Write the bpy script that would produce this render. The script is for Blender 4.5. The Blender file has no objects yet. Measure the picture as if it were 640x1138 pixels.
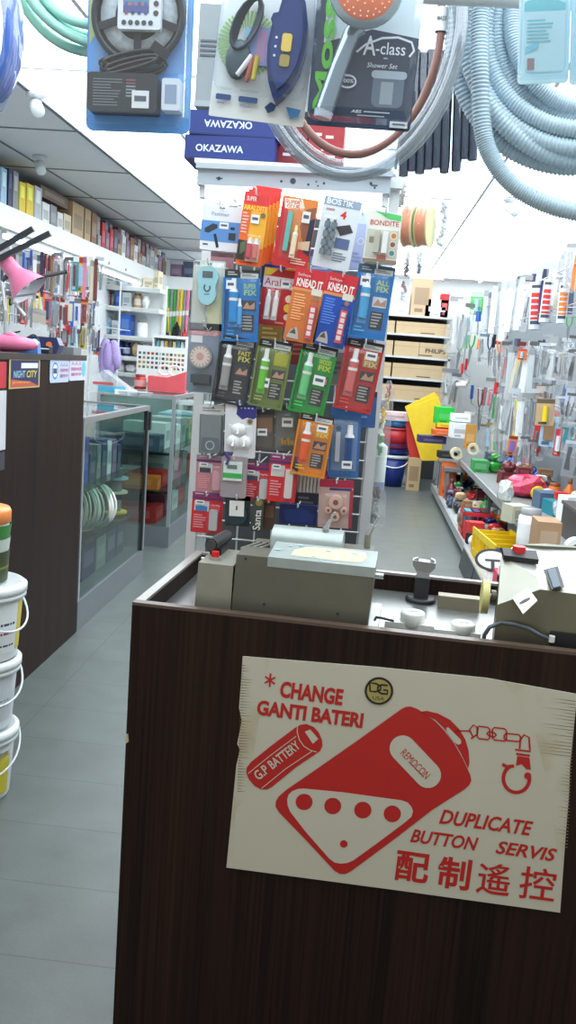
import bpy, bmesh, math, random
from mathutils import Vector, Matrix
rnd = random.Random(11)
COL = bpy.context.scene.collection
SC = bpy.context.scene
# ------------------------------------------------------------------ camera
F = 1000.0
yv = Vector(((408-320)/F, -(405-569)/F, -1)).normalized()
ux, uy = 0.075, 1.0
uw = -(yv.x*ux + yv.y*uy)/yv.z
zv = Vector((ux, uy, uw)).normalized()
xv = yv.cross(zv).normalized()
WC = Matrix((xv, yv, zv)).transposed()      # world -> camera
CW = WC.transposed()
CAM = Vector((0, 0, 1.5))
cd = bpy.data.cameras.new('camera'); cam = bpy.data.objects.new('camera', cd); COL.objects.link(cam)
cam.matrix_world = Matrix.Translation(CAM) @ CW.to_4x4()
cd.sensor_fit = 'VERTICAL'; cd.lens = 35; cd.sensor_height = 35*1138/F; cd.clip_start = .02
SC.camera = cam
# ------------------------------------------------------------------ light and exposure
SC.view_settings.view_transform = 'Standard'; SC.view_settings.look = 'None'
SC.view_settings.gamma = 1; SC.view_settings.use_curve_mapping = False
SC.view_settings.exposure = 0.0
SC.render.engine = 'CYCLES'
SC.cycles.max_bounces = 7; SC.cycles.diffuse_bounces = 3; SC.cycles.transparent_max_bounces = 12
SC.cycles.caustics_reflective = False; SC.cycles.caustics_refractive = False
w = bpy.data.worlds.new('daylight'); SC.world = w; w.use_nodes = True
w.node_tree.nodes['Background'].inputs[0].default_value = (1, .965, .88, 1)   # daylight through the open shop front
w.node_tree.nodes['Background'].inputs[1].default_value = 0.60
PANEL = 5.0     # strength of the luminous ceiling panels
def area(name, loc, rot, sx, sy, power, col):
    l = bpy.data.lights.new(name, 'AREA'); l.shape = 'RECTANGLE'; l.size = sx; l.size_y = sy; l.energy = power; l.color = col
    o = bpy.data.objects.new(name, l); COL.objects.link(o); o.location = loc; o.rotation_euler = rot; return o

# ------------------------------------------------------------------ pixels to points
def ray(px, py): return (CW @ Vector(((px-320)/F, -(py-569)/F, -1)))
def at_y(px, py, Y): d = ray(px, py); return CAM + d*(Y/d.y)
def at_z(px, py, Z): d = ray(px, py); return CAM + d*((Z-CAM.z)/d.z)
def at_x(px, py, X): d = ray(px, py); return CAM + d*(X/d.x)
def scale_at(p): return -(WC @ (p-CAM)).z/F
def proj(p):
    c = WC @ (p-CAM); return (320+F*c.x/-c.z, 569-F*c.y/-c.z)
def lean_at(p):
    a = proj(p); b = proj(p+Vector((0, 0, .05))); return math.atan2(b[0]-a[0], a[1]-b[1])

# ------------------------------------------------------------------ materials
def lin(c):
    return tuple(((v/255)/12.92 if v/255 <= .04045 else ((v/255+.055)/1.055)**2.4) for v in c)
MC = {}
def mat(col, rough=.5, metal=0, var=.10, scale=14, emit=0, alpha=None, key='', bump=0):
    k = (tuple(col), rough, metal, var, scale, emit, alpha, key)
    if k in MC: return MC[k]
    m = bpy.data.materials.new('mat_%d' % len(MC)); m.use_nodes = True; nt = m.node_tree
    b = nt.nodes['Principled BSDF']; c = lin(col)
    b.inputs['Base Color'].default_value = (*c, 1); b.inputs['Roughness'].default_value = rough; b.inputs['Metallic'].default_value = metal
    if var:
        tc = nt.nodes.new('ShaderNodeTexCoord'); n = nt.nodes.new('ShaderNodeTexNoise'); n.inputs['Scale'].default_value = scale; n.inputs['Detail'].default_value = 2
        r = nt.nodes.new('ShaderNodeMixRGB'); r.inputs[1].default_value = (*[x*(1-var) for x in c], 1); r.inputs[2].default_value = (*[min(1, x*(1+var)) for x in c], 1)
        nt.links.new(tc.outputs['Object'], n.inputs['Vector']); nt.links.new(n.outputs['Fac'], r.inputs[0]); nt.links.new(r.outputs[0], b.inputs['Base Color'])
        if bump:
            bp = nt.nodes.new('ShaderNodeBump'); bp.inputs['Strength'].default_value = bump; nt.links.new(n.outputs['Fac'], bp.inputs['Height']); nt.links.new(bp.outputs[0], b.inputs['Normal'])
    if emit:
        b.inputs['Emission Color'].default_value = (*c, 1); b.inputs['Emission Strength'].default_value = emit
    if alpha is not None: b.inputs['Alpha'].default_value = alpha
    MC[k] = m; return m
def clear(tint=(255, 255, 255), gloss=.03, haze=.02, key='c', rough=.06):
    k = ('clear', tint, gloss, haze, rough)
    if k in MC: return MC[k]
    m = bpy.data.materials.new('clear_%d' % len(MC)); m.use_nodes = True; nt = m.node_tree; nt.nodes.clear()
    out = nt.nodes.new('ShaderNodeOutputMaterial'); t = nt.nodes.new('ShaderNodeBsdfTransparent'); t.inputs[0].default_value = (*lin(tint), 1)
    g = nt.nodes.new('ShaderNodeBsdfGlossy'); g.inputs['Roughness'].default_value = rough
    d = nt.nodes.new('ShaderNodeBsdfDiffuse'); d.inputs[0].default_value = (.85, .9, .95, 1)
    n = nt.nodes.new('ShaderNodeTexNoise'); n.inputs['Scale'].default_value = 9; bp = nt.nodes.new('ShaderNodeBump'); bp.inputs['Strength'].default_value = .12
    nt.links.new(n.outputs['Fac'], bp.inputs['Height']); nt.links.new(bp.outputs[0], g.inputs['Normal'])
    fr = nt.nodes.new('ShaderNodeFresnel'); fr.inputs[0].default_value = 1.25
    ma = nt.nodes.new('ShaderNodeMath'); ma.operation = 'ADD'; ma.inputs[1].default_value = gloss; nt.links.new(fr.outputs[0], ma.inputs[0])
    ge_ = nt.nodes.new('ShaderNodeNewGeometry'); iv = nt.nodes.new('ShaderNodeMath'); iv.operation = 'SUBTRACT'; iv.inputs[0].default_value = 1; nt.links.new(ge_.outputs['Backfacing'], iv.inputs[1]); mu = nt.nodes.new('ShaderNodeMath'); mu.operation = 'MULTIPLY'; nt.links.new(ma.outputs[0], mu.inputs[0]); nt.links.new(iv.outputs[0], mu.inputs[1]); ma = mu
    a = nt.nodes.new('ShaderNodeMixShader'); nt.links.new(ma.outputs[0], a.inputs[0]); nt.links.new(t.outputs[0], a.inputs[1]); nt.links.new(g.outputs[0], a.inputs[2])
    b = nt.nodes.new('ShaderNodeMixShader'); b.inputs[0].default_value = haze; nt.links.new(a.outputs[0], b.inputs[1]); nt.links.new(d.outputs[0], b.inputs[2])
    nt.links.new(b.outputs[0], out.inputs[0]); MC[k] = m; return m
def flat(c, r=.45): return mat(c, r, 0, 0)
def wood_mat():
    m = bpy.data.materials.new('dark_wood'); m.use_nodes = True; nt = m.node_tree; b = nt.nodes['Principled BSDF']
    tc = nt.nodes.new('ShaderNodeTexCoord'); mp = nt.nodes.new('ShaderNodeMapping'); mp.inputs['Scale'].default_value = (160, 160, 1.6)
    n = nt.nodes.new('ShaderNodeTexNoise'); n.inputs['Scale'].default_value = 1; n.inputs['Detail'].default_value = 4
    mp2 = nt.nodes.new('ShaderNodeMapping'); mp2.inputs['Scale'].default_value = (14, 14, .6)
    n2 = nt.nodes.new('ShaderNodeTexNoise'); n2.inputs['Scale'].default_value = 1
    ad = nt.nodes.new('ShaderNodeMixRGB'); ad.inputs[0].default_value = .4
    cr = nt.nodes.new('ShaderNodeValToRGB'); cr.color_ramp.elements[0].position = .35; cr.color_ramp.elements[0].color = (*lin((22, 15, 12)), 1)
    cr.color_ramp.elements[1].position = .68; cr.color_ramp.elements[1].color = (*lin((50, 33, 27)), 1)
    L = nt.links.new
    L(tc.outputs['Object'], mp.inputs[0]); L(mp.outputs[0], n.inputs['Vector']); L(tc.outputs['Object'], mp2.inputs[0]); L(mp2.outputs[0], n2.inputs['Vector'])
    L(n.outputs['Fac'], ad.inputs[1]); L(n2.outputs['Fac'], ad.inputs[2]); L(ad.outputs[0], cr.inputs[0]); L(cr.outputs[0], b.inputs['Base Color'])
    b.inputs['Roughness'].default_value = .5; b.inputs['Specular IOR Level'].default_value = .14
    return m
def floor_mat():
    m = bpy.data.materials.new('vinyl_tiles'); m.use_nodes = True; nt = m.node_tree; b = nt.nodes['Principled BSDF']; L = nt.links.new
    tc = nt.nodes.new('ShaderNodeTexCoord'); mp = nt.nodes.new('ShaderNodeMapping'); mp.inputs['Location'].default_value = (.605+6.1, -2.56+6.1, 0)
    br = nt.nodes.new('ShaderNodeTexBrick'); br.offset = 0; br.inputs['Scale'].default_value = 1; br.inputs['Brick Width'].default_value = 1.83; br.inputs['Row Height'].default_value = .305
    br.inputs['Mortar Size'].default_value = .0022; br.inputs['Mortar Smooth'].default_value = .3
    br.inputs['Color1'].default_value = (*lin((106, 114, 111)), 1); br.inputs['Color2'].default_value = (*lin((110, 118, 115)), 1); br.inputs['Mortar'].default_value = (*lin((84, 89, 88)), 1)
    n = nt.nodes.new('ShaderNodeTexNoise'); n.inputs['Scale'].default_value = 6; n.inputs['Detail'].default_value = 5
    mx = nt.nodes.new('ShaderNodeMixRGB'); mx.blend_type = 'MULTIPLY'; mx.inputs[0].default_value = .5
    n3 = nt.nodes.new('ShaderNodeTexNoise'); n3.inputs['Scale'].default_value = 120; n3.inputs['Detail'].default_value = 3
    mx2 = nt.nodes.new('ShaderNodeMixRGB'); mx2.blend_type = 'MULTIPLY'; mx2.inputs[0].default_value = .25
    L(tc.outputs['Object'], mp.inputs[0]); L(mp.outputs[0], br.inputs['Vector']); L(tc.outputs['Object'], n.inputs['Vector']); L(tc.outputs['Object'], n3.inputs['Vector'])
    L(br.outputs['Color'], mx.inputs[1]); L(n.outputs['Fac'], mx.inputs[2]); L(mx.outputs[0], mx2.inputs[1]); L(n3.outputs['Fac'], mx2.inputs[2]); L(mx2.outputs[0], b.inputs['Base Color'])
    b.inputs['Roughness'].default_value = .38
    return m
WHITE = (238, 240, 240); BLACK = (22, 22, 24)
CHROME = lambda: mat((190, 195, 198), .25, .9, .05)

# ------------------------------------------------------------------ mesh builder
TXT = {}
def text_geo(s, bold=0., shear=0.):
    k = (s, bold, shear)
    if k in TXT: return TXT[k]
    c = bpy.data.curves.new('t', 'FONT'); c.body = s; c.size = 1; c.offset = bold; c.shear = shear; c.resolution_u = 3; c.fill_mode = 'BOTH'
    o = bpy.data.objects.new('t', c); me = bpy.data.meshes.new_from_object(o)
    vs = [(v.co.x, v.co.y) for v in me.vertices]; fs = [tuple(p.vertices) for p in me.polygons]
    fs2 = []
    for f in fs:
        a, b, cc = vs[f[0]], vs[f[1]], vs[f[2]]
        fs2.append(f if (b[0]-a[0])*(cc[1]-a[1])-(b[1]-a[1])*(cc[0]-a[0]) > 0 else f[::-1])
    bpy.data.objects.remove(o); bpy.data.meshes.remove(me); bpy.data.curves.remove(c)
    if not vs: vs = [(0, 0)]; fs2 = []
    x0 = min(v[0] for v in vs); x1 = max(v[0] for v in vs); y0 = min(v[1] for v in vs); y1 = max(v[1] for v in vs)
    TXT[k] = (vs, fs2, x0, x1, y0, y1); return TXT[k]

class MB:
    def __init__(s, xf=None): s.v = []; s.f = []; s.mi = []; s.sm = []; s.mats = []; s.xf = xf or Matrix.Identity(4)
    def m(s, mt):
        if isinstance(mt, tuple): mt = flat(mt)
        if mt not in s.mats: s.mats.append(mt)
        return s.mats.index(mt)
    def add(s, vs, fs, mt, smooth=False, xf=None):
        X = s.xf @ xf if xf is not None else s.xf; n = len(s.v); i = s.m(mt)
        s.v += [tuple(X @ Vector(v)) for v in vs]
        for f in fs: s.f.append(tuple(n+q for q in f)); s.mi.append(i); s.sm.append(smooth)
        return s
    def box(s, c, d, mt, rot=None, bev=0, taper=1):
        cx, cy, cz = c; x, y, z = d[0]/2, d[1]/2, d[2]/2
        if bev:
            return s.prism(rrect(-x, -z, x, z, min(bev, x*.98, z*.98)), -y, y, mt, Matrix.Translation(c) @ (rot or Matrix.Identity(4)))
        t = taper
        vs = [(-x*t, -y*t, -z), (x*t, -y*t, -z), (x*t, y*t, -z), (-x*t, y*t, -z), (-x, -y, z), (x, -y, z), (x, y, z), (-x, y, z)]
        fs = [(3, 2, 1, 0), (4, 5, 6, 7), (0, 1, 5, 4), (1, 2, 6, 5), (2, 3, 7, 6), (3, 0, 4, 7)]
        return s.add(vs, fs, mt, False, Matrix.Translation(c) @ (rot or Matrix.Identity(4)))
    def b2(s, x0, y0, z0, x1, y1, z1, mt): return s.box(((x0+x1)/2, (y0+y1)/2, (z0+z1)/2), (abs(x1-x0), abs(y1-y0), abs(z1-z0)), mt)
    def prism(s, pts, y0, y1, mt, xf=None):      # polygon in x,z (ccw seen from -y), extruded from y0 (front) to y1
        n = len(pts); vs = [(p[0], y0, p[1]) for p in pts]+[(p[0], y1, p[1]) for p in pts]
        fs = [tuple(range(n)), tuple(range(2*n-1, n-1, -1))]+[(i, i+n, (i+1) % n+n, (i+1) % n) for i in range(n)]
        return s.add(vs, fs, mt, False, xf)
    def poly(s, pts, y, mt): return s.add([(p[0], y, p[1]) for p in pts], [tuple(range(len(pts)))], mt)
    def rect(s, x0, z0, x1, z1, y, mt):
        x0, x1 = min(x0, x1), max(x0, x1); z0, z1 = min(z0, z1), max(z0, z1)
        return s.poly([(x0, z0), (x1, z0), (x1, z1), (x0, z1)], y, mt)
    def text(s, st, x0, z0, x1, z1, y, mt, bold=.01, shear=0, flip=False):
        vs, fs, a, b, c, d = text_geo(st, bold, shear)
        if not fs: return s
        sx = (x1-x0)/(b-a); sz = (z1-z0)/(d-c)
        P = []
        for v in vs:
            x = x0+(v[0]-a)*sx; z = z0+(v[1]-c)*sz
            if flip: x = x0+x1-x; z = z0+z1-z
            P.append((x, y, z))
        return s.add(P, fs, mt)
    def cyl(s, p0, p1, r0, mt, r1=None, n=12, caps=True, smooth=True):
        r1 = r0 if r1 is None else r1; p0 = Vector(p0); p1 = Vector(p1); d = (p1-p0)
        if d.length < 1e-9: return s
        q = d.to_track_quat('Z', 'Y').to_matrix(); vs = []
        for p, r in ((p0, r0), (p1, r1)):
            for i in range(n):
                a = 2*math.pi*i/n; vs.append(tuple(p+q @ Vector((r*math.cos(a), r*math.sin(a), 0))))
        s.add(vs, [(i, (i+1) % n, (i+1) % n+n, i+n) for i in range(n)], mt, smooth)
        if caps: s.add(vs, [tuple(range(n-1, -1, -1)), tuple(range(n, 2*n))], mt)
        return s
    def lathe(s, prof, mt, n=20, xf=None, smooth=True):   # prof [(r,z)...]
        vs = []
        for r, z in prof:
            for i in range(n):
                a = 2*math.pi*i/n; vs.append((r*math.cos(a), r*math.sin(a), z))
        fs = []
        for k in range(len(prof)-1):
            for i in range(n): fs.append((k*n+i, k*n+(i+1) % n, (k+1)*n+(i+1) % n, (k+1)*n+i))
        return s.add(vs, fs, mt, smooth, xf)
    def tube(s, pts, r, mt, n=8, closed=False, rib=0, smooth=True):
        pts = [Vector(p) for p in pts]; N = len(pts); vs = []; up = None
        for k in range(N):
            a = pts[(k-1) % N] if (closed or k) else pts[0]; b = pts[(k+1) % N] if (closed or k < N-1) else pts[-1]
            t = (b-a).normalized()
            if up is None: up = Vector((0, 0, 1)) if abs(t.z) < .9 else Vector((0, 1, 0))
            x = up.cross(t)
            x = x.normalized() if x.length > 1e-6 else Vector((1, 0, 0)); y = t.cross(x); up = y
            rr = r[k] if isinstance(r, (list, tuple)) else (r*(1 if k % 4 < 2 else 1-rib) if rib else r)
            for i in range(n):
                q = 2*math.pi*i/n; vs.append(tuple(pts[k]+x*(rr*math.cos(q))+y*(rr*math.sin(q))))
        fs = []
        for k in range(N if closed else N-1):
            for i in range(n): fs.append((k*n+i, k*n+(i+1) % n, ((k+1) % N)*n+(i+1) % n, ((k+1) % N)*n+i))
        s.add(vs, fs, mt, smooth)
        if not closed: s.add(vs, [tuple(range(n-1, -1, -1)), tuple(range((N-1)*n, N*n))], mt)
        return s
    def stroke(s, pts, w, y, mt, closed=False):
        P = [Vector((p[0], p[1])) for p in pts]; N = len(P); L = []; R = []
        for k in range(N):
            a = P[(k-1) % N] if (closed or k) else P[0]; b = P[(k+1) % N] if (closed or k < N-1) else P[-1]
            t = (b-a).normalized(); nn = Vector((-t.y, t.x))*w/2; L.append(P[k]+nn); R.append(P[k]-nn)
        vs = [(p.x, y, p.y) for p in L]+[(p.x, y, p.y) for p in R]
        return s.add(vs, [(i+N, (i+1) % N+N, (i+1) % N, i) for i in range(N if closed else N-1)], mt)
    def ball(s, c, r, mt, n=14, sc=(1, 1, 1)):
        prof = [(r*math.sin(math.pi*i/8), -r*math.cos(math.pi*i/8)) for i in range(9)]
        return s.lathe(prof, mt, n, Matrix.Translation(c) @ Matrix.Diagonal((*sc, 1)))
    def build(s, name, parent=None, loc=None):
        me = bpy.data.meshes.new(name); me.from_pydata(s.v, [], s.f)
        for mt in s.mats: me.materials.append(mt)
        me.polygons.foreach_set('material_index', s.mi); me.polygons.foreach_set('use_smooth', s.sm); me.update()
        o = bpy.data.objects.new(name, me); COL.objects.link(o)
        if parent: o.parent = parent
        if loc is not None: o.location = loc
        return o
def rrect(x0, z0, x1, z1, r, n=3):
    out = []
    for cx, cz, a0 in ((x1-r, z0+r, -90), (x1-r, z1-r, 0), (x0+r, z1-r, 90), (x0+r, z0+r, 180)):
        for i in range(n+1):
            a = math.radians(a0+90*i/n); out.append((cx+r*math.cos(a), cz+r*math.sin(a)))
    return out
def circ(cx, cz, r, n=20, rz=None): return [(cx+r*math.cos(2*math.pi*i/n), cz+(rz or r)*math.sin(2*math.pi*i/n)) for i in range(n)]
def Rz(a): return Matrix.Rotation(a, 4, 'Z')
def Ry(a): return Matrix.Rotation(a, 4, 'Y')
def Rx(a): return Matrix.Rotation(a, 4, 'X')

LABELS = {}
def tag(o, label, cat, group=None, kind=None):
    if label: o['label'] = label; LABELS.setdefault(label, []).append(o.name)
    if cat: o['category'] = cat
    if group: o['group'] = group
    if kind: o['kind'] = kind
    return o
def thing(name, label, cat, loc=(0, 0, 0), rot=(0, 0, 0), group=None):
    o = bpy.data.objects.new(name, None); COL.objects.link(o); o.location = loc; o.rotation_euler = rot; o.empty_display_size = .05
    return tag(o, label, cat, group)
def struct(name, mb, label=None):
    o = mb.build(name); o['kind'] = 'structure'
    if label: o['label'] = label
    return o
ORD = ['first', 'second', 'third', 'fourth', 'fifth', 'sixth', 'seventh', 'eighth', 'ninth', 'tenth', 'eleventh', 'twelfth', 'thirteenth', 'fourteenth', 'fifteenth', 'sixteenth', 'seventeenth', 'eighteenth', 'nineteenth', 'twentieth'] + ['twenty-'+x for x in ('first', 'second', 'third', 'fourth', 'fifth', 'sixth', 'seventh', 'eighth', 'ninth')] + ['thirtieth'] + ['thirty-'+x for x in ('first', 'second', 'third', 'fourth', 'fifth', 'sixth', 'seventh', 'eighth', 'ninth')]
NAMES = [('white', (235, 238, 238)), ('black', (28, 28, 30)), ('grey', (140, 144, 146)), ('red', (200, 38, 40)), ('blue', (40, 88, 180)), ('green', (50, 160, 60)), ('yellow', (235, 205, 40)), ('orange', (235, 120, 40)), ('brown', (150, 110, 75)), ('tan', (190, 160, 120)), ('pink', (225, 130, 160)), ('purple', (130, 95, 170)), ('teal', (40, 140, 150)), ('dark blue', (28, 38, 90)), ('silver', (190, 196, 200)), ('pale blue', (165, 200, 225)), ('maroon', (110, 35, 45)), ('cream', (225, 215, 185)), ('mauve', (140, 112, 138)), ('slate', (78, 88, 112))]
CN = dict(NAMES)

def smooth(P, n=6):
    P = [Vector(p) for p in P]; P = [P[0]*2-P[1]]+P+[P[-1]*2-P[-2]]; out = []
    for i in range(1, len(P)-2):
        for j in range(n):
            t = j/n; a, b, c, d = P[i-1:i+3]; out.append(.5*((2*b)+(c-a)*t+(2*a-5*b+4*c-d)*t*t+(3*b-a-3*c+d)*t**3))
    out.append(P[-2]); return out
# ================================================================== THE ROOM
ZC = 2.72; XL = -2.85; XR = 1.76; YB = 12.7; XA = -1.40
fl = struct('floor', MB().b2(-3.2, -.6, -.06, 2.4, YB+.1, 0, floor_mat()))
wallm = mat((225, 228, 228), .7, 0, .05, 3)
struct('wall_left', MB().b2(XL-.1, 1.2, 0, XL, YB+.1, ZC, wallm))
struct('wall_right', MB().b2(XR, 2.2, 0, XR+.1, YB+.1, ZC, wallm))
struct('wall_back', MB().b2(XL-.1, YB, 0, XR+.1, YB+.1, ZC, wallm))
# suspended ceiling: grey tiles on the left, luminous panels over the aisles
cm = mat((236, 241, 244), .8, 0, .03, 4); tb = mat((120, 130, 140), .6)
mb = MB()
TX = [-3.05, -2.43, -1.80]; NY = [.72+1.18*i for i in range(11)]
mb.b2(-3.1, .6, ZC, -1.80, YB+.1, ZC+.04, cm)
mb.b2(-1.80, .6, ZC+.03, 2.2, YB+.1, ZC+.07, cm)
for x in (-2.43, -1.805): mb.b2(x-.007, .6, ZC-.006, x+.007, YB, ZC, tb)
for y in NY: mb.b2(-3.1, y-.007, ZC-.0055, -1.81, y+.007, ZC, tb)
struct('ceiling', mb)
def glow_mat(s):
    m = bpy.data.materials.new('panel_glow'); m.use_nodes = True; nt = m.node_tree; nt.nodes.clear()
    e = nt.nodes.new('ShaderNodeEmission'); e.inputs[0].default_value = (.86, .945, 1, 1); e.inputs[1].default_value = s
    o = nt.nodes.new('ShaderNodeOutputMaterial'); nt.links.new(e.outputs[0], o.inputs[0]); return m
PG = glow_mat(PANEL); TG = glow_mat(9.0)
frm = mat((236, 242, 248), .5)
PXC = [-1.79+.62*i for i in range(7)]
proto_l = None
for c in range(6):
    for r in range(10):  # nearest rows are out of view, added to light the hanging packs
        x0, x1, y0, y1 = PXC[c], PXC[c+1], NY[r], NY[r+1]
        lab = 'luminous white ceiling panel, %s across from the grey tiles, %s row back' % (ORD[c], ORD[r])
        if proto_l is None:
            t = thing('ceiling_light', lab, 'light', (x0, y0, ZC), group='luminous ceiling panels'); proto_l = t
            f = MB(); wv, hv = x1-x0, y1-y0
            for (a, b, cc, d) in ((0, 0, wv, .009), (0, hv-.009, wv, hv), (0, .009, .009, hv-.009), (wv-.009, .009, wv, hv-.009)): f.b2(a, b, -.006, cc, d, .028, frm)
            f.build('panel_frame', t)
            MB().b2(.009, .009, .002, wv-.009, hv-.009, .012, PG).build('diffuser', t)
        else:
            t = proto_l.copy(); COL.objects.link(t); t.location = (x0, y0, ZC); t['label'] = lab
            for ch in list(proto_l.children): q = ch.copy(); COL.objects.link(q); q.parent = t

# ================================================================== COUNTER WITH THE SIGN
P0 = at_z(147, 669, 1.0); P1 = at_z(640, 725, 1.0); ang = math.atan2(P1.y-P0.y, P1.x-P0.x)
CT = Matrix.Translation((P0.x, P0.y, 0)) @ Rz(ang); CTI = CT.inverted()
ct = thing('counter', 'dark wood laminate counter in front with a big white and red sign', 'counter', (P0.x, P0.y, 0), (0, 0, ang))
WM = wood_mat(); LIP = mat((150, 146, 140), .35, .3, .12, 30)
CL, CDp = 1.75, .52
MB().b2(0, 0, 0, CL, .022, .994, WM).build('front_panel', ct)
MB().b2(0, .022, 0, .02, CDp, .994, WM).build('side_panel', ct)
MB().b2(.02, CDp-.02, 0, CL, CDp, .994, WM).build('rear_panel', ct)
m_ = MB(); m_.b2(0, 0, .994, CL, .022, 1.0, mat((88, 72, 62), .35, .2)); m_.b2(0, .022, .994, .02, CDp, 1.0, LIP); m_.b2(.02, CDp-.02, .994, CL, CDp, 1.0, LIP); m_.build('edge_trim', ct)
MB().b2(.02, .022, .93, CL, CDp-.02, .955, mat((150, 152, 150), .3, .75, .12, 20)).build('worktop', ct)
MB().prism([(0, .70), (.006, .705), (.004, .722), (0, .72)], -.001, 0, (200, 170, 130)).build('chipped_edge', ct)
def plane_pt(px, py, off=0.0):            # pixel -> counter-local x,z on the front plane
    d = CTI.to_3x3() @ ray(px, py); o = CTI @ CAM; t = (-off-o.y)/d.y; p = o+d*t; return (p.x, p.z)
sg = thing('paper_sign', 'white sign with red remote control drawing taped on the counter front', 'sign', CT @ Vector((0, 0, 0)), (0, 0, ang))
PAPER = mat((192, 189, 172), .45, 0, .05, 8); STAIN = mat((200, 186, 150), .5, 0, .25, 30)
RED = mat((178, 28, 24), .45, 0, .06, 20); SW = mat((193, 190, 174), .45, 0, .02)
PP = lambda L: [plane_pt(*q) for q in L]
base = [(270, 729), (268, 760), (266, 786), (269, 800), (264, 826), (267, 832), (263, 850), (252, 963), (440, 988), (622, 1013), (628, 930), (632, 880), (633, 850), (638, 800), (641, 771), (540, 753), (420, 741)]
mb = MB(); pts = PP(base)[::-1]
ar = sum(pts[i][0]*pts[(i+1) % len(pts)][1]-pts[(i+1) % len(pts)][0]*pts[i][1] for i in range(len(pts)))
if ar < 0: pts = pts[::-1]
mb.prism(pts, -.004, -.0005, PAPER); so = mb.build('sheet', sg)
# worn tape edges
tp = MB(); tape = clear((235, 225, 195), .05, .05)
def face(mb, L, y, mt):
    P = PP(L); a = sum(P[i][0]*P[(i+1) % len(P)][1]-P[(i+1) % len(P)][0]*P[i][1] for i in range(len(P)))
    if a < 0: P = P[::-1]
    mb.poly(P, y, mt)
st = MB(); r2 = random.Random(3)
for i in range(46):     # stained slits in the old tape, left and right edge
    y = 738+i*3.1; L = r2.uniform(4, 15)
    face(st, [(269-i*.11, y), (269-i*.11+L, y+1.1), (269-i*.11, y+1.0)], -.0046, mat((120, 105, 75), .5))
    y = 778+i*3.6; L = r2.uniform(8, 46) if i < 18 else r2.uniform(5, 16); xr = 639-(i*3.6)*.055
    face(st, [(xr, y), (xr-L, y-.5-L*.1), (xr, y+.9)], -.0046, mat((135, 122, 95), .5))
st.build('worn_tape_edge', sg)
ge = MB()
def gradstain():
    m = bpy.data.materials.new('yellowed_paper'); m.use_nodes = True; nt = m.node_tree; b = nt.nodes['Principled BSDF']; L = nt.links.new
    n = nt.nodes.new('ShaderNodeTexNoise'); n.inputs['Scale'].default_value = 9; n.inputs['Detail'].default_value = 4; tc = nt.nodes.new('ShaderNodeTexCoord'); L(tc.outputs['Object'], n.inputs['Vector'])
    cr = nt.nodes.new('ShaderNodeValToRGB'); cr.color_ramp.elements[0].position = .5; cr.color_ramp.elements[1].position = .74
    cr.color_ramp.elements[0].color = (*lin((192, 189, 172)), 1); cr.color_ramp.elements[1].color = (*lin((172, 160, 124)), 1)
    L(n.outputs['Fac'], cr.inputs[0]); L(cr.outputs[0], b.inputs['Base Color']); b.inputs['Roughness'].default_value = .4; return m
GS = gradstain()
face(ge, [(270.5, 730), (300, 733), (288, 800), (276, 880), (262, 900), (257, 962), (253, 961), (264, 850), (267, 832), (265, 826), (269, 800), (267, 786)], -.0042, GS)
ge.build('yellowed_margin', sg); ge = MB()
face(ge, [(640, 772), (600, 764), (560, 757), (590, 800), (606, 860), (618, 940), (622, 1000), (627, 930), (632, 880), (633, 850), (638, 800)], -.0042, GS)
ge.build('yellowed_margin', sg)
def rnd_poly(L, rr=0): return L
# --- remote drawing
y1, y2, y3 = -.0048, -.0052, -.0056
dr = MB()
face(dr, [(466, 790), (474, 789), (487, 792), (500, 799), (510, 809), (517, 821), (520.5, 833), (521.5, 846), (520, 853), (512, 836), (500, 815), (484, 799)], y1, RED)
face(dr, [(307, 889), (310, 884), (318, 877), (350, 855), (400, 820), (446, 787), (451, 784.5), (456, 784), (463, 786.5), (474, 793.5), (484, 801), (494, 811.5), (505, 826), (514, 842), (522.5, 860), (523.5, 866), (521.5, 871), (516, 876), (480, 899), (440, 930), (390, 967), (384, 970), (378, 969.8), (372, 966.5), (340, 932), (310, 901), (306.5, 895)], y1, RED)
dr.build('remote_drawing', sg)
pn = MB()
face(pn, [(319.5, 887), (321, 882), (325, 878), (331, 875.5), (338, 875), (380, 879), (446, 888), (453, 890.5), (457, 895), (459, 900), (457, 906.5), (450, 912.5), (420, 935), (393, 954.5), (386, 957.5), (379, 958.3), (372, 957), (366, 952.5), (340, 923), (323, 901), (320, 894)], y2, SW)
c0 = Vector((447.5, 830.5)); c1 = Vector((475.5, 860)); dd = (c1-c0).normalized(); nn = Vector((-dd.y, dd.x)); R_ = 14.5
cap = []
for i in range(11): a = math.pi*i/10; v = c1+nn*R_*math.cos(a)+dd*R_*math.sin(a); cap.append((v.x, v.y))
for i in range(11): a = math.pi*i/10; v = c0-nn*R_*math.cos(a)-dd*R_*math.sin(a); cap.append((v.x, v.y))
face(pn, cap, y2, SW)
face(pn, [(495.5, 808), (498, 807), (512, 821), (512.5, 825), (509, 826.5), (504, 823), (497, 813)], y2, SW)
pn.build('drawing_white_panels', sg)
for cx, cy, r in ((338.3, 889.8, 9.4), (370, 894.3, 9.4), (403.3, 898.8, 9.6), (436, 903, 9.6), (382.3, 936.3, 4.3)): dt = MB(); face(dt, [(cx+r*math.cos(i*.314), cy+r*.97*math.sin(i*.314)) for i in range(20)], y3, RED); dt.build('drawing_button', sg)
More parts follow.
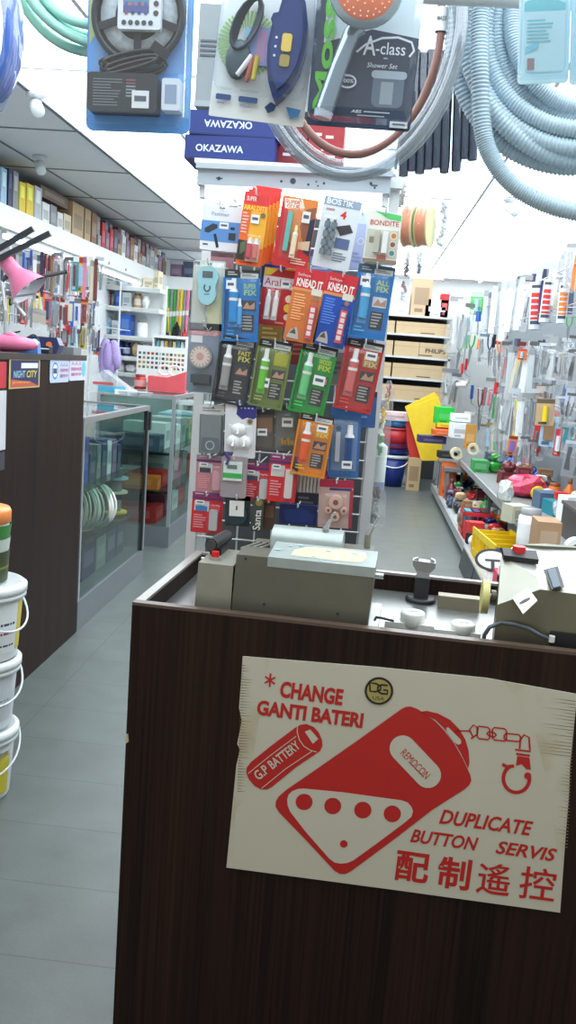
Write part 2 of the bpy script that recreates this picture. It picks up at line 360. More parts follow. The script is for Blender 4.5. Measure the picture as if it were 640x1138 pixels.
def pxtext(mb, s, a, b, h, y, mt, bold=.02, shear=0, flip=False):   # baseline a->b, height h px
    vs, fs, x0, x1, z0, z1 = text_geo(s, bold, shear); A = Vector(a); B = Vector(b); ux_ = (B-A)/(x1-x0); n_ = Vector(((B-A).y, -(B-A).x)).normalized()
    n_ = n_ if n_.y < 0 else -n_
    if abs(n_.x) > .3: n_ = n_
    P = []
    for v in vs:
        q = A+ux_*(v[0]-x0)+n_*(h*(v[1]-z0)/(z1-z0)); X = plane_pt(q.x, q.y); P.append((X[0], y, X[1]))
    mb.add(P, fs, mt)
def pxstroke(mb, L, wpx, y, mt, closed=False): mb.stroke(PP(L), wpx*.00168, y, mt, closed)
tx = MB()
pxtext(tx, 'CHANGE', (310.5, 774), (380, 783.5), 18.5, y1, RED, .042); pxtext(tx, 'GANTI BATERI', (285, 793.5), (402.5, 808.5), 17, y1, RED, .042)
for k in range(3):
    a = math.radians(90+60*k+5); pxstroke(tx, [(300.5-6.5*math.cos(a), 755-7.5*math.sin(a)), (300.5+6.5*math.cos(a), 755+7.5*math.sin(a))], 2.1, y1-.0001*k, RED)
pxtext(tx, 'DUPLICATE', (487.5, 914), (590.5, 928), 16.5, y1, RED, .024, .25); pxtext(tx, 'BUTTON', (455.5, 934.5), (530, 944.5), 15, y1, RED, .024, .25); pxtext(tx, 'SERVIS', (550, 947), (617, 956.5), 14.5, y1, RED, .024, .25)
for ch, a, b, h in (('配', (437.5, 976), (474.5, 981), 33), ('制', (484, 984), (520.5, 989), 35), ('遙', (528, 990.5), (565, 995.5), 35), ('控', (575, 996), (614.5, 1001.5), 36)): pxtext(tx, ch, a, b, h, y1, RED, .009 if ch in '遙控' else .024)
tx.build('lettering', sg)
tm = MB(); pxtext(tm, 'REMOCON', (444.5, 836.5), (472.5, 865), 8.5, y3, RED, .0); pxstroke(tm, [(455, 846), (471, 862.5)], 1, y3, RED); tm.build('remocon_lettering', sg)
# battery
bt = MB()
face(bt, [(274, 858), (274.5, 852), (279, 846), (300, 829), (328, 808), (334, 804.5), (341, 803.5), (349, 807), (354.5, 813), (358, 821), (358.5, 828), (356, 833.5), (330, 851), (303, 873), (297, 876.3), (290, 876), (283, 872), (277, 865)], y1, RED)
bt.build('battery_drawing', sg)
bl = MB()
pxstroke(bl, [(331, 806.5), (330.5, 812), (333, 821), (338, 828), (345, 832.5), (352, 834.5)], 1.1, y2, SW)
pxstroke(bl, [(276, 858.5), (300, 839), (329.5, 817)], .9, y2, SW); pxstroke(bl, [(291, 875), (318, 853), (348, 833)], .9, y2, SW)
face(bl, [(339, 812), (345, 809.5), (354, 820), (348, 825.5)], y2, SW)
pxtext(bl, 'G.P', (288, 866.5), (300.5, 856.5), 11, y2, SW, .02); pxtext(bl, 'BATTERY', (303.5, 854), (335, 829.5), 10.5, y2, SW, .02)
bl.build('battery_lettering', sg)
# chain and clasp
ch = MB()
pxstroke(ch, [(503, 816), (507, 811), (523, 811.5)], 1.8, y1, RED)
pxstroke(ch, [(523, 820), (530, 815), (531, 808), (526, 804.5), (521.5, 810), (526, 819)], 1.8, y1, RED)
def rlink(x0, y0, x1, y1_): pxstroke(ch, [(x0+2, y0), (x1-2, y0+1.3), (x1, y0+3.5), (x1, y1_-2), (x1-2, y1_), (x0+2, y1_-1.3), (x0, y1_-3.5), (x0, y0+2)], 1.8, y1, RED, True)
rlink(530, 806, 544, 821); rlink(547, 807.5, 562.5, 822.5); rlink(541, 812, 551, 818); rlink(560, 814, 578, 823)
pxstroke(ch, [(577, 831), (578, 821), (582, 815.5), (587.5, 818.5), (588.5, 833)], 2, y1, RED)
face(ch, [(572, 831), (589, 833), (589, 835), (572, 833)], y1, RED); face(ch, [(573, 835.5), (588.5, 837.5), (588, 840), (573.5, 838)], y1, RED)
face(ch, [(574.5, 839), (588, 841), (589.5, 854), (585, 854), (579, 848), (573, 850)], y1, RED)
arc = [(573.5+14.5*math.cos(math.radians(a)), 864+15.5*math.sin(math.radians(a))) for a in range(245, -20, -15)][::-1]
pxstroke(ch, arc, 4.2, y1, RED)
pxstroke(ch, [(571, 850), (563, 851), (558, 848)], 4, y2, RED)
face(ch, [(586+4*math.cos(i*.52), 861+4*math.sin(i*.52)) for i in range(12)], y2, RED)
ch.build('chain_drawing', sg)
# round sticker
sk = thing('round_sticker', 'small round black-rimmed gold sticker on the sign above the remote', 'sticker', CT @ Vector((0, 0, 0)), (0, 0, ang))
mb = MB(); cpx = (421.2, 766.8)
circp = lambda r: [(cpx[0]+r*math.cos(i*.2094), cpx[1]+r*.97*math.sin(i*.2094)) for i in range(30)]
P = PP(circp(15.8)); P = P if P[0][1] > P[8][1] else P[::-1]
ar = sum(P[i][0]*P[(i+1) % 30][1]-P[(i+1) % 30][0]*P[i][1] for i in range(30)); P = P if ar > 0 else P[::-1]
mb.prism(P, -.0058, -.0048, flat((30, 28, 24))); mb.build('disc', sk)
mb = MB(); face(mb, circp(13.3), -.0061, mat((172, 158, 92), .35, .3)); mb.build('gold_face', sk)
mb = MB(); kb = flat((28, 26, 20))
pxstroke(mb, [(411, 757.5), (418, 758.5), (423, 761), (423, 765.5), (417.5, 767.5), (411.5, 766.8)], 2.2, -.0064, kb, True)
pxstroke(mb, [(431, 760.5), (424, 759.8), (420, 762), (420, 767), (424, 769.5), (430.5, 770), (430.7, 766), (426, 765.3)], 2.2, -.0067, kb)
pxtext(mb, 'USA', (414, 776), (427, 777.4), 4, -.0064, kb, .0); mb.build('logo', sk)

# ================================================================== KEY MACHINES ON THE COUNTER
def cpt(px, py, z): return CTI @ at_z(px, py, z)
STEEL = mat((150, 150, 138), .42, .55, .14, 18); STEELD = mat((105, 104, 92), .45, .5, .16, 14); DK = mat((30, 31, 33), .5)
WT = .955
a0 = cpt(213, 672, WT+.01); a1 = cpt(408, 697, WT+.01)
km = thing('key_cutting_machine', 'long grey steel key cutting machine with a red button on the counter', 'machine', CT @ Vector((0, 0, 0)), (0, 0, ang))
# local frame = counter frame; front face plane y = YF
YF = .05
def fpt(px, py, y): d = CTI.to_3x3() @ ray(px, py); o = CTI @ CAM; t = (y-o.y)/d.y; return o+d*t
xl = fpt(217, 650, YF).x; xs = fpt(258.5, 650, YF).x; xr = fpt(411, 660, YF).x; zb = WT; zt = fpt(340, 624, YF).z; ztl = fpt(240, 627, YF).z
MB().b2(xl-.012, YF-.02, WT, xr+.02, YF+.27, WT+.012, mat((165, 168, 165), .35, .6)).build('base_plate', km)
mb = MB(); zb = WT+.012
mb.prism([(xl, zb), (xs-.0012, zb), (xs-.0012, ztl), (xl+.004, ztl)], YF, YF+.15, STEEL); mb.build('switch_housing', km)
mb = MB(); mb.prism([(xs, zb), (xr, zb), (xr+.006, zt-.006), (xr+.004, zt), (xs+.004, zt)], YF, YF+.09, STEELD)
for px, py in ((273, 621), (293.5, 671.5), (375, 682)): q = fpt(px, py, YF); mb.cyl((q.x, YF-.001, q.z), (q.x, YF+.002, q.z), .0025, DK)
mb.build('body', km)
# sloping top tray
q0, q1 = fpt(299, 616, YF), fpt(415, 629, YF); zr = q0.z+.03
mb = MB(); TPx = [(q0.x, YF-.001, zt), (xr+.006, YF-.001, zt)]
def slab(mb, x0, x1, x0b, x1b, ya, za, yb, zb_, th, mt):
    vs = [(x0, ya, za), (x1, ya, za), (x1b, yb, zb_), (x0b, yb, zb_)]; vs += [(v[0], v[1], v[2]-th) for v in vs]
    mb.add(vs, [(0, 1, 2, 3), (7, 6, 5, 4), (0, 4, 5, 1), (1, 5, 6, 2), (2, 6, 7, 3), (3, 7, 4, 0)], mt)
SILV = mat((158, 168, 166), .42, .4, .15, 40)
slab(mb, q0.x-.002, xr+.006, q0.x, xr+.006, YF-.001, zt+.002, YF+.09, zt+.016, .02, SILV); mb.build('top_cover', km)
mb = MB(); A = fpt(327, 612, YF+.03); r5 = random.Random(5); zz = lambda y: zt+.0026+.014*(y-YF)/.09
pa = [(A.x-.006, YF+.018), (A.x+.10, YF+.014), (xr-.022, YF+.02), (xr-.014, YF+.045), (xr-.018, YF+.074), (A.x+.11, YF+.08), (A.x+.02, YF+.074), (A.x-.002, YF+.05)]
mb.add([(x, y, zz(y)) for x, y in pa], [tuple(range(8))], mat((186, 182, 152), .6, 0, .4, 70)); mb.build('peeling_label', km)
mb = MB()
for k in range(9):
    x = A.x+r5.uniform(-.04, .13); y = YF+r5.uniform(.005, .085); rr = r5.uniform(.003, .008)
    mb.add([(x+rr*math.cos(i), y+rr*.7*math.sin(i), zz(y)+.0004) for i in (0, 1.1, 2.3, 3.2, 4.4, 5.5)], [(0, 1, 2, 3, 4, 5)], mat((165, 215, 225), .4))
mb.build('paint_chips', km)
# rounded rear hood, carriage, recess
h0 = fpt(303, 590, YF+.12); h1 = fpt(366, 590, YF+.12)
mb = MB(); prof = [(YF+.10, zt-.02), (YF+.10, zt+.022), (YF+.115, zt+.036), (YF+.14, zt+.042), (YF+.165, zt+.036), (YF+.18, zt+.018), (YF+.18, zb)]
vs = [(h0.x, y, z) for y, z in prof]+[(h1.x+.03, y, z) for y, z in prof]; n = len(prof)
mb.add(vs, [(i, i+n, i+n+1, i+1) for i in range(n-1)], SILV, True); mb.add(vs, [tuple(range(n-1, -1, -1)), tuple(range(n, 2*n))], SILV); mb.build('hood', km)
mb = MB(); mb.b2(h1.x+.03, YF+.1, zb, xr-.005, YF+.2, zt+.004, STEELD); mb.b2(xs+.01, YF+.16, zb, h0.x-.002, YF+.2, zt-.004, STEELD); mb.build('rear_body', km)
mb = MB(); mb.b2(xs+.004, YF+.092, zb, h0.x-.004, YF+.155, zt-.03, DK); mb.build('recess', km)
mb = MB()
for k in (0, .5, 1): x = xs+.012+k*.028; mb.box((x, YF+.11, zt-.004), (.006, .08, .006), mat((175, 178, 170), .3, .7), Rz(-.3))
mb.build('guide_rails', km)
bq = cpt(243, 618, ztl); mb = MB(); mb.cyl((bq.x, YF+.04, ztl), (bq.x, YF+.04, ztl+.006), .013, mat((175, 175, 170), .3, .6), n=18); mb.build('button_collar', km)
mb = MB(); mb.cyl((bq.x, YF+.04, ztl+.006), (bq.x, YF+.04, ztl+.017), .0085, mat((200, 26, 26), .35), .0075, n=18); o = mb.build('red_button', km); o['label'] = 'red push button'
kq = fpt(246, 598, YF+.13); mb = MB(); mb.cyl((kq.x-.006, YF+.06, kq.z-.002), (kq.x+.003, YF+.17, kq.z-.002), .0135, DK, n=18); mb.cyl((kq.x-.006, YF+.055, kq.z-.002), (kq.x-.006, YF+.06, kq.z-.002), .011, mat((60, 62, 64), .4)); mb.b2(kq.x-.012, YF+.08, ztl-.001, kq.x+.012, YF+.15, kq.z-.012, DK); mb.build('black_knob', km)
mb = MB(); q = fpt(211, 629, YF+.1); mb.cyl((xl-.018, YF+.12, ztl-.02), (xl+.01, YF+.12, ztl-.02), .004, CHROME()); mb.build('left_pin', km)
mb = MB(); q = fpt(420, 641, YF+.05); mb.cyl((xr, YF+.06, q.z), (xr+.022, YF+.06, q.z), .0058, CHROME(), n=14); mb.build('drive_shaft', km)
def wing(px0, py0, px1, py1, y):
    A = fpt(px0, py0, y); B = fpt(px1, py1, y); m = MB(); m.cyl(A, (A+B)/2, .006, CHROME(), .004); m.cyl((A+B)/2, B, .0022, CHROME()); m.cyl(A+Vector((0, 0, -.03)), A, .007, STEEL); m.build('lever', km)
wing(409, 594, 421, 574, YF+.15); wing(362, 588, 372, 569, YF+.13)

# second machine at the right
k2 = thing('grinding_machine', 'faceted bare metal key machine with white oval sticker at counter right', 'machine', CT @ Vector((0, 0, 0)), (0, 0, ang))
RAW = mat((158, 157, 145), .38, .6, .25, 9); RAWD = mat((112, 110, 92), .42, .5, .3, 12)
def H(px, py, y): return tuple(fpt(px, py, y))
yF, yM, yR = .06, .11, .24
vs = [H(551, 722, yF), H(557, 668, yF), H(585, 646, yM), H(560, 612, .19), H(640, 632, yM), H(640, 740, yF), H(602, 604, yR), H(660, 610, yR), H(720, 640, yM), H(720, 755, yF), H(720, 615, yR)]
mb = MB()
# front lower face, slanted face, top face, left side
zlow = WT+.002
A = Vector(H(553, 700, yF)); 
def V(px, py, y): return Vector(H(px, py, y))
p_a = V(553, 672, yF); p_b = V(600, 655, yF); p_c = V(700, 668, yF)
bot = lambda p: Vector((p.x, p.y, zlow))
p_d = V(557, 618, .16); p_e = V(596, 640, .10); p_f = V(700, 650, .10); p_g = V(573, 605, .22); p_h = V(605, 604, .26); p_i = V(700, 612, .26)
vs = [bot(p_a), bot(p_c), p_c, p_b, p_a, p_d, p_e, p_f, p_g, p_h, p_i, bot(p_d), bot(p_g), bot(p_i)]
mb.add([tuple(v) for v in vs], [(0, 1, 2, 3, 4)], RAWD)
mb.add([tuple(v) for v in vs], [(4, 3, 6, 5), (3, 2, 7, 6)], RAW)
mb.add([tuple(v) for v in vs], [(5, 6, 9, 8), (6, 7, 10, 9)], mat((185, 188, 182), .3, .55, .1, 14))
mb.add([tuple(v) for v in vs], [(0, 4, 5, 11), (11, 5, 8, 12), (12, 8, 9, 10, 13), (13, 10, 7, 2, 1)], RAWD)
mb.build('housing', k2)
def facepatch(name, pxs, ia, ib, ic, mt, parent, off=.0015, label=None):   # px polygon laid on the plane of three verts
    n_ = (ib-ia).cross(ic-ia).normalized(); o = CTI @ CAM; R3 = CTI.to_3x3(); P = []
    if n_.dot(o-ia) < 0: n_ = -n_
    for px, py in pxs:
        d = R3 @ ray(px, py); t = n_.dot(ia+n_*off-o)/n_.dot(d); P.append(tuple(o+d*t))
    m = MB(); m.add(P+[tuple(Vector(p)-n_*off*.9) for p in P], [tuple(range(len(P)))]+[(i, i+len(P), (i+1) % len(P)+len(P), (i+1) % len(P)) for i in range(len(P))], mt); return m.build(name, parent)
facepatch('belt_slot', [(604, 633), (620, 629), (627, 652), (613, 655)], p_e, p_f, p_i, DK, k2, .001)
facepatch('grinding_belt', [(608, 633), (617, 631), (623, 651), (615, 653)], p_e, p_f, p_i, mat((70, 84, 96), .5), k2, .003)
st_ = thing('oval_sticker', 'small white sticker with black oval mark on the grinding machine', 'sticker', CT @ Vector((0, 0, 0)), (0, 0, ang))
SP = ((p_a, p_b, p_e)); facepatch('paper', [(569, 664), (586, 652), (597, 667), (581, 682)], *SP, flat((220, 222, 215)), st_, .002)
facepatch('oval_mark', [(583+6*math.cos(i*.5)-2*math.sin(i*.5), 667.5-2.4*math.cos(i*.5)+2.6*math.sin(i*.5)) for i in range(12)], *SP, flat((60, 60, 62)), st_, .003)
facepatch('switch_plate', [(558, 609), (596, 612), (599, 622), (560, 617)], p_d, p_e, p_g, DK, k2, .012)
bq = V(577, 608, .17); mb = MB(); mb.cyl(bq-Vector((0, 0, .02)), bq+Vector((0, 0, .002)), .0145, mat((205, 30, 32), .35), .013, n=20); mb.build('red_switch', k2)
mb = MB(); hh = V(628, 715, yF); mb.b2(hh.x-.03, yF-.004, hh.z-.012, hh.x+.03, yF+.02, hh.z+.022, DK); mb.build('cable_entry', k2)
# yellow wheel on the shaft with block
wq = V(538.7, 663, .15); gw = thing('abrasive_disc', 'pale yellow grinding wheel disc on a short shaft left of the machine', 'wheel', CT @ Vector((0, 0, 0)), (0, 0, ang))
mb = MB(); mb.cyl(wq-Vector((.007, 0, 0)), wq+Vector((.007, 0, 0)), .035, mat((205, 200, 130), .5), n=32); mb.build('disc', gw)
mb = MB(); mb.cyl(wq+Vector((.007, 0, 0)), wq+Vector((.05, 0, 0)), .009, STEEL); mb.cyl(wq+Vector((.012, 0, 0)), wq+Vector((.022, 0, 0)), .016, STEELD, n=6); mb.build('shaft', gw)
b0 = cpt(486, 676, WT); b1 = cpt(532, 680, WT); b2_ = V(500, 662, b0.y+.01); mb = MB(); mb.b2(b0.x, b0.y, WT, b1.x, b0.y+.035, b2_.z, mat((140, 132, 112), .5, .3)); tag(mb.build('steel_block'), 'brown-grey steel bar block behind the white caps on the counter', 'block'); bpy.data.objects['steel_block'].matrix_world = CT
# vise
vz = cpt(467, 668, WT); vt = thing('key_vise', 'small steel key vise with flared top on a round black base', 'vise', CT @ Vector((vz.x, vz.y, WT)), (0, 0, ang))
mb = MB(); mb.lathe([(0, 0), (.036, 0), (.036, .008), (.03, .011), (0, .011)], DK, 28); mb.build('base', vt)
mb = MB(); mb.box((0, 0, .035), (.034, .034, .05), mat((52, 52, 54), .4, .4), bev=.004); mb.box((0, 0, .068), (.03, .03, .02), mat((165, 166, 166), .35, .7)); mb.build('column', vt)
mb = MB(); mb.prism([(-.017, .075), (.017, .075), (.026, .086), (.027, .098), (-.027, .1), (-.026, .088)], -.016, .016, mat((150, 150, 148), .35, .7)); mb.cyl((-.024, 0, .1), (-.014, 0, .104), .004, CHROME()); mb.cyl((.014, 0, .104), (.024, 0, .1), .004, CHROME()); mb.build('jaw', vt)
# white caps on plates
for i, (px, py, x0, x1, lab) in enumerate(((457.5, 697, 427, 482, 'round white plastic cap on white plate, left one of the pair'), (513.5, 706, 482, 534, 'round white plastic cap on white plate, right one of the pair'))):
    q = cpt(px, py-2, WT+.003); A = fpt(x0, 700, q.y); B = fpt(x1, 700, q.y)
    t = thing('plastic_dome', lab, 'cap', CT @ Vector((q.x, q.y, WT)), (0, 0, ang), group='white caps on the counter')
    mb = MB(); mb.b2(A.x-q.x, -.022, 0, B.x-q.x, .03, .012, mat((215, 218, 215), .4)); mb.build('plate', t)
    mb = MB(); hc = .034 if i == 0 else .027; mb.lathe([(.024, .004), (.0265, .008), (.0265, hc-.004), (.024, hc), (0, hc+.001)], mat((225, 226, 220), .35), 28); mb.build('dome', t)
    mb = MB(); mb.add([(.013*math.cos(k*.52), .008*math.sin(k*.52), hc+.0016) for k in range(12)], [tuple(range(12))], (165, 165, 158)); mb.build('marking', t)
pts = [V(537, 716, .05), V(538, 706, .05), V(544, 697, .05), V(556, 692, .06), V(572, 694, .05), V(588, 699, .045), V(600, 706, .04), V(612, 711, .05)]
sm = []
for k in range(len(pts)-1):
    for j in range(5): sm.append(pts[k].lerp(pts[k+1], j/5))
sm.append(pts[-1]); o = MB().tube(sm, .0042, mat((70, 80, 88), .45), 10).build('power_cable'); o.matrix_world = CT; tag(o, 'dark grey cable arching in front of the grinding machine', 'cable')
pts = [V(437, 690, .03), V(425, 687, .05), V(418, 686, .1), V(416, 690, .12)]; sm = [pts[k].lerp(pts[k+1], j/4) for k in range(3) for j in range(4)]
o = MB().tube(sm, .0025, DK, 8).build('power_cable'); o.matrix_world = CT; tag(o, 'thin black cable beside the left white cap', 'cable')
o = MB().cyl((0, 0, -.006), (0, 0, .006), .006, (225, 225, 222)).build('cable_clip'); o.matrix_world = CT @ Matrix.Translation(V(613, 710, .045)); tag(o, 'white clip at the end of the grey cable', 'clip')
# ================================================================== HANGING PACKS
CLR = clear(); TAGW = (236, 238, 238)
class Pack:
    def __init__(s, name, label, cat, cx, cy, wpx, hpx, tilt, Y, color, group=None, th=.0022, r=.004, cardmat=None):
        C = at_y(cx, cy, Y); k = scale_at(C); s.w = wpx*k; s.h = hpx*k; s.k = k
        th_ = math.radians(tilt)-lean_at(C); up = Vector((math.sin(th_), 0, math.cos(th_)))
        s.t = thing(name, label, cat, C+up*s.h/2, (0, th_, 0), group); s.C = C; s.top = C+up*s.h/2; s.up = up; s.Y = Y; s.th = th
        s.card = MB(); s.card.prism(rrect(-s.w/2, -s.h, s.w/2, 0, min(r, s.w/4)), 0, th, cardmat or mat(color, .42, 0, .05, 30)); s.L = 0; s.parts = []
        s.hookhole()
    def hookhole(s):
        s.card.poly(rrect(-s.w*.07, -s.h*.055, s.w*.07, -s.h*.03, s.h*.011), -.0003, flat((40, 42, 46)))
    def u(s, u): return (u-.5)*s.w
    def v(s, v): return -v*s.h
    def y(s): s.L += 1; return -.0003-.00012*s.L
    def rect(s, u0, v0, u1, v1, c): s.card.rect(s.u(u0), s.v(v0), s.u(u1), s.v(v1), s.y(), c if not isinstance(c, tuple) else flat(c)); return s
    def rr(s, u0, v0, u1, v1, c, r=.25): s.card.poly(rrect(s.u(u0), s.v(v1), s.u(u1), s.v(v0), min((u1-u0)*s.w, (v1-v0)*s.h)*r), s.y(), flat(c)); return s
    def poly(s, P, c): 
        P = [(s.u(a), s.v(b)) for a, b in P]; a = sum(P[i][0]*P[(i+1) % len(P)][1]-P[(i+1) % len(P)][0]*P[i][1] for i in range(len(P)))
        s.card.poly(P if a > 0 else P[::-1], s.y(), flat(c)); return s
    def disc(s, a, b, r, c, n=18): s.card.poly(circ(s.u(a), s.v(b), r*s.w, n), s.y(), flat(c)); return s
    def text(s, st, u0, v0, u1, v1, c, bold=.02, shear=0, flip=False): s.card.text(st, s.u(u0), s.v(v1), s.u(u1), s.v(v0), s.y(), flat(c), bold, shear, flip); return s
    def lines(s, u0, v0, u1, v1, n, c, seed=1):
        r = random.Random(seed)
        for i in range(n):
            a = v0+(v1-v0)*i/n; s.rect(u0, a, u0+(u1-u0)*r.uniform(.6, 1), a+(v1-v0)/n*.5, c)
        return s
    def tagp(s, u0, v0, u1, v1, off=.0, c=TAGW):
        m = MB(); y = -.004-off; m.b2(s.u(u0), y, s.v(v1), s.u(u1), y+.0008, s.v(v0), flat(c))
        w_, h_ = u1-u0, v1-v0
        m.rect(s.u(u0+w_*.15), s.v(v0+h_*.62), s.u(u1-w_*.15), s.v(v0+h_*.3), y-.0003, flat((90, 95, 105)))
        m.build('price_tag', s.t); return s
    def blister(s, u0, v0, u1, v1, d, c=None, mt=None, rr_=.12):
        x0, x1, z0, z1 = s.u(u0), s.u(u1), s.v(v1), s.v(v0); r = min(x1-x0, z1-z0)*rr_; i = min(d*.5, r)
        A = rrect(x0, z0, x1, z1, r); B = rrect(x0+i, z0+i, x1-i, z1-i, max(r-i*.5, .0008)); n = len(A)
        vs = [(p[0], -.0012, p[1]) for p in A]+[(p[0], -d*.8, p[1]) for p in A]+[(p[0], -d, p[1]) for p in B]
        fs = [(k, (k+1) % n, (k+1) % n+n, k+n) for k in range(n)]+[(k+n, (k+1) % n+n, (k+1) % n+2*n, k+2*n) for k in range(n)]+[tuple(range(2*n, 3*n))]
        m = MB(); m.add(vs, fs, mt or CLR, False); m.build('blister', s.t); return s
    def part(s, name, fn, label=None):
        m = MB(); fn(m); o = m.build(name, s.t)
        if label: o['label'] = label
        return s
    def done(s, hook=True):
        s.card.build('card', s.t)
        if hook: HOOKS.append((s.top+s.up*(-.042*s.h), s.Y))
        return s.t
HOOKS = []
def tube_item(s, u, v0, v1, r, body, cap, front=.006, label=None):
    x = s.u(u); z0, z1 = s.v(v1), s.v(v0); H_ = z1-z0; y = -front-r
    def f(m):
        m.cyl((x, y, z0+.1*H_), (x, y, z1-H_*.28), r, flat(body, .3), n=12); m.box((x, y, z0+.05*H_), (2*r, .004, .1*H_), flat(body, .3))
        m.cyl((x, y, z1-H_*.28), (x, y, z1-H_*.22), r, flat((215, 218, 220)), r*.8, 12)
        m.cyl((x, y, z1-H_*.22), (x, y, z1), r*.62, flat(cap), r*.5, 10)
    s.part('glue_tube', f)
PB = 2.36       # plane of the front packs on the rack
def epoxy(label, cx, cy, w, h, tilt, base, hdr, acc, tubec, word, Y=PB, photo=(60, 62, 66), seed=1):
    p = Pack('glue_pack', label, 'glue', cx, cy, w, h, tilt, Y, base, 'boxed epoxy tube packs on the rack')
    p.rect(0.01, 0, .99, .11, hdr); p.lines(.1, .03, .38, .09, 2, (190, 190, 190)); p.hookhole_v = 0
    p.rect(.45, .045, .95, .12, (205, 208, 205)); p.lines(.5, .06, .9, .1, 2, (110, 112, 112))
    p.rect(.52, .17, .93, .36, acc[0]); p.text(word[0], .55, .19, .9, .26, acc[1]); 
    if len(word) > 1: p.text(word[1], .57, .275, .92, .35, acc[1])
    p.rect(.52, .42, .9, .56, photo); p.poly([(.54, .54), (.66, .44), (.74, .5), (.88, .44), (.88, .54)], (195, 150, 120))
    p.rect(.52, .62, .86, .86, (48, 50, 52)); p.lines(.55, .64, .84, .85, 5, (170, 172, 170), seed)
    p.lines(.12, .84, .42, .93, 2, tuple(min(255, int(c*1.5)+20) for c in base), seed+2)
    tube_item(p, .30, .13, .8, p.w*.125, tubec, (226, 228, 228))
    p.part('tube_label', lambda m: m.cyl((p.u(.3), -.006-p.w*.125, p.v(.44)), (p.u(.3), -.006-p.w*.125, p.v(.40)), p.w*.129, flat((225, 225, 220)), n=12, caps=False))
    p.blister(.05, .13, .95, .97, .022, rr_=.1)
    bm = mat(base, .3, 0, .05); 
    def tray(m):
        for a, b, c, d in ((0, .12, .055, 1), (.945, .12, 1, 1), (.055, .965, .945, 1)): m.b2(p.u(a), -.016, p.v(d), p.u(c), -.0008, p.v(b), bm)
    p.part('tray_rim', tray)
    return p

# rack -----------------------------------------------------------------
rk = thing('display_rack', 'white wire grid rack on the floor behind the counter carrying hanging packs', 'rack', (0, 0, 0))
WIRE = mat((222, 226, 226), .35, .1, .04); RY = 2.56
L0 = at_y(211, 620, RY); R0 = at_y(402, 620, RY); xL0, xR0 = L0.x, R0.x; zT = at_y(330, 205, RY).z
def post(x, y): m = MB(); m.b2(x-.014, y-.008, 0, x+.014, y+.008, zT, WIRE); m.build('post', rk)
for x in (xL0, xR0): post(x, RY); post(x, RY+.42)
gm = MB(); z = .45
while z < zT: gm.cyl((xL0, RY-.004, z), (xR0, RY-.004, z), .0026, WIRE, n=6); z += .052
x = xL0+.035
while x < xR0: gm.cyl((x, RY, .42), (x, RY, zT), .0026, WIRE, n=6); x += .05
gm.build('front_grid', rk)
gm = MB(); z = .45
while z < zT: gm.cyl((xR0+.008, RY, z), (xR0+.008, RY+.42, z), .0026, WIRE, n=6); z += .052
y = RY+.04
while y < RY+.42: gm.cyl((xR0+.008, y, .42), (xR0+.008, y, zT), .0026, WIRE, n=6); y += .05
gm.build('side_grid', rk)
MB().b2(xL0+.014, RY+.18, .42, xR0-.014, RY+.19, zT-.06, mat((84, 88, 92), .7)).build('shade_backing', rk)  # dark sheet added to stand for the shade inside the rack
for k, y in enumerate((RY-.02, RY+.44)): MB().b2(xL0-.02, y-.02, 0, xR0+.02, y+.02, .03, WIRE).build('foot_rail', rk)

# row 1
p = Pack('key_finder_box', 'white and blue carton with black gadget pictures, top left of the rack', 'box', 245, 254, 44, 48, 5, PB+.03, (228, 232, 236), th=.03)
p.rect(0, .34, 1, .8, (95, 145, 205)); p.text('Pastimer', .25, .14, .7, .22, (130, 150, 180), 0); p.poly([(.1, .52), (.3, .4), (.42, .42), (.42, .5), (.2, .62), (.1, .6)], (50, 60, 75)); p.poly([(.33, .64), (.4, .62), (.5, .92), (.43, .94)], (40, 45, 55)); p.rect(.75, .45, .86, .51, (45, 50, 60)); p.rect(.72, .58, .9, .74, (55, 62, 78)); p.lines(.08, .86, .28, .92, 1, (60, 60, 70)); p.tagp(.47, .36, .7, .5, -.003); p.done()
for i in range(4):
    dx = i*4.2
    p = Pack('glue_card', ['front', 'second', 'third', 'rearmost'][i]+' red and yellow glue card of the stack, top of the rack', 'glue', 281+dx, 255-i*2.0, 29, 79, 8, PB-.01+.022*i, (238, 108, 40), 'red and yellow glue cards')
    p.rect(0, 0, 1, .17, (225, 62, 58)); p.rect(.35, .2, .98, .75, (240, 175, 50)); p.rect(0, .17, .99, .25, (238, 120, 45))
    p.text('ARALDITE', .04, .18, .95, .245, (250, 215, 70)); 
    if i == 0:
        p.text('SUPER', .12, .06, .5, .12, (250, 240, 230), .01); p.lines(.04, .28, .3, .58, 7, (240, 190, 175)); p.disc(.82, .3, .1, (130, 110, 60)); p.rect(.0, .66, .34, .93, (60, 45, 40)); p.poly([(.1, .7), (.3, .66), (.32, .8), (.12, .86)], (95, 110, 80))
        p.rect(.36, .64, .86, .94, (215, 195, 180)); p.tagp(.38, .30, .7, .42); tube_item(p, .48, .62, .92, .007, (205, 70, 80), (230, 225, 220)); tube_item(p, .72, .62, .92, .007, (210, 110, 100), (225, 225, 220)); p.blister(.32, .58, .94, .95, .02); p.lines(.15, .95, .9, .98, 1, (180, 40, 35))
    p.done(i == 0)
p = Pack('glue_card', 'red orange glue card with a teal stick tube, third along the rack top', 'glue', 328, 259, 40, 76, 10, PB, (205, 45, 45))
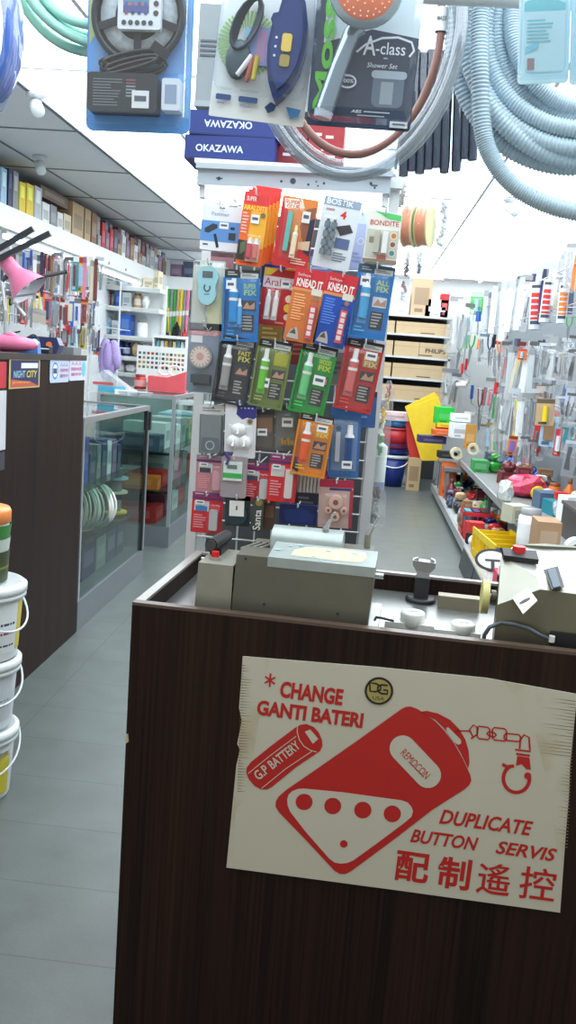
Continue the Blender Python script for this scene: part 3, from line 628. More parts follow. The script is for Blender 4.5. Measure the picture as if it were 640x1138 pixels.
p.poly([(.0, 0), (1, 0), (1, .62), (.6, .75), (.3, .6), (.2, .2)], (226, 130, 60)); p.poly([(.05, .04), (.55, .02), (.65, .14), (.1, .18)], (240, 225, 205)); p.text('SUPER', .1, .05, .5, .1, (205, 60, 40)); p.text('GLUE', .15, .11, .5, .165, (205, 60, 40)); p.poly([(.7, .15), (.97, .1), (.97, .5), (.75, .62), (.6, .4)], (150, 90, 60)); p.poly([(.85, .3), (.99, .25), (.99, .8), (.8, .75)], (45, 45, 70)); p.poly([(.62, .62), (.95, .58), (.95, .72), (.64, .72)], (225, 190, 160)); p.lines(.5, .85, .95, .95, 3, (245, 210, 190))
p.tagp(.62, .18, .84, .34); 
p.part('stick_tube', lambda m: m.box((p.u(.3), -.01, p.v(.5)), (p.w*.13, .012, p.h*.56), mat((90, 175, 165), .35), Ry(0), bev=.003)); tube_item(p, .52, .4, .86, .007, (235, 215, 180), (230, 220, 140)); p.blister(.14, .16, .7, .9, .024); p.done()
p = Pack('glue_card', 'white and silver glue card marked 4 with grey vials, rack top row', 'glue', 374, 260, 42, 76, 12, PB, (222, 228, 232))
p.rect(.0, 0, 1, .12, (150, 165, 185)); p.text('BOSTIK', .08, .02, .8, .1, (235, 240, 245)); p.text('4', .5, .17, .66, .28, (215, 45, 40), .04); p.lines(.1, .16, .45, .22, 1, (190, 150, 150)); p.poly([(.45, .4), (.8, .34), (.92, .44), (.6, .52)], (65, 60, 70)); p.rect(.5, .55, .88, .7, (95, 110, 150)); p.lines(.5, .76, .9, .9, 4, (120, 128, 140))
def vials(m):
    for r_ in range(4):
        for c_ in range(2): x = p.u(.22+c_*.18); z = p.v(.78-r_*.13); m.cyl((x, -.01, z-.008), (x, -.01, z+.006), .0075, mat((120, 135, 145), .2, .3), n=10); m.cyl((x, -.01, z+.006), (x, -.01, z+.012), .004, flat((70, 80, 90)), n=8)
p.part('vials', vials); p.blister(.08, .28, .48, .92, .022); p.done()
p = Pack('lavender_card', 'pale lavender card half hidden behind the white glue card', 'card', 399, 268, 18, 62, 8, PB+.06, (176, 188, 222)); p.rect(0, .0, 1, .2, (205, 215, 235)); p.disc(.6, .5, .22, (215, 218, 232)); p.disc(.6, .5, .15, (170, 180, 215)); p.lines(.2, .7, .8, .9, 3, (150, 160, 200)); p.done()
p = Pack('glue_box', 'white BONDITE glue box with green top flap, top right of the rack', 'glue', 425, 264, 38, 55, 7, PB-.02, (236, 234, 224), th=.03)
p.poly([(.15, -.02), (.98, .05), (.98, .16), (.6, .13)], (95, 205, 115)); p.text('BONDITE', .1, .17, .93, .27, (196, 60, 55), .01); p.rect(.04, .35, .96, .9, (206, 206, 192)); p.rect(.12, .5, .3, .62, (150, 140, 120)); 
for k, c in enumerate(((214, 130, 60), (150, 90, 70), (80, 140, 150))): p.disc(.82, .45+k*.17, .1, (238, 232, 215)); p.disc(.82, .45+k*.17, .075, c)
p.part('tubes', lambda m: [m.box((p.u(a), -.007, p.v(.6)), (p.w*.16, .011, p.h*.42), mat(c, .4), bev=.002) for a, c in ((.34, (190, 190, 175)), (.58, (242, 242, 240)))]); p.rect(.4, .84, .66, .93, (190, 110, 100)); p.rect(.0, .93, 1, 1, (150, 130, 110)); p.done()
# row 2
p = Pack('luggage_scale', 'pale blue hanging luggage scale with a hook in a clear pack', 'scale', 231, 331, 36, 80, 3, PB, (196, 200, 190))
p.poly([(.5, .5), (1, .35), (1, .95), (.45, .95)], (205, 205, 165)); p.rect(.6, .02, .95, .09, (230, 232, 235)); p.card.rect(p.u(.02), p.v(.06), p.u(.2), p.v(.02), -.0009, flat((100, 110, 120)))
def sc(m):
    mm = mat((150, 205, 215), .3, 0, .03); hw = [(.6, .07), (.57, .17), (.51, .26), (.45, .285), (.39, .26), (.35, .25), (.30, .29), (.23, .33), (.16, .30), (.11, .2), (.09, .08)]; P = [(p.u(.5+a), p.v(v)) for v, a in hw]+[(p.u(.5-a), p.v(v)) for v, a in hw[::-1]]; m.prism(P, -.02, -.003, mm)
p.part('body', sc); p.part('display', lambda m: m.rect(p.u(.34), p.v(.24), p.u(.66), p.v(.15), -.0208, flat((70, 88, 92)))); p.part('horseshoe_mark', lambda m: (m.stroke([(p.u(.5)+p.w*.09*math.cos(a), p.v(.37)+p.w*.11*math.sin(a)) for a in [2.3+i*.35 for i in range(14)]], .004, -.0206, flat((50, 70, 90))), m.rect(p.u(.42), p.v(.465), p.u(.58), p.v(.45), -.0206, flat((90, 130, 150)))))
p.part('steel_hook', lambda m: m.tube([(p.u(.42), -.01, p.v(.61)), (p.u(.43), -.01, p.v(.72)), (p.u(.5), -.01, p.v(.78)), (p.u(.5), -.01, p.v(.9)), (p.u(.6), -.01, p.v(.95)), (p.u(.68), -.01, p.v(.9))], .0018, CHROME(), 6)); p.blister(.06, .04, .94, .97, .026, mt=clear(gloss=.05, haze=.03)); p.done()
p = epoxy('bright blue epoxy pack with two small tubes, left end of rack second row', 268, 340, 40, 78, 2, (30, 120, 190), (50, 56, 58), ((40, 130, 190), (170, 205, 120)), (60, 140, 205), ('SUPER', 'FIX'), seed=5); tube_item(p, .47, .4, .8, p.w*.08, (80, 160, 215), (235, 240, 240)); p.tagp(.1, .16, .35, .28, .02); p.done()
p = Pack('glue_card', 'red Araldite twin tube card, between the blue pack and orange putty card', 'glue', 309, 331, 38, 62, 8, PB+.03, (192, 36, 42))
p.poly([(0, .0), (.4, 0), (.2, .12), (0, .14)], (225, 200, 60)); p.rect(.0, .14, 1, .34, (226, 218, 218)); p.text('Araldite', .05, .17, .97, .3, (165, 30, 40), .0); p.rect(.16, .4, .55, .9, (205, 140, 140)); p.disc(.82, .5, .11, (235, 215, 190)); p.disc(.82, .66, .12, (225, 190, 60)); p.disc(.82, .82, .09, (225, 210, 190)); p.lines(.5, .92, .9, .98, 1, (230, 150, 140))
tube_item(p, .24, .38, .9, .007, (222, 218, 215), (240, 240, 240)); tube_item(p, .46, .38, .9, .007, (226, 222, 215), (240, 240, 240)); p.blister(.1, .36, .62, .94, .02); p.tagp(.55, .18, .8, .32); p.done()
for nm, cx, cy, base, lo, t_, wd, sed in (('orange KNEAD IT putty card in the middle of the rack second row', 339, 340, (214, 122, 62), (190, 100, 50), 11, 'COPPER', 3), ('deep blue KNEAD IT putty card beside the orange one', 373, 345, (34, 82, 178), (24, 60, 150), 13, 'EPOXY', 4)):
    p = Pack('putty_card', nm, 'putty', cx, cy, 35, 80, t_, PB-.02, base)
    p.rect(0, 0, 1, .27, (208, 46, 56)); p.text('KNEAD IT', .1, .14, .93, .25, (248, 244, 238), .03); p.text('Selleys', .1, .07, .5, .12, (240, 220, 215), .0); p.rect(.0, .27, 1, .31, (226, 150, 90)); p.rect(.62, .25, .95, .34, (226, 222, 205)); p.lines(.1, .35, .56, .72, 10, tuple(min(255, c+60) for c in base), sed); p.rect(.64, .4, .9, .95, lo)
    p.poly([(.08, .96), (.2, .84), (.36, .8), (.44, .88), (.48, .97)], (190, 185, 175)); p.poly([(.16, .9), (.3, .82), (.38, .9)], (90, 80, 80)); p.disc(.8, .38, .08, (150, 120, 110))
    def f(m):
        m.cyl((p.u(.78), -.011, p.v(.93)), (p.u(.78), -.011, p.v(.48)), .0085, flat((222, 70, 80)), n=12)
        for i in range(5): m.box((p.u(.78), -.0195, p.v(.54+.08*i)), (.011, .0008, .011), flat((236, 214, 210)))
    p.part('putty_stick', f); p.blister(.62, .44, .94, .97, .024); p.done()
p = epoxy('bright blue epoxy pack with a white nozzle tube, right end of rack second row', 413, 336, 41, 80, 9, (38, 126, 196), (70, 92, 110), ((56, 140, 200), (200, 215, 110)), (84, 160, 210), ('ALL', 'FIX'), photo=(222, 226, 225), seed=6); p.tagp(.12, .17, .38, .3, .02); p.done()
# row 3
p = Pack('dial_scale', 'round dial kitchen scale in a clear grey-blue pack, left end of rack third row', 'scale', 227, 398, 38, 76, 3, PB, (128, 142, 160))
p.rect(0, 0, 1, .1, (105, 110, 118)); p.rect(0, .11, 1, .17, (190, 120, 125)); p.rect(.08, .18, .42, .28, (226, 228, 228)); p.rect(.2, .74, .75, .9, (60, 70, 80))
p.part('dial', lambda m: (m.cyl((p.u(.42), -.022, p.v(.48)), (p.u(.42), -.002, p.v(.48)), p.w*.34, mat((150, 155, 158), .3, .6), n=28), m.poly(circ(p.u(.42), p.v(.48), p.w*.29, 28), -.0226, flat((214, 196, 186))), m.poly(circ(p.u(.42), p.v(.48), p.w*.11, 20), -.023, flat((196, 150, 145))), [m.stroke([(p.u(.42)+p.w*.22*math.cos(a), p.v(.48)+p.w*.22*math.sin(a)), (p.u(.42)+p.w*.28*math.cos(a), p.v(.48)+p.w*.28*math.sin(a))], .0015, -.0229, flat((60, 60, 60))) for a in [i*.3927 for i in range(16)]]))
p.part('scale_base', lambda m: m.b2(p.u(.16), -.02, p.v(.86), p.u(.72), -.002, p.v(.74), flat((50, 58, 66)))); p.blister(.05, .12, .95, .95, .03); p.done()
for lab, cx, cy, w_, h_, t_, base, acc, tc_, wd, sd, tg in (
    ('black FAST FIX epoxy pack with silver tube, rack third row', 260, 412, 39, 74, 9, (44, 48, 54), ((48, 52, 56), (222, 214, 60)), (150, 152, 150), ('FAST', 'FIX'), 7, 0),
    ('olive green epoxy pack with lime tube, rack third row', 301, 416, 38, 74, 10, (112, 128, 66), ((190, 170, 40), (150, 190, 60)), (110, 190, 70), ('ALL', 'FIX'), 8, 1),
    ('vivid green epoxy pack with pale green tube, rack third row', 348, 422, 40, 77, 13, (30, 150, 62), ((50, 165, 60), (225, 215, 60)), (110, 195, 130), ('WOOD', 'FIX'), 9, 0),
    ('bright red epoxy pack with pink tube, right end of rack third row', 399, 418, 42, 78, 12, (190, 42, 42), ((196, 150, 60), (235, 220, 190)), (205, 110, 110), ('HEAT', 'FIX'), 10, 2),
    ('orange epoxy pack with red-orange tube, rack fourth row', 347, 495, 39, 68, 10, (222, 138, 30), ((230, 160, 50), (240, 220, 90)), (228, 96, 60), ('FIRE', 'FIX'), 12, 2)):
    p = epoxy(lab, cx, cy, w_, h_, t_, base, (34, 36, 38), acc, tc_, wd, seed=sd, Y=PB-(.02 if sd == 12 else 0))
    if sd == 9: p.tagp(.52, .42, .84, .56, .02)
    elif tg == 1: p.tagp(.3, .56, .52, .7, .02)
    elif tg == 2: p.tagp(.56, .14, .86, .25, .02)
    p.done()
p = Pack('glue_card', 'plain grey card half hidden behind green and red epoxy packs', 'glue', 372, 405, 20, 44, 4, PB+.08, (150, 152, 156)); p.rect(0, .05, 1, .2, (220, 222, 226)); p.lines(.1, .3, .9, .8, 4, (110, 112, 116)); p.done()
# row 4
p = Pack('grey_remote', 'grey slim remote control under a white header card, left of rack fourth row', 'remote', 235, 477, 27, 54, 2, PB, (214, 214, 212)); p.lines(.1, .06, .9, .16, 2, (140, 140, 140)); p.rect(.0, .2, 1, 1, (120, 124, 126))
p.part('remote_body', lambda m: m.prism(rrect(p.u(.1), p.v(.98), p.u(.92), p.v(.2), .008), -.016, -.001, mat((128, 134, 138), .35, .2))); p.part('control_pad', lambda m: (m.prism(rrect(p.u(.14), p.v(.95), p.u(.88), p.v(.66), .006), -.0172, -.016, flat((98, 108, 116))), m.stroke(circ(p.u(.5), p.v(.82), p.w*.17, 16), .003, -.0178, flat((170, 178, 182)), True))); p.done()
p = Pack('adhesive_hooks', 'white card of round adhesive wall hooks with purple splash top', 'hooks', 267, 478, 35, 62, 2, PB-.01, (222, 224, 228)); p.poly([(.3, 0), (1, 0), (1, .26), (.84, .32), (.72, .27), (.55, .31), (.36, .22), (.38, .1)], (50, 50, 130)); p.text('* * * *', .48, .09, .9, .12, (220, 220, 235), .02); p.disc(.8, .34, .11, (190, 175, 140)); p.disc(.8, .34, .07, (110, 90, 80)); p.rect(.0, .9, .3, .98, (90, 80, 130))
p.part('wall_hooks', lambda m: [(m.lathe([(.0, 0), (.019, 0), (.019, .004), (.0, .006)], mat((238, 238, 240), .3), 18, Matrix.Translation((p.u(a), -.002, p.v(b))) @ Rx(math.pi/2)), m.tube([(p.u(a), -.008, p.v(b)+.008), (p.u(a), -.014, p.v(b)), (p.u(a), -.018, p.v(b)-.012), (p.u(a), -.024, p.v(b)-.006)], .003, mat((240, 240, 242), .3), 6)) for a, b in ((.45, .5), (.3, .72), (.66, .72))]); p.blister(.1, .38, .95, .9, .03); p.done()
p = Pack('plug_pack', 'small grey-brown blister pack right of the adhesive hooks card', 'hardware', 293, 478, 24, 46, 1, PB+.03, (96, 92, 88)); p.rect(.1, .2, .9, .55, (150, 110, 80)); p.rect(0, 0, 1, .12, (60, 62, 64)); p.blister(.05, .15, .95, .95, .02); p.tagp(.25, .45, .7, .62, .018); p.done()
p = Pack('brass_fitting_pack', 'blister pack of small brass fittings left of the orange epoxy pack', 'hardware', 319, 476, 27, 50, 2, PB+.03, (108, 112, 108)); p.rect(0, 0, 1, .1, (60, 64, 66)); p.tagp(.3, .26, .75, .46, .012)
p.part('fittings', lambda m: [m.cyl((p.u(.3+.13*k), -.007, p.v(.72+.04*(k % 2))), (p.u(.36+.13*k), -.007, p.v(.86)), .005, mat((180, 150, 80), .35, .7), n=8) for k in range(4)]); p.blister(.05, .15, .95, .95, .022); p.done()
p = Pack('sealant_card', 'tall blue card with a dark blue tube and white brush, right of orange epoxy pack', 'sealant', 383, 492, 34, 78, 3, PB+.02, (60, 116, 186)); p.rect(.0, 0, 1, .12, (50, 120, 200)); p.rect(.08, .2, .9, .9, (110, 150, 196)); p.disc(.28, .3, .09, (70, 90, 120)); tube_item(p, .66, .24, .86, p.w*.16, (30, 74, 130), (236, 238, 238)); p.part('white_brush', lambda m: m.box((p.u(.28), -.008, p.v(.56)), (.012, .006, p.h*.42), flat((196, 208, 222)), bev=.003)); p.blister(.06, .17, .94, .93, .03); p.tagp(.45, .74, .78, .85, .03); p.done()
# row 5
def redcard(lab, cx, cy, w_, h_, t_, base=(198, 40, 52), pic=(70, 80, 100), item=(190, 192, 190), Y=PB, split=False, top=(120, 60, 110)):
    p = Pack('lighter_card', lab, 'card', cx, cy, w_, h_, t_, Y, base); p.rect(0, 0, 1, .1, top); p.rect(.0, .12, 1, .18, (90, 50, 110)); p.lines(.08, .03, .5, .08, 1, (225, 180, 190)); p.rect(.08, .22, .55, .46, (205, 205, 210)); p.rect(.12, .34, .5, .46, pic); p.lines(.08, .55, .5, .9, 6, (228, 150, 155))
    p.part('contents', lambda m: m.prism(rrect(p.u(.6), p.v(.9), p.u(.86), p.v(.4 if not split else .3), .004), -.012, -.001, mat(item, .35))); p.blister(.52, .26, .94, .95, .018); p.tagp(.12, .2, .4, .3); return p
redcard('faded pink card under the grey remote, left of rack fifth row', 234, 527, 33, 42, 3, (190, 130, 140), (60, 70, 80), (205, 150, 160), PB, False, (150, 130, 150)).done()
p = Pack('charm_bag', 'pink zip bag with a green and white label, beside the faded pink card', 'bag', 260, 530, 29, 46, 3, PB-.02, (150, 90, 110), cardmat=clear((215, 140, 165), .05, .35)); p.card = MB(); p.card.prism(rrect(-p.w/2, -p.h, p.w/2, 0, .006), -.006, .004, clear((205, 110, 140), .06, .3)); p.part('paper_label', lambda m: (m.b2(p.u(.1), -.011, p.v(.58), p.u(.82), -.0066, p.v(.12), flat((214, 226, 220))), m.rect(p.u(.1), p.v(.52), p.u(.82), p.v(.40), -.0114, flat((60, 170, 80))), m.rect(p.u(.24), p.v(.3), p.u(.62), p.v(.2), -.0114, flat((110, 120, 125))))); p.part('drawstring', lambda m: m.tube([(p.u(.1), -.008, p.v(-.1)), (p.u(.3), -.01, p.v(.06)), (p.u(.2), -.012, p.v(.2))], .004, flat((70, 55, 110)), 6)); p.done()
redcard('small bright red card with a grey clip, right of the green-labelled bag', 286, 536, 32, 44, 4).done()
redcard('bright red card with two silver keys, centre of rack fifth row', 314, 532, 32, 52, 5, (214, 44, 50), (205, 200, 195), (214, 205, 200), PB-.02, True).done()
p = Pack('nozzle_pack', 'clear pack of slim grey nozzles under the orange epoxy pack', 'nozzles', 344, 536, 28, 24, 3, PB+.02, (160, 158, 156)); p.part('nozzles', lambda m: [m.cyl((p.u(.15+.14*k), -.007, p.v(.95)), (p.u(.18+.14*k), -.007, p.v(.1)), .004, mat((206, 204, 200), .4), .002, n=8) for k in range(6)]); p.done()
p = Pack('magenta_card', 'bright magenta card hanging low beside the nozzle pack', 'card', 358, 536, 16, 26, 3, PB+.04, (196, 30, 96)); p.rect(.2, .2, .8, .5, (226, 110, 160)); p.done()
p = Pack('toy_card', 'beige card of pink plastic knobs, right of rack bottom row', 'card', 373, 560, 38, 54, 3, PB, (198, 165, 158)); p.rect(0, 0, 1, .16, (172, 40, 70)); p.rect(.3, .17, .95, .22, (60, 60, 120)); p.rect(.9, .2, 1, 1, (170, 60, 75)); p.part('plastic_knobs', lambda m: [(m.cyl((p.u(a), -.016, p.v(b)), (p.u(a), -.001, p.v(b)), r, mat((222, 180, 160), .4), n=16), m.cyl((p.u(a), -.018, p.v(b)), (p.u(a), -.016, p.v(b)), r*.4, flat((120, 70, 70)), n=12)) for a, b, r in ((.5, .45, .018), (.5, .75, .012), (.3, .62, .009), (.75, .62, .009))]); p.blister(.1, .26, .88, .95, .026); p.done()
redcard('red card with a slim grey-blue bar, left end of rack bottom row', 230, 570, 35, 46, 4, (204, 42, 50), (60, 130, 190), (176, 178, 180)).done()
p = Pack('round_black_gadget', 'dark round gadget with a plain white tag, rack bottom row', 'gadget', 264, 568, 28, 34, 2, PB, (52, 66, 70)); p.part('round_body', lambda m: m.cyl((p.u(.5), -.02, p.v(.6)), (p.u(.5), -.002, p.v(.6)), p.w*.4, mat((40, 62, 68), .4), n=22)); p.part('white_tag', lambda m: (m.b2(p.u(.22), -.024, p.v(.62), p.u(.8), -.021, p.v(.12), flat((228, 228, 224))), m.rect(p.u(.48), p.v(.42), p.u(.54), p.v(.28), -.0245, flat((60, 60, 60))))); p.done()
p = Pack('santa_strip', 'narrow dark strip pack printed Santa sideways, rack bottom row', 'pack', 286, 572, 13, 38, 5, PB-.01, (66, 72, 66)); p.disc(.55, .14, .3, (150, 140, 60)); t_, f_, a, b, c, d = text_geo('Santa', .01, 0); W_ = p.h*.6/(b-a); p.card.add([(p.u(.5)-(v[1]-.35)*p.w*.9, -.002, p.v(.95)+(v[0]-a)*W_) for v in t_], f_, flat((232, 232, 226))); p.done()
p = Pack('brown_sachet', 'small brown sachet beside the Santa strip', 'pack', 299, 572, 14, 34, 3, PB+.02, (96, 74, 62)); p.rect(.15, .2, .85, .6, (130, 100, 80)); p.done()
p = Pack('blue_folded_bag', 'dark blue folded bag low on the rack behind the key machine', 'bag', 331, 572, 42, 22, 3, PB+.03, (32, 48, 104), th=.02); p.poly([(.1, .3), (.6, .15), (.95, .5), (.9, .9), (.2, .9)], (40, 62, 130)); p.done()
# filler cards seen deeper in the rack
for i, (cx, cy, c) in enumerate(((300, 372, (176, 150, 70)), (333, 385, (150, 60, 60)), (252, 383, (40, 100, 160)), (304, 300, (40, 60, 130)), (330, 305, (190, 160, 60)), (356, 300, (120, 150, 190)), (395, 372, (40, 70, 130)), (258, 512, (70, 60, 110)), (340, 560, (60, 64, 70)), (246, 300, (200, 150, 160)), (405, 455, (60, 110, 170)))):
    p = Pack('hanging_card', ['mustard', 'dull red', 'steel blue', 'navy', 'ochre', 'powder blue', 'indigo', 'plum', 'charcoal', 'rose', 'mid blue'][i]+' card peeping out behind the front packs of the rack', 'card', cx, cy, 26, 40, 4, PB+.11, c); p.rect(0, 0, 1, .15, tuple(int(x*.6) for x in c)); p.lines(.15, .3, .85, .8, 4, tuple(min(255, x+60) for x in c)); p.done()
# rack hooks reach each pack's hole
for i, (q, Y) in enumerate(HOOKS):
    m = MB(); m.cyl((q.x, Y-.03, q.z), (q.x, RY-.003, q.z), .0019, WIRE, n=6); m.cyl((q.x, Y-.03, q.z), (q.x, Y-.036, q.z+.012), .0019, WIRE, n=6); m.build('hook', rk)
# things on the rack's right side
def hanging_bag(name, lab, cat, px, py, w_, h_, Y, cols, group=None):
    C = at_y(px, py, Y); k = scale_at(C); W, Hh = w_*k, h_*k; t = thing(name, lab, cat, C+Vector((0, 0, Hh/2)), (0, 0, rnd.uniform(-.2, .2)), group)
    m = MB()
    for i in range(16):
        c = cols[int(i/16*len(cols))]; z = -Hh*.95+Hh*.75*i/16; a = rnd.uniform(0, 3.1); L = W*rnd.uniform(.2, .4)
        p = Vector((rnd.uniform(-.14, .14)*W, rnd.uniform(-.1, .1)*W, z+L*.3)); d = Vector((math.cos(a)*L*.6, rnd.uniform(-.2, .2)*L, math.sin(a)*L)); m.cyl(p-d/2, p+d/2, W*rnd.uniform(.06, .13), mat(c, .4, 0, .15), n=7)
    m.build('contents', t); m = MB(); P = [(-W*.5, -Hh), (W*.5, -Hh*.98), (W*.45, -Hh*.3), (W*.12, 0), (-W*.12, 0), (-W*.48, -Hh*.35)]; m.prism(P, -W*.32, W*.32, clear(gloss=.10, haze=.12)); m.build('plastic_bag', t); return t
hanging_bag('green_tool_bag', 'clear bag of green and yellow garden parts on the rack side', 'bag', 424, 475, 22, 66, 2.62, [(50, 150, 60), (225, 235, 225), (230, 190, 40)])
t = thing('sealant_tube', 'pale cloudy tube hanging below the green bag on the rack side', 'tube', at_y(423, 492, 2.66)); m = MB(); m.lathe([(0, -.14), (.02, -.14), (.022, -.13), (.022, -.01), (.008, 0), (0, 0)], mat((196, 206, 206), .4), 16); m.build('tube_body', t); m = MB(); m.lathe([(.0225, -.14), (.0225, -.115)], flat((110, 130, 170)), 16); m.build('blue_band', t)
hanging_bag('hardware_bag', 'clear bag of grey metal parts low on the rack side', 'bag', 417, 558, 24, 52, 2.64, [(120, 124, 126), (160, 160, 165), (90, 70, 70)])
hanging_bag('yellow_flap_bag', 'small yellow-topped bag next to the red epoxy pack', 'bag', 431, 440, 13, 34, 2.64, [(205, 170, 40), (190, 80, 60)])
# ================================================================== LIGHT FITTING AND THINGS ABOVE THE RACK
A = at_y(219, 195, 2.5); B = at_y(434, 205, 2.5); k = scale_at(A)
fx = thing('fluorescent_fixture', 'long pale grey metal light fixture mounted across the rack top', 'light', A, (0, -math.atan2(B.z-A.z, B.x-A.x), 0)); W = (B-A).length
HB = 21*k; m = MB(); m.b2(0, 0, -HB*.45, W, .05, HB*.55, mat((168, 178, 186), .5, .1, .05)); m.b2(-.002, -.012, HB*.35, W+.004, .0, HB*.62, mat((176, 186, 192), .5)); 
def dot(x, z, r): m.cyl((x, -.0008, z), (x, .001, z), r, flat((60, 66, 74)), n=10)
for u_, z_, r_ in ((.115, -.05, .005), (.44, -.05, .0035), (.5, -.03, .008), (.58, -.1, .0035), (.62, -.02, .0025), (.63, -.12, .0025), (.66, -.05, .0035), (.9, 0, .004), (.92, -.1, .003)): dot(u_*W, z_*HB*2, r_)
for u_ in (.1, .9): m.rect(u_*W, -.12*HB, u_*W+.018, -.06*HB, -.0009, flat((50, 54, 60)))
m.build('housing', fx)
m = MB(); m.cyl((.02, .03, -HB*.45-.016), (W-.02, .03, -HB*.45-.016), .0125, TG, n=14); o = m.build('fluorescent_tube', fx); o['label'] = 'lit white fluorescent tube'
for x in (.012, W-.012): m = MB(); m.b2(x-.008, .015, -HB*.45-.03, x+.008, .045, -HB*.45, flat((210, 212, 212))); m.build('tube_holder', fx)
# posts carrying the fixture are the rack's; top shelf board
t2 = at_y(330, 187, RY).z
m = MB(); m.b2(xL0-.02, RY-.03, A.z+.004, xR0+.02, RY-.005, A.z+.03, WIRE); m.build('top_bar', rk)
SHZ = at_y(250, 178, 2.62).z
m = MB(); m.b2(xL0-.06, RY+.05, SHZ-.012, xR0, RY+.42, SHZ, WIRE); m.build('top_shelf', rk)
for x in (xL0, xR0): m = MB(); m.b2(x-.012, RY+.08, zT-.06, x+.012, RY+.10, SHZ-.012, WIRE); m.build('shelf_support', rk)
# two boxes
kk = 2.72/1000
for i, (zz, lab, fl_) in enumerate(((0, 'dark blue OKAZAWA box resting upright on the rack top shelf', False), (1, 'dark blue OKAZAWA box stacked upside down on the upright one', True))):
    q0 = at_y(205, 170, 2.62); q1 = at_y(305, 170, 2.62); w_ = q1.x-q0.x; h_ = .064
    t = thing('okazawa_box', lab, 'box', ((q0.x+q1.x)/2+(.008 if i else 0), 2.70, SHZ+zz*(h_+.001)), (0, 0, .02 if i else -.015)); m = MB(); m.b2(-w_/2, -.08, 0, w_/2, .08, h_, mat((30, 48, 116), .5, 0, .06)); m.build('carton', t)
    m = MB(); cx = -.01 if i else -.02; m.text('OKAZAWA', cx-.075, h_*.32, cx+.06, h_*.62, -.0806, flat((205, 212, 230)), .02, 0, fl_); m.rect(-w_/2+.002, h_*.02, w_/2-.002, h_*.07, -.0804, flat((22, 36, 90))); m.build('lettering', t)
for i, (px, c, lab) in enumerate(((322, (120, 30, 40), 'dark red patterned box standing behind the clear hose coil'), (362, (150, 36, 44), 'red and white printed box behind the shower set pack'))):
    q = at_y(px, 175, 2.72); t = thing('printed_box', lab, 'box', (q.x, 2.74, SHZ)); m = MB(); m.b2(-.05, -.05, 0, .05, .05, .13, mat(c, .5, 0, .2, 40)); m.build('carton', t); m = MB(); r6 = random.Random(i)
    for k_ in range(7): a = r6.uniform(-.045, .02); z_ = r6.uniform(.01, .11); m.rect(a, z_, a+.022, z_+.008, -.0505-.0001*k_, flat((205, 195, 200)))
    m.build('print', t)
# grey air conditioner hung from the ceiling
q0 = at_y(216, 118, 3.4); q1 = at_y(347, 124, 3.4); t = thing('air_conditioner', 'grey ceiling air conditioner with dark slots behind the hanging cable pack', 'air conditioner', ((q0.x+q1.x)/2, 3.4, q0.z)); w_ = q1.x-q0.x
m = MB(); m.b2(-w_/2, 0, 0, w_/2, .5, 2.72-q0.z-.004, mat((112, 120, 124), .5, .1)); m.build('casing', t); m = MB()
for j in range(4): m.b2(-w_/2+.01, -.003, .17+j*.016, w_/2-.01, .001, .177+j*.016, flat((58, 66, 76)))
m.build('vent_slots', t); m = MB(); m.b2(-w_/2-.001, -.006, 0, w_/2+.001, .0, .02, flat((128, 138, 146))); m.build('lower_lip', t)

# ================================================================== FRONT HANGING RAIL AND ITS PACKS (near the camera)
FY = 1.62
q = at_y(500, 4, FY+.18); RZ = q.z
rl = thing('hanging_rail', 'white round rail overhead from which packs and hoses hang', 'rail', (0, FY+.14, RZ)); m = MB(); m.cyl((-.95, 0, 0), (.85, 0, 0), .017, mat((226, 234, 240), .3), n=16); m.build('rail_tube', rl)
for x in (-.8, .75): m = MB(); m.cyl((x, 0, .01), (x, 0, ZC-RZ+.02), .004, CHROME(), n=8); m.build('drop_rod', rl)
def rail_hook(x, z, y0):
    m = MB(); m.tube([(x, y0, z), (x, y0+.02, z+.02), (x, FY+.14, RZ+.016), (x, FY+.158, RZ), (x, FY+.15, RZ-.012)], .0018, CHROME(), 6); m.build('hook', rl, (0, -FY-.14, -RZ))
# LED strip pack
p = Pack('led_strip_pack', 'blue blister pack with black LED reel, remote and power adapter, top left', 'pack', 155, 60, 119, 165, 1.5, FY, (104, 168, 238), r=.012); p.poly([(0, .0), (.22, 0), (.16, .3), (.02, .45)], (188, 205, 140)); p.poly([(.8, .1), (.99, .05), (.99, .9), (.9, .9), (.86, .5)], (140, 190, 240)); p.poly([(.1, .42), (.9, .42), (.95, .62), (.05, .62)], (120, 168, 225))
zc = p.v(.27)
def reel(m):
    b = mat((38, 42, 50), .35); R0_ = p.w*.415
    m.cyl((p.u(.5), -.006, zc), (p.u(.5), -.003, zc), R0_, b, n=48); m.tube([(p.u(.5)+R0_*math.cos(a*.1309), -.014, zc+R0_*math.sin(a*.1309)) for a in range(48)], .006, b, 6, True); m.cyl((p.u(.5), -.018, zc), (p.u(.5), -.004, zc), .022, b, n=20)
    for k_ in range(5): a = math.radians(-90+72*k_); m.box((p.u(.5)+R0_*.55*math.cos(a), -.016, zc+R0_*.55*math.sin(a)), (R0_*.8, .003, .012), b, Ry(-a))
p.part('led_reel', reel); p.part('led_strip', lambda m: m.lathe([(p.w*.22, 0), (p.w*.36, 0), (p.w*.36, .004), (p.w*.22, .004)], mat((196, 206, 212), .35, 0, .5, 90), 40, Matrix.Translation((p.u(.5), -.007, zc)) @ Rx(math.pi/2)), 'pale coiled LED strip')
RMz0, RMz1 = p.v(.385), p.v(.04)
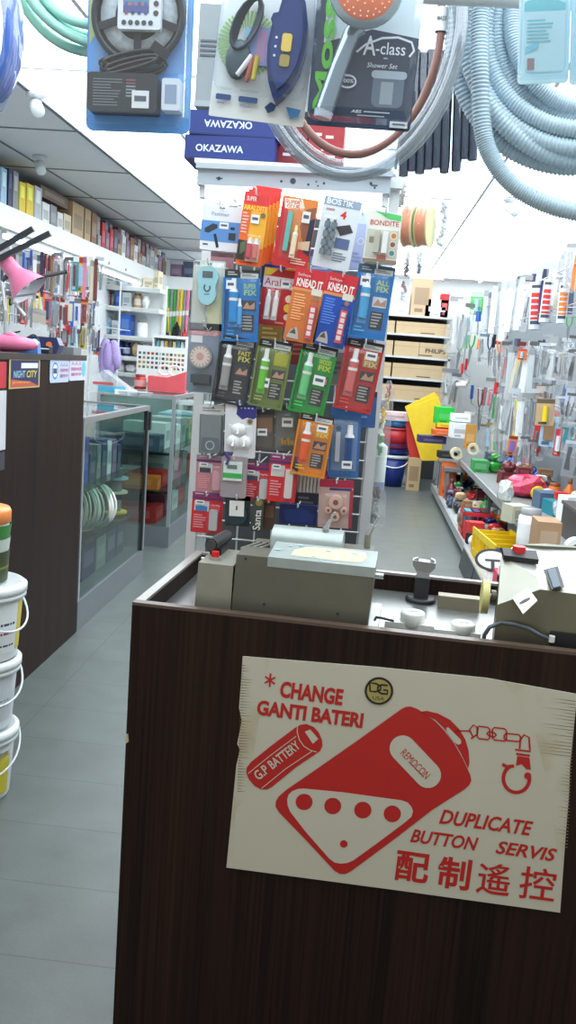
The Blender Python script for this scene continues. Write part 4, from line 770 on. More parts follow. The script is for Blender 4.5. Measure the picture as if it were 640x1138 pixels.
def rem(m):
    m.prism(rrect(p.u(.33), RMz0, p.u(.73), RMz1, .004), -.030, -.018, flat((232, 236, 238))); cs = [[(235, 190, 60), (225, 90, 70), (225, 100, 80), (230, 90, 70)], [(70, 140, 170), (90, 160, 160), (90, 150, 150), (80, 150, 140)], [(70, 110, 190), (90, 120, 190), (70, 100, 180), (60, 110, 180)], [(150, 80, 110), (80, 70, 100), (70, 80, 140), (90, 90, 150)]]
    m.rect(p.u(.38), p.v(.285), p.u(.62), p.v(.09), -.0303, flat((200, 120, 110))); m.rect(p.u(.38), p.v(.22), p.u(.62), p.v(.155), -.0304, flat((90, 150, 170))); m.rect(p.u(.38), p.v(.285), p.u(.62), p.v(.24), -.0304, flat((90, 100, 150)))
    for r_ in range(4):
        for c_ in range(4): m.poly(circ(p.u(.41+.06*c_), p.v(.12+.055*r_), .0032, 10), -.0308, flat(cs[r_][c_]))
    for c_ in range(5): m.poly(circ(p.u(.39+.062*c_), p.v(.345), .0042, 12), -.0308, flat((70, 74, 82)))
    for r_ in range(4): m.poly(circ(p.u(.685), p.v(.11+.058*r_), .0045, 12), -.0308, flat((90, 70, 74)))
p.part('remote_control', rem, 'white remote with coloured buttons')
def coil(m):
    b = mat((30, 33, 38), .35)
    for k_ in range(7):
        m.tube([(p.u(.46+.0*k_)+p.w*(.32-.015*k_)*math.cos(t*.3), -.012-.0022*k_, p.v(.575)-.008*math.sin(k_*1.3)+p.h*.05*math.sin(t*.3+.2*k_)) for t in range(21)], .003, b, 6, True)
    m.box((p.u(.72), -.02, p.v(.50)), (.03, .01, .016), b, Ry(.6)); m.box((p.u(.66), -.022, p.v(.535)), (.03, .003, .002), CHROME(), Ry(-.6))
p.part('coiled_cable', coil)
def adp(m):
    m.prism(rrect(p.u(.06), p.v(.9), p.u(.72), p.v(.66), .006), -.034, -.002, mat((44, 50, 56), .4)); r6 = random.Random(2)
    for j in range(10): m.rect(p.u(.12), p.v(.70+j*.018), p.u(.12+.02+r6.uniform(.14, .26)), p.v(.706+j*.018), -.0343, flat((120, 128, 132)))
    for j in range(6): m.rect(p.u(.43), p.v(.7+j*.02), p.u(.52), p.v(.709+j*.02), -.0343, flat((150, 90, 90) if j < 2 else (150, 156, 160)))
p.part('power_adapter', adp); p.part('controller_box', lambda m: (m.prism(rrect(p.u(.76), p.v(.88), p.u(.93), p.v(.68), .003), -.03, -.002, flat((222, 230, 238))), m.rect(p.u(.79), p.v(.84), p.u(.9), p.v(.72), -.0303, flat((150, 165, 190)))))
p.tagp(.49, .77, .65, .88, .032); p.blister(.02, .02, .97, .975, .042, mt=clear((245, 250, 255), .07, .03), rr_=.08); tp_ = p.done(False); rail_hook(p.top.x, p.top.z, FY)
# cable / tracker pack
p = Pack('cable_pack', 'white card with navy boat-shaped device, coiled cable and green sunburst', 'pack', 294, 55, 108, 152, 7.5, FY+.02, (232, 236, 232), r=.003); c_ = (.32, .48)
for k_ in range(44):
    a = math.radians(k_*360/44); b = a+.075; A_ = lambda t, r: (c_[0]+r*math.cos(t), c_[1]+r*.72*math.sin(t))
    r0 = .16; r1 = .31; p.poly([A_(a, r0), A_(a, r1), A_(b, r1), A_(b, r0)], (150, 200, 110))
p.rect(.32, .36, .56, .62, (140, 160, 215)); p.rect(.42, .38, .52, .6, (190, 150, 190)); p.rect(.28, .38, .36, .44, (140, 195, 215))
def boat(m):
    P = [(.70, .10), (.80, .09), (.88, .2), (.93, .34), (.94, .5), (.9, .66), (.84, .76), (.76, .84), (.70, .88), (.66, .84), (.60, .74), (.565, .62), (.55, .5), (.57, .36), (.55, .33), (.57, .29), (.62, .28), (.64, .2)]
    m.prism([(p.u(a), p.v(b)) for a, b in P][::-1], -.03, -.002, mat((40, 58, 110), .2)); m.prism([(p.u(.745+(a-.745)*.8), p.v(.5+(b-.5)*.8)) for a, b in P][::-1], -.038, -.03, mat((46, 66, 122), .18))
p.part('navy_device', boat); p.part('yellow_button', lambda m: (m.prism(rrect(p.u(.7), p.v(.55), p.u(.8), p.v(.43), .004), -.042, -.038, flat((238, 200, 90))), m.prism(rrect(p.u(.7), p.v(.65), p.u(.8), p.v(.57), .004), -.041, -.038, flat((170, 150, 80))), [m.poly(circ(p.u(.64), p.v(.46+.06*j), .0022, 8), -.0385, flat((220, 228, 240))) for j in range(3)]), 'yellow button panel')
def cab(m):
    b = mat((40, 50, 62), .4)
    for k_ in range(6): m.tube([(p.u(.30)+(.012+.002*k_)*math.cos(t*.4)+.012*math.sin(t*.4), -.008-.002*k_, p.v(.36)+p.h*.18*math.sin(t*.4)) for t in range(16)], .0024, b, 6, True)
    m.ball((p.u(.25), -.008, p.v(.6)), .022, mat((66, 84, 92), .4), 12, (1, .4, 1.5))
p.part('coiled_cable', cab); p.part('connectors', lambda m: [(m.cyl((p.u(a), -.02, p.v(.58)), (p.u(b), -.02, p.v(c)), .0055, flat(col), .004)) for a, b, c, col in ((.40, .27, .72, (235, 230, 230)), (.42, .37, .76, (170, 90, 70)), (.45, .44, .74, (205, 185, 60)))])
for a, b in ((.06, .22), (.3, .5)): p.rr(a, .845, b, .885, (70, 95, 140)); p.lines(a+.02, .9, b-.02, .925, 1, (150, 155, 165))
p.poly([(.58, .9), (.64, .86), (.7, .88), (.68, .92), (.62, .94)], (40, 60, 110)); p.poly([(.8, .88), (.96, .89), (.94, .94), (.86, .96)], (70, 130, 180)); p.blister(.03, .06, .97, .83, .045, mt=clear((245, 250, 255), .05, .02), rr_=.1); p.done(False); rail_hook(p.top.x, p.top.z, FY+.02)
# shower set
p = Pack('shower_set_pack', 'clear shower set pack with orange shower head and A-class lettering', 'shower', 406, 54, 117, 168, 5.5, FY, (46, 62, 84), r=.006)
p.rect(0, 0, 1, .13, (190, 215, 225)); p.poly([(.1, .13), (1, .10), (1, .42), (.55, .38), (.1, .48)], (222, 236, 240)); 
g_ = flat((100, 200, 60)); tv, tf, a, b, c, d = text_geo('Mosse', .03); hh_ = p.h*.86
p.card.add([(p.u(.13)-(v[1]-.3)*p.w*.2, -.0042, p.v(.9)+(v[0]-a)*hh_/(b-a)) for v in tv], tf, g_)
p.text('A', .48, .42, .60, .54, (240, 244, 248), .01); p.text('-class', .6, .455, .88, .53, (240, 244, 248), .005); p.lines(.68, .55, .74, .565, 1, (190, 200, 210))
p.card.stroke([(p.u(.42), p.v(.53)), (p.u(.5), p.v(.48)), (p.u(.65), p.v(.435)), (p.u(.8), p.v(.425)), (p.u(.93), p.v(.45)), (p.u(.96), p.v(.5)), (p.u(.92), p.v(.54))], .0035, -.0046, flat((235, 240, 245)))
p.text('Shower Set', .53, .585, .82, .615, (235, 240, 245), .0, .25); p.rr(.6, .65, .9, .86, (96, 112, 128), .2); p.rect(.68, .7, .8, .84, (150, 160, 165)); p.rr(.58, .63, .92, .68, (170, 185, 195), .5)
p.card.stroke(circ(p.u(.36), p.v(.715), p.w*.08, 20, p.w*.055), .003, -.0046, flat((225, 232, 238)), True); p.text('100%', .3, .695, .42, .72, (225, 232, 238)); p.text('ABS', .42, .885, .52, .905, (235, 240, 245), .01, .2); p.lines(.54, .89, .92, .905, 1, (190, 198, 205)); p.lines(.48, .915, .88, .93, 1, (170, 180, 190)); p.tagp(.8, .945, .97, .985)
hc = (p.u(.47), p.v(.22))
def head(m):
    m.lathe([(0, 0), (.03, .002), (.052, .012), (.06, .024), (.058, .03), (0, .03)], mat((176, 196, 204), .22, .6), 32, Matrix.Translation((hc[0], -.03, hc[1])) @ Rx(math.pi/2) @ Rz(0) @ Matrix.Diagonal((1, 1, 1, 1)))
    a = math.radians(193); e = (p.u(.17), p.v(.93)); m.tube([(hc[0]-.01, -.02, hc[1]-.045), (p.u(.36), -.026, p.v(.45)), (p.u(.27), -.027, p.v(.66)), (e[0], -.024, e[1])], [.016, .0135, .0145, .0165], mat((158, 176, 190), .18, .75, .05), 16); m.cyl((e[0], -.024, e[1]), (e[0]-.002, -.024, e[1]-.012), .0165, mat((200, 208, 214), .3), .015)
p.part('shower_head', head); 
def face_(m):
    m.lathe([(0, .0635), (.045, .0625), (.048, .060)], mat((240, 128, 88), .35), 32, Matrix.Translation((hc[0], 0, hc[1])) @ Rx(math.pi/2))
    for r_, n_ in ((.012, 6), (.024, 12), (.036, 18), (.043, 26)):
        for j in range(n_): m.poly(circ(hc[0]+r_*math.cos(6.283*j/n_), hc[1]+r_*math.sin(6.283*j/n_), .0014, 6), -.0642, flat((250, 220, 190)))
p.part('spray_face', face_, 'orange spray face'); p.blister(.015, .01, .985, .985, .07, mt=clear((245, 250, 255), .06, .02), rr_=.06); p.done(False); rail_hook(p.top.x, p.top.z, FY)
# pack at the right
for lab, cx, w_, dx in (('pale turquoise and white pack in front of the grey conduit coil', 605, 56, 0), ('pale pack cut by the right picture edge beside the turquoise pack', 662, 54, 1)):
    p = Pack('pale_pack', lab, 'pack', cx, 28, w_, 122, 1.5, FY-.02, (205, 232, 240), r=.006); p.rr(.12, .3, .9, .9, (232, 240, 240), .12); p.poly([(.1, .3), (.5, .25), (.9, .32), (.9, .38), (.1, .38)], (110, 200, 205)); p.lines(.16, .45, .7, .66, 7, (120, 195, 205)); p.poly([(.14, .68), (.4, .64), (.38, .7), (.14, .74)], (120, 205, 220)); p.rect(.18, .78, .32, .88, (170, 100, 105)); p.part('inner_pouch', lambda m: m.prism(rrect(p.u(.1), p.v(.93), p.u(.92), p.v(.28), .012), -.012, -.009, clear((240, 248, 250), .04, .03))); p.blister(.02, .02, .98, .97, .03, mt=clear((240, 250, 255), .08, .05), rr_=.06); p.done(False); rail_hook(p.top.x, p.top.z, FY-.02)
# blue wrapped thing at the left edge
q = at_y(-14, 40, FY+.1); t = thing('wrapped_blue_hose', 'blue coil wrapped in clear plastic at the top left picture edge', 'hose', (q.x, q.y, q.z)); m = MB()
for j in range(6): m.tube([((.05+.0*j)*math.cos(a*.314), -.03+.012*j, .105*math.sin(a*.314)) for a in range(20)], .008, mat((70, 110, 190), .35), 8, True)
m.build('coil', t); m = MB(); m.lathe([(0, -.13), (.03, -.125), (.062, -.05), (.064, .05), (.04, .12), (.012, .16), (.0, .165)], clear((230, 240, 255), .12, .12), 16); m.build('plastic_wrap', t)
m = MB(); m.cyl((q.x, q.y, q.z+.15), (q.x, FY+.14, RZ), .0016, CHROME(), n=6); m.build('hook', rl, (0, -FY-.14, -RZ))
# hose coils -----------------------------------------------------------
def hose_coil(name, lab, px, py, Y, radii, r, mt, rib=0, sq=1.0, n=70, seed=0, dy=None):
    q = at_y(px, py, Y); rr_ = random.Random(seed); m = MB()
    for j, R in enumerate(radii):
        ox = rr_.uniform(-.012, .012); oy = (dy or 2*r*.9)*(j % 3)+rr_.uniform(-.003, .003); N = n
        m.tube([(ox+R*sq*math.cos(a*2*math.pi/N), oy+.01*math.sin(a*6*math.pi/N+j), R*math.sin(a*2*math.pi/N)) for a in range(N)], r, mt, 12, True, rib)
    o = m.build(name, None, q); tag(o, lab, 'hose'); return o, q
k = (FY+.3)/1000
TH = clear((205, 212, 216), .10, .16)
o, q = hose_coil('clear_hose_coil', 'loose ring of clear grey plastic hose behind the shower set', 400, 22, 1.86, [.285, .262, .278], .0115, TH, 0, .70, 60, 3)
m = MB(); m.cyl((q.x, q.y, RZ-.008), (q.x, FY+.14, RZ), .002, CHROME(), n=6); m.build('hook', rl, (0, -FY-.14, -RZ))
q2 = q; m = MB(); m.tube([(.158*math.cos(a), .05, .235*math.sin(a)) for a in [1.2-i*.11 for i in range(38)]], .0085, mat((140, 98, 88), .4), 10); o = m.build('copper_hose', None, q); tag(o, 'copper-coloured hose nested inside the clear hose ring', 'hose')
m = MB(); a = .12; m.lathe([(.0118, -.022), (.0118, .022)], flat((224, 226, 228)), 14); m.text('MADE', -.009, -.004, .009, .004, -.0122, flat((60, 60, 60)))
o = m.build('hose_label', None); o.matrix_world = Matrix.Translation((q.x+.158*math.cos(.1), q.y+.05, q.z+.235*math.sin(.1))) ; tag(o, 'white sticker wrapped round the copper-coloured hose', 'sticker')
rc = mat((182, 204, 216), .4, 0, .06, 20)
o, q = hose_coil('grey_conduit_coil', 'big coil of ribbed grey corrugated conduit at the top right', 664, 20, 1.98, [.27, .235, .255, .215, .19, .225, .17, .2, .275, .25, .18], .019, rc, .13, .98, 800, 5, .026)
m = MB(); m.tube(smooth([(-.235, -.055, .05), (-.236, -.055, -.03), (-.226, -.06, -.13), (-.208, -.06, -.24), (-.178, -.06, -.30), (-.128, -.06, -.345), (-.048, -.055, -.375), (.06, -.05, -.385), (.2, -.04, -.37)], 62), .0185, rc, 12, False, .13); o2 = m.build('loose_conduit_end', None, q); tag(o2, 'loose length of ribbed grey conduit drooping in front of the big coil', 'hose')
# conduit inner ring face
m = MB(); m.cyl((q.x, q.y+.03, q.z+.2), (q.x, FY+.14, RZ+.2), .002, CHROME(), n=6)
o, q3 = hose_coil('green_hose_coil', 'pale green garden hose coil cut by the top edge, left of the LED pack', 112, -62, 2.0, [.19, .175, .2, .16], .011, mat((150, 205, 190), .35), 0, 1, 50, 6)
# black foam pipe bundles
bk = mat((30, 36, 46), .5)
for i in range(15):
    px = 450+(i*8.6+(4 if i > 5 else 0) if i < 9 else (i-9)*13+6); top = (60 if i < 6 or i > 11 else 95) - (i % 2)*4; bot = [196, 190, 193, 188, 186, 192, 190, 176, 178, 182, 176, 184, 186, 180, 174][i]
    a = at_y(px+4, top, (2.9 if i < 9 else 2.96)); b = at_y(px-2+(i % 9)*.5, bot, (2.9 if i < 9 else 2.96)); t = thing('pipe_insulation', 'black foam pipe sleeve in plastic, %s of the hanging bunch from the left' % ORD[i], 'pipe', a, group='black foam pipe sleeves'); d_ = b-a
    m = MB(); m.cyl((0, 0, 0), d_, .0145, bk, n=12); m.build('foam_tube', t); m = MB(); m.tube([(0, -.0, .0), d_*.95, d_*1.06], [.0155, .0165, .007], clear((225, 235, 245), .05, .0), 10); m.build('plastic_sleeve', t)
a = at_y(445, 57, 2.93); b = at_y(535, 64, 2.93); t = thing('pipe_rail', 'thin wire bar from which the black pipe sleeves hang', 'rail', a); m = MB(); m.cyl((-.05, 0, .0), (b.x-a.x+.05, 0, .0), .004, CHROME(), n=8); m.build('bar', t); m = MB(); [m.cyl((x, 0, 0), (x, 0, ZC-a.z+.028), .003, CHROME(), n=6) for x in (0, b.x-a.x)]; m.build('drop_wires', t)
# orange reels beside the rack
for i, (px, py, w_, lab) in enumerate(((456, 252, .03, 'orange ribbon reel in plastic nearer the rack'), (472, 252, .036, 'orange ribbon reel in plastic right of its twin'))):
    q = at_y(px, py, 3.2); t = thing('ribbon_reel', lab, 'reel', q, (.0, .12, -1.9), 'orange reels beside the rack'); m = MB(); m.cyl((0, -w_/2, 0), (0, w_/2, 0), .062, mat((226, 140, 100), .45), n=28); m.build('orange_winding', t)
    m = MB(); [m.cyl((0, s_*w_/2, 0), (0, s_*(w_/2+.004), 0), .068, mat((216, 210, 150), .5), n=28) for s_ in (-1, 1)]; m.build('flange', t)
    m = MB(); m.lathe([(0, -.1), (.06, -.085), (.085, 0), (.07, .07), (.01, .14), (0, .14)], clear(gloss=.05, haze=.03), 14, Matrix.Diagonal((1, .4, 1, 1))); m.build('plastic_wrap', t)
t = hanging_bag('clear_bag', 'crumpled clear bag hanging right of the orange reels', 'bag', 492, 245, 22, 62, 3.25, [(215, 220, 222), (185, 192, 196)])
for i, (px, py, w_, h_, cols, lab) in enumerate(((447, 215, 20, 30, [(130, 130, 120), (190, 190, 190)], 'small clear bag of screws above the orange reels'), (452, 292, 14, 34, [(60, 66, 80), (205, 208, 210)], 'clear bag of dark clips under the left orange reel'), (466, 290, 16, 30, [(50, 60, 90), (225, 228, 230)], 'clear bag of blue and white clips under the orange reels'), (449, 322, 14, 26, [(205, 210, 212), (150, 90, 100)], 'white mixed-parts bag beside the rack edge'))): hanging_bag('parts_bag', lab, 'bag', px, py, w_, h_, 3.15, cols)
a = at_y(443, 218, 3.18); t = thing('wire_hook_bar', 'wire bar crossing above the orange reels beside the rack', 'rail', a); m = MB(); m.cyl((-.06, 0, 0), (.2, 0, 0), .003, WIRE, n=6); m.cyl((-.06, 0, 0), (-.06, -.25, -.02), .003, WIRE, n=6); m.build('bar', t)
# ceiling cameras
for px, py, s_, lab, Z in ((40, 122, 1.0, 'white dome-nosed security camera on the ceiling nearest the viewer', ZC), (44, 190, .9, 'white security camera on the ceiling above the yellow files', ZC), (566, 236, 1.0, 'white security camera with a blue lens on the right ceiling', ZC)):
    q = at_z(px, py-8, ZC-.05) ; t = thing('security_camera', lab, 'camera', (q.x, q.y, ZC), (0, 0, .5)); wm = mat((214, 220, 224), .4); m = MB(); m.lathe([(.0, -.001), (.05, -.001), (.05, -.02), (.03, -.03), (0, -.03)], wm, 18); m.build('mount', t)
    m = MB(); m.lathe([(0, -.075), (.028, -.075), (.033, -.07), (.033, .05), (.026, .065), (0, .065)], wm, 18, Matrix.Translation((0, -.02, -.075)) @ Rx(math.pi/2+.5-math.pi)); m.cyl((0, 0, -.03), (0, 0, -.06), .014, wm); m.build('camera_body', t); m = MB(); m.cyl((0, -.062, -.105), (0, -.066, -.107), .02, flat((50, 54, 66) if px < 500 else (90, 110, 200)), n=14); m.build('lens', t)
# ================================================================== GENERIC GOODS
def col_of(n): return CN[n]
def carton(t, w, d, h, c, seed=0, front='-y'):
    r = random.Random(seed); m = MB(); m.b2(-w/2, -d/2, 0, w/2, d/2, h, mat(c, .55, 0, .08, 20)); m.build('carton', t); m = MB(); l = tuple(min(255, int(v*.75+55)) for v in c) if sum(c) < 450 else tuple(int(v*.80) for v in c)
    m.rect(-w*.36, h*.3, w*.36, h*(.55+.25*r.random()), -d/2-.0008, flat(l)); m.rect(-w*.3, h*.1, w*.1, h*.2, -d/2-.0008, flat(tuple(int(v*.7) for v in c)))
    x = w/2+.0008; m.add([(x, -d*.36, h*.3), (x, d*.36, h*.3), (x, d*.36, h*.7), (x, -d*.36, h*.7)], [(0, 1, 2, 3)], flat(l)); m.build('printed_label', t)
def file_box(t, w, d, h, c, seed=0):
    m = MB(); m.b2(-w/2, -d/2, 0, w/2, d/2, h, mat(c, .5, 0, .2, 60)); m.build('case', t); m = MB(); x = w/2+.001; m.add([(x, -d*.3, h*.55), (x, d*.3, h*.55), (x, d*.3, h*.9), (x, -d*.3, h*.9)], [(0, 1, 2, 3)], flat(tuple(min(255, v+50) for v in c))); m.rect(-w*.3, h*.5, w*.3, h*.9, -d/2-.001, flat(tuple(int(v*.6) for v in c))); m.build('spine_label', t)
def jar(t, w, d, h, c, seed=0):
    r = min(w, d)/2; m = MB(); m.lathe([(0, 0), (r*.95, 0), (r, h*.06), (r, h*.78), (r*.8, h*.84), (r*.8, h*.86), (0, h*.86)], mat(c, .35), 14); m.build('body', t); m = MB(); m.lathe([(r*.86, h*.84), (r*.86, h), (0, h)], flat(tuple(int(v*.6) for v in c)), 14); m.build('lid', t); m = MB(); m.lathe([(r*1.01, h*.2), (r*1.01, h*.62)], flat(tuple(min(255, int(v*.4+150)) for v in c)), 14); m.build('wrap_label', t)
def bottle(t, w, d, h, c, seed=0):
    r = min(w, d)/2; m = MB(); m.lathe([(0, 0), (r, 0), (r, h*.6), (r*.4, h*.76), (r*.34, h*.86), (0, h*.86)], mat(c, .3), 12); m.build('body', t); m = MB(); m.lathe([(r*.42, h*.83), (r*.42, h), (0, h)], flat(tuple(int(v*.5) for v in c)), 12); m.build('cap', t)
def tape(t, w, d, h, c, seed=0):
    R = min(w, h)/2; m = MB(); N = 18; vs = []
    for y in (-d/2, d/2):
        for rr in (R, R*.55): vs += [(rr*math.cos(6.2832*i/N), y, R+rr*math.sin(6.2832*i/N)) for i in range(N)]
    fs = []
    for i in range(N): j = (i+1) % N; fs += [(i, j, 2*N+j, 2*N+i), (N+i, 3*N+i, 3*N+j, N+j), (i, N+i, N+j, j), (2*N+i, 2*N+j, 3*N+j, 3*N+i)]
    m.add(vs, fs, mat(c, .4)); m.build('tape', t); m = MB(); vs = [(R*.56*math.cos(6.2832*i/N), y, R+R*.56*math.sin(6.2832*i/N)) for y in (-d/2-.002, d/2+.002) for i in range(N)]; m.add(vs, [(i, (i+1) % N, (i+1) % N+N, i+N) for i in range(N)], flat((205, 190, 160))); m.build('core', t)
def bagg(t, w, d, h, c, seed=0):
    r = random.Random(seed*7+3); m = MB(); N = 11; M = 7; vs = []
    for k in range(M):
        ph = -math.pi/2+math.pi*k/(M-1)
        for i in range(N): a = 6.2832*i/N; q = abs(math.cos(ph))**.6; j = 1+r.uniform(-.16, .16); vs.append((.5*w*q*j*math.cos(a), .5*d*q*j*math.sin(a), max(0, h*(.5+.5*math.sin(ph))*(1+r.uniform(-.1, .0)))))
    fs = [(k*N+i, k*N+(i+1) % N, (k+1)*N+(i+1) % N, (k+1)*N+i) for k in range(M-1) for i in range(N)]; m.add(vs, fs, mat(c, .22, 0, .35, 45)); m.build('bag_body', t)
    m = MB(); a = r.uniform(-.5, .5); m.prism([(-w*.28, 0), (w*.28, h*.1), (w*.22, h*.3), (-w*.25, h*.22)], -.002, .002, flat(r.choice([(225, 225, 225), (60, 70, 90), (200, 60, 60), (230, 200, 80)])), Matrix.Translation((0, -d*.40, h*.62)) @ Rx(-.7)); m.build('sticker', t)
def basket(t, w, d, h, c, seed=0):
    mt = mat(c, .4); m = MB(); th = .004
    m.b2(-w/2, -d/2, 0, w/2, d/2, .004, mt)
    for x0, y0, x1, y1 in ((-w/2, -d/2, w/2, -d/2+th), (-w/2, d/2-th, w/2, d/2), (-w/2, -d/2, -w/2+th, d/2), (w/2-th, -d/2, w/2, d/2)):
        m.b2(x0, y0, 0, x1, y1, h*.25, mt); m.b2(x0, y0, h*.85, x1, y1, h, mt)
        n = 6
        for i in range(n+1):
            fx_ = x0+(x1-x0-th)*i/n if x1-x0 > th*2 else x0; fy_ = y0+(y1-y0-th)*i/n if y1-y0 > th*2 else y0; m.b2(fx_, fy_, h*.25, fx_+th, fy_+th, h*.85, mt)
    m.build('basket_body', t); r = random.Random(seed)
    for i in range(3):
        cc = r.choice(NAMES)[1]; m = MB(); x = -w*.3+w*.3*i; m.box((x, 0, h*.5+.01), (w*.22, d*.6, h*.9), mat(cc, .5)); m.build('contents', t)
# hanging goods: origin at the hanging point, goods below, front towards -y
def g_screwdriver(t, w, h, c, s=0):
    m = MB(); m.cyl((0, 0, 0), (0, 0, -h*.42), w*.3, mat(c, .35), w*.36, 10); m.build('handle', t); m = MB(); m.cyl((0, 0, -h*.42), (0, 0, -h), w*.1, CHROME(), n=8); m.build('shaft', t)
def g_brush(t, w, h, c, s=0):
    m = MB(); m.prism([(-w*.15, -h*.55), (w*.15, -h*.55), (w*.14, -h*.1), (w*.07, 0), (-w*.07, 0), (-w*.14, -h*.1)], -.008, .008, mat(c, .4)); m.build('handle', t); m = MB(); m.b2(-w*.42, -.011, -h*.68, w*.42, .011, -h*.55, CHROME()); m.build('ferrule', t); m = MB(); m.prism([(-w*.44, -h), (w*.44, -h), (w*.41, -h*.68), (-w*.41, -h*.68)], -.009, .009, mat((190, 180, 165), .8, 0, .3, 90)); m.build('bristles', t)
def g_pliers(t, w, h, c, s=0):
    m = MB(); m.tube(smooth([(-w*.05, 0, -h*.42), (-w*.3, 0, -h*.25), (-w*.34, 0, 0)], 4), w*.1, mat(c, .35), 8); m.tube(smooth([(w*.05, 0, -h*.42), (w*.3, 0, -h*.25), (w*.34, 0, 0)], 4), w*.1, mat(c, .35), 8); m.build('grips', t); m = MB(); m.prism([(0, -h), (w*.12, -h*.8), (w*.2, -h*.5), (w*.08, -h*.38), (-w*.08, -h*.38), (-w*.2, -h*.5), (-w*.12, -h*.8)], -.007, .007, mat((120, 124, 128), .35, .7)); m.build('jaws', t)
def g_card(t, w, h, c, s=0):
    r = random.Random(s); m = MB(); m.prism(rrect(-w/2, -h, w/2, 0, min(w, h)*.08), 0, .002, mat(c, .45, 0, .06)); c2 = tuple(int(v*.5) for v in c) if sum(c) > 380 else tuple(min(255, int(v*.4+150)) for v in c)
    m.rect(-w/2, -h*.18, w/2, -h*.02, -.0006, flat(r.choice([c2, (225, 225, 225), (200, 40, 45), (40, 70, 150)]))); m.rect(-w*.35, -h*.95, w*.1, -h*.86, -.0006, flat(c2)); m.build('card', t)
    m = MB(); k = r.randrange(3)
    if k == 0: m.cyl((0, -.012, -h*.85), (0, -.012, -h*.28), w*.16, mat(r.choice(NAMES)[1], .35), n=10)
    elif k == 1: m.prism(rrect(-w*.3, -h*.82, w*.3, -h*.26, w*.08), -.016, -.001, mat(r.choice(NAMES)[1], .35))
    else:
        for j in (-1, 1): m.cyl((j*w*.18, -.01, -h*.85), (j*w*.18, -.01, -h*.25), w*.1, mat((150, 155, 160), .3, .6), n=8)
    m.build('product', t); m = MB(); m.prism(rrect(-w*.42, -h*.88, w*.42, -h*.22, w*.08), -.024, -.0012, CLR); m.build('blister', t)
def g_tube(t, w, h, c, s=0):
    r = w*.42; m = MB(); m.cyl((0, 0, -h), (0, 0, -h*.22), r, mat((206, 210, 214), .35), n=14); m.build('cartridge', t); m = MB(); m.cyl((0, 0, -h*.22), (0, 0, 0), r*.34, flat((225, 228, 230)), r*.12, 10); m.build('nozzle', t)
    m = MB(); 
    for a, b, cc in ((.92, .86, (60, 66, 80)), (.32, .27, (60, 66, 80)), (.84, .80, c), (.77, .70, c), (.67, .60, c), (.57, .50, c), (.47, .40, c)):
        z0, z1 = -h*a, -h*b; N = 10; vs = [(1.02*r*math.cos(-2.4+1.7*i/N), 1.02*r*math.sin(-2.4+1.7*i/N), z) for z in (z0, z1) for i in range(N+1)]; m.add(vs, [(i, i+1, i+N+2, i+N+1) for i in range(N)], flat(cc))
    m.build('printed_band', t)
def g_strip(t, w, h, c, s=0):
    m = MB(); m.prism(rrect(-w/2, -h, w/2, -h*.08, w*.1), -.006, .006, mat(c, .35, 0, .1)); m.build('slim_blade', t); m = MB(); m.prism([(-w*.55, -h*.14), (w*.55, -h*.14), (w*.4, 0), (-w*.4, 0)], -.008, .008, flat(tuple(int(v*.75) for v in c))); m.build('header', t)
def g_clearbag(t, w, h, c, s=0):
    r = random.Random(s); m = MB(); 
    cs = [c, tuple(int(v*.55) for v in c), (90, 94, 98), (150, 152, 154), r.choice(NAMES)[1]]
    for j in range(r.randrange(2, 5)):
        x0 = r.uniform(-.34, .34)*w; x1 = x0+r.uniform(-.2, .2)*w; z0 = -h*r.uniform(.6, .96); z1 = -h*r.uniform(.16, .4); cc = r.choice(cs)
        if r.random() < .5: m.cyl((x0, 0, z0), (x1, 0, z1), w*r.uniform(.05, .16), mat(cc, .35, .4 if sum(cc) > 330 else 0), w*r.uniform(.04, .1), n=7)
        else: a = w*r.uniform(.06, .2); m.prism([(x0-a, z0), (x0+a, z0-.02*h), (x1+a*.6, (z0+z1)/2), (x1+a, z1), (x1-a*.5, z1+.02*h), (x0-a*.7, (z0+z1)/2)], -.01*(j+1), -.01*j, mat(cc, .4))
    m.build('contents', t); m = MB(); m.prism([(-w*.5, -h), (w*.5, -h), (w*.48, -h*.12), (-w*.48, -h*.12)], -.022, .022, clear(gloss=.14, haze=.1)); m.build('plastic_bag', t); m = MB(); m.prism([(-w*.5, -h*.09), (w*.5, -h*.09), (w*.5, 0), (-w*.5, 0)], -.001, .001, mat((186, 192, 196) if s % 3 == 0 else tuple(int(v*.6) for v in c), .5)); m.build('header', t)
def g_roller(t, w, h, c, s=0):
    m = MB(); m.cyl((-w*.45, 0, -h*.9), (w*.45, 0, -h*.9), w*.22, mat((232, 230, 224), .8, 0, .1), n=14); m.build('roller_sleeve', t); m = MB(); m.tube([(w*.5, 0, -h*.9), (w*.52, 0, -h*.65), (0, 0, -h*.55), (0, 0, -h*.4)], w*.05, CHROME(), 6); m.build('wire_frame', t); m = MB(); m.cyl((0, 0, -h*.42), (0, 0, 0), w*.13, mat(c, .35), n=10); m.build('handle', t)
def g_hammer(t, w, h, c, s=0):
    m = MB(); m.cyl((0, 0, -h), (0, 0, -h*.1), w*.1, mat(c, .4), w*.08, 10); m.build('handle', t); m = MB(); m.b2(-w*.5, -w*.12, -h*.16, w*.35, w*.12, -h*.02, mat((90, 94, 98), .35, .6)); m.cyl((w*.35, 0, -h*.09), (w*.5, 0, -h*.09), w*.14, mat((120, 124, 128), .3, .7)); m.build('head', t)
def g_coil(t, w, h, c, s=0):
    m = MB(); [m.tube([(w*.45*math.cos(a*.314), .012*(j-1), -h*.5+h*.45*math.sin(a*.314)) for a in range(20)], w*.06, mat(c, .4), 6, True) for j in range(4)]; m.build('cable_loops', t); m = MB(); m.b2(-w*.12, -.025, -h*.16, w*.12, .025, -h*.02, flat((225, 225, 225))); m.build('tie_label', t)
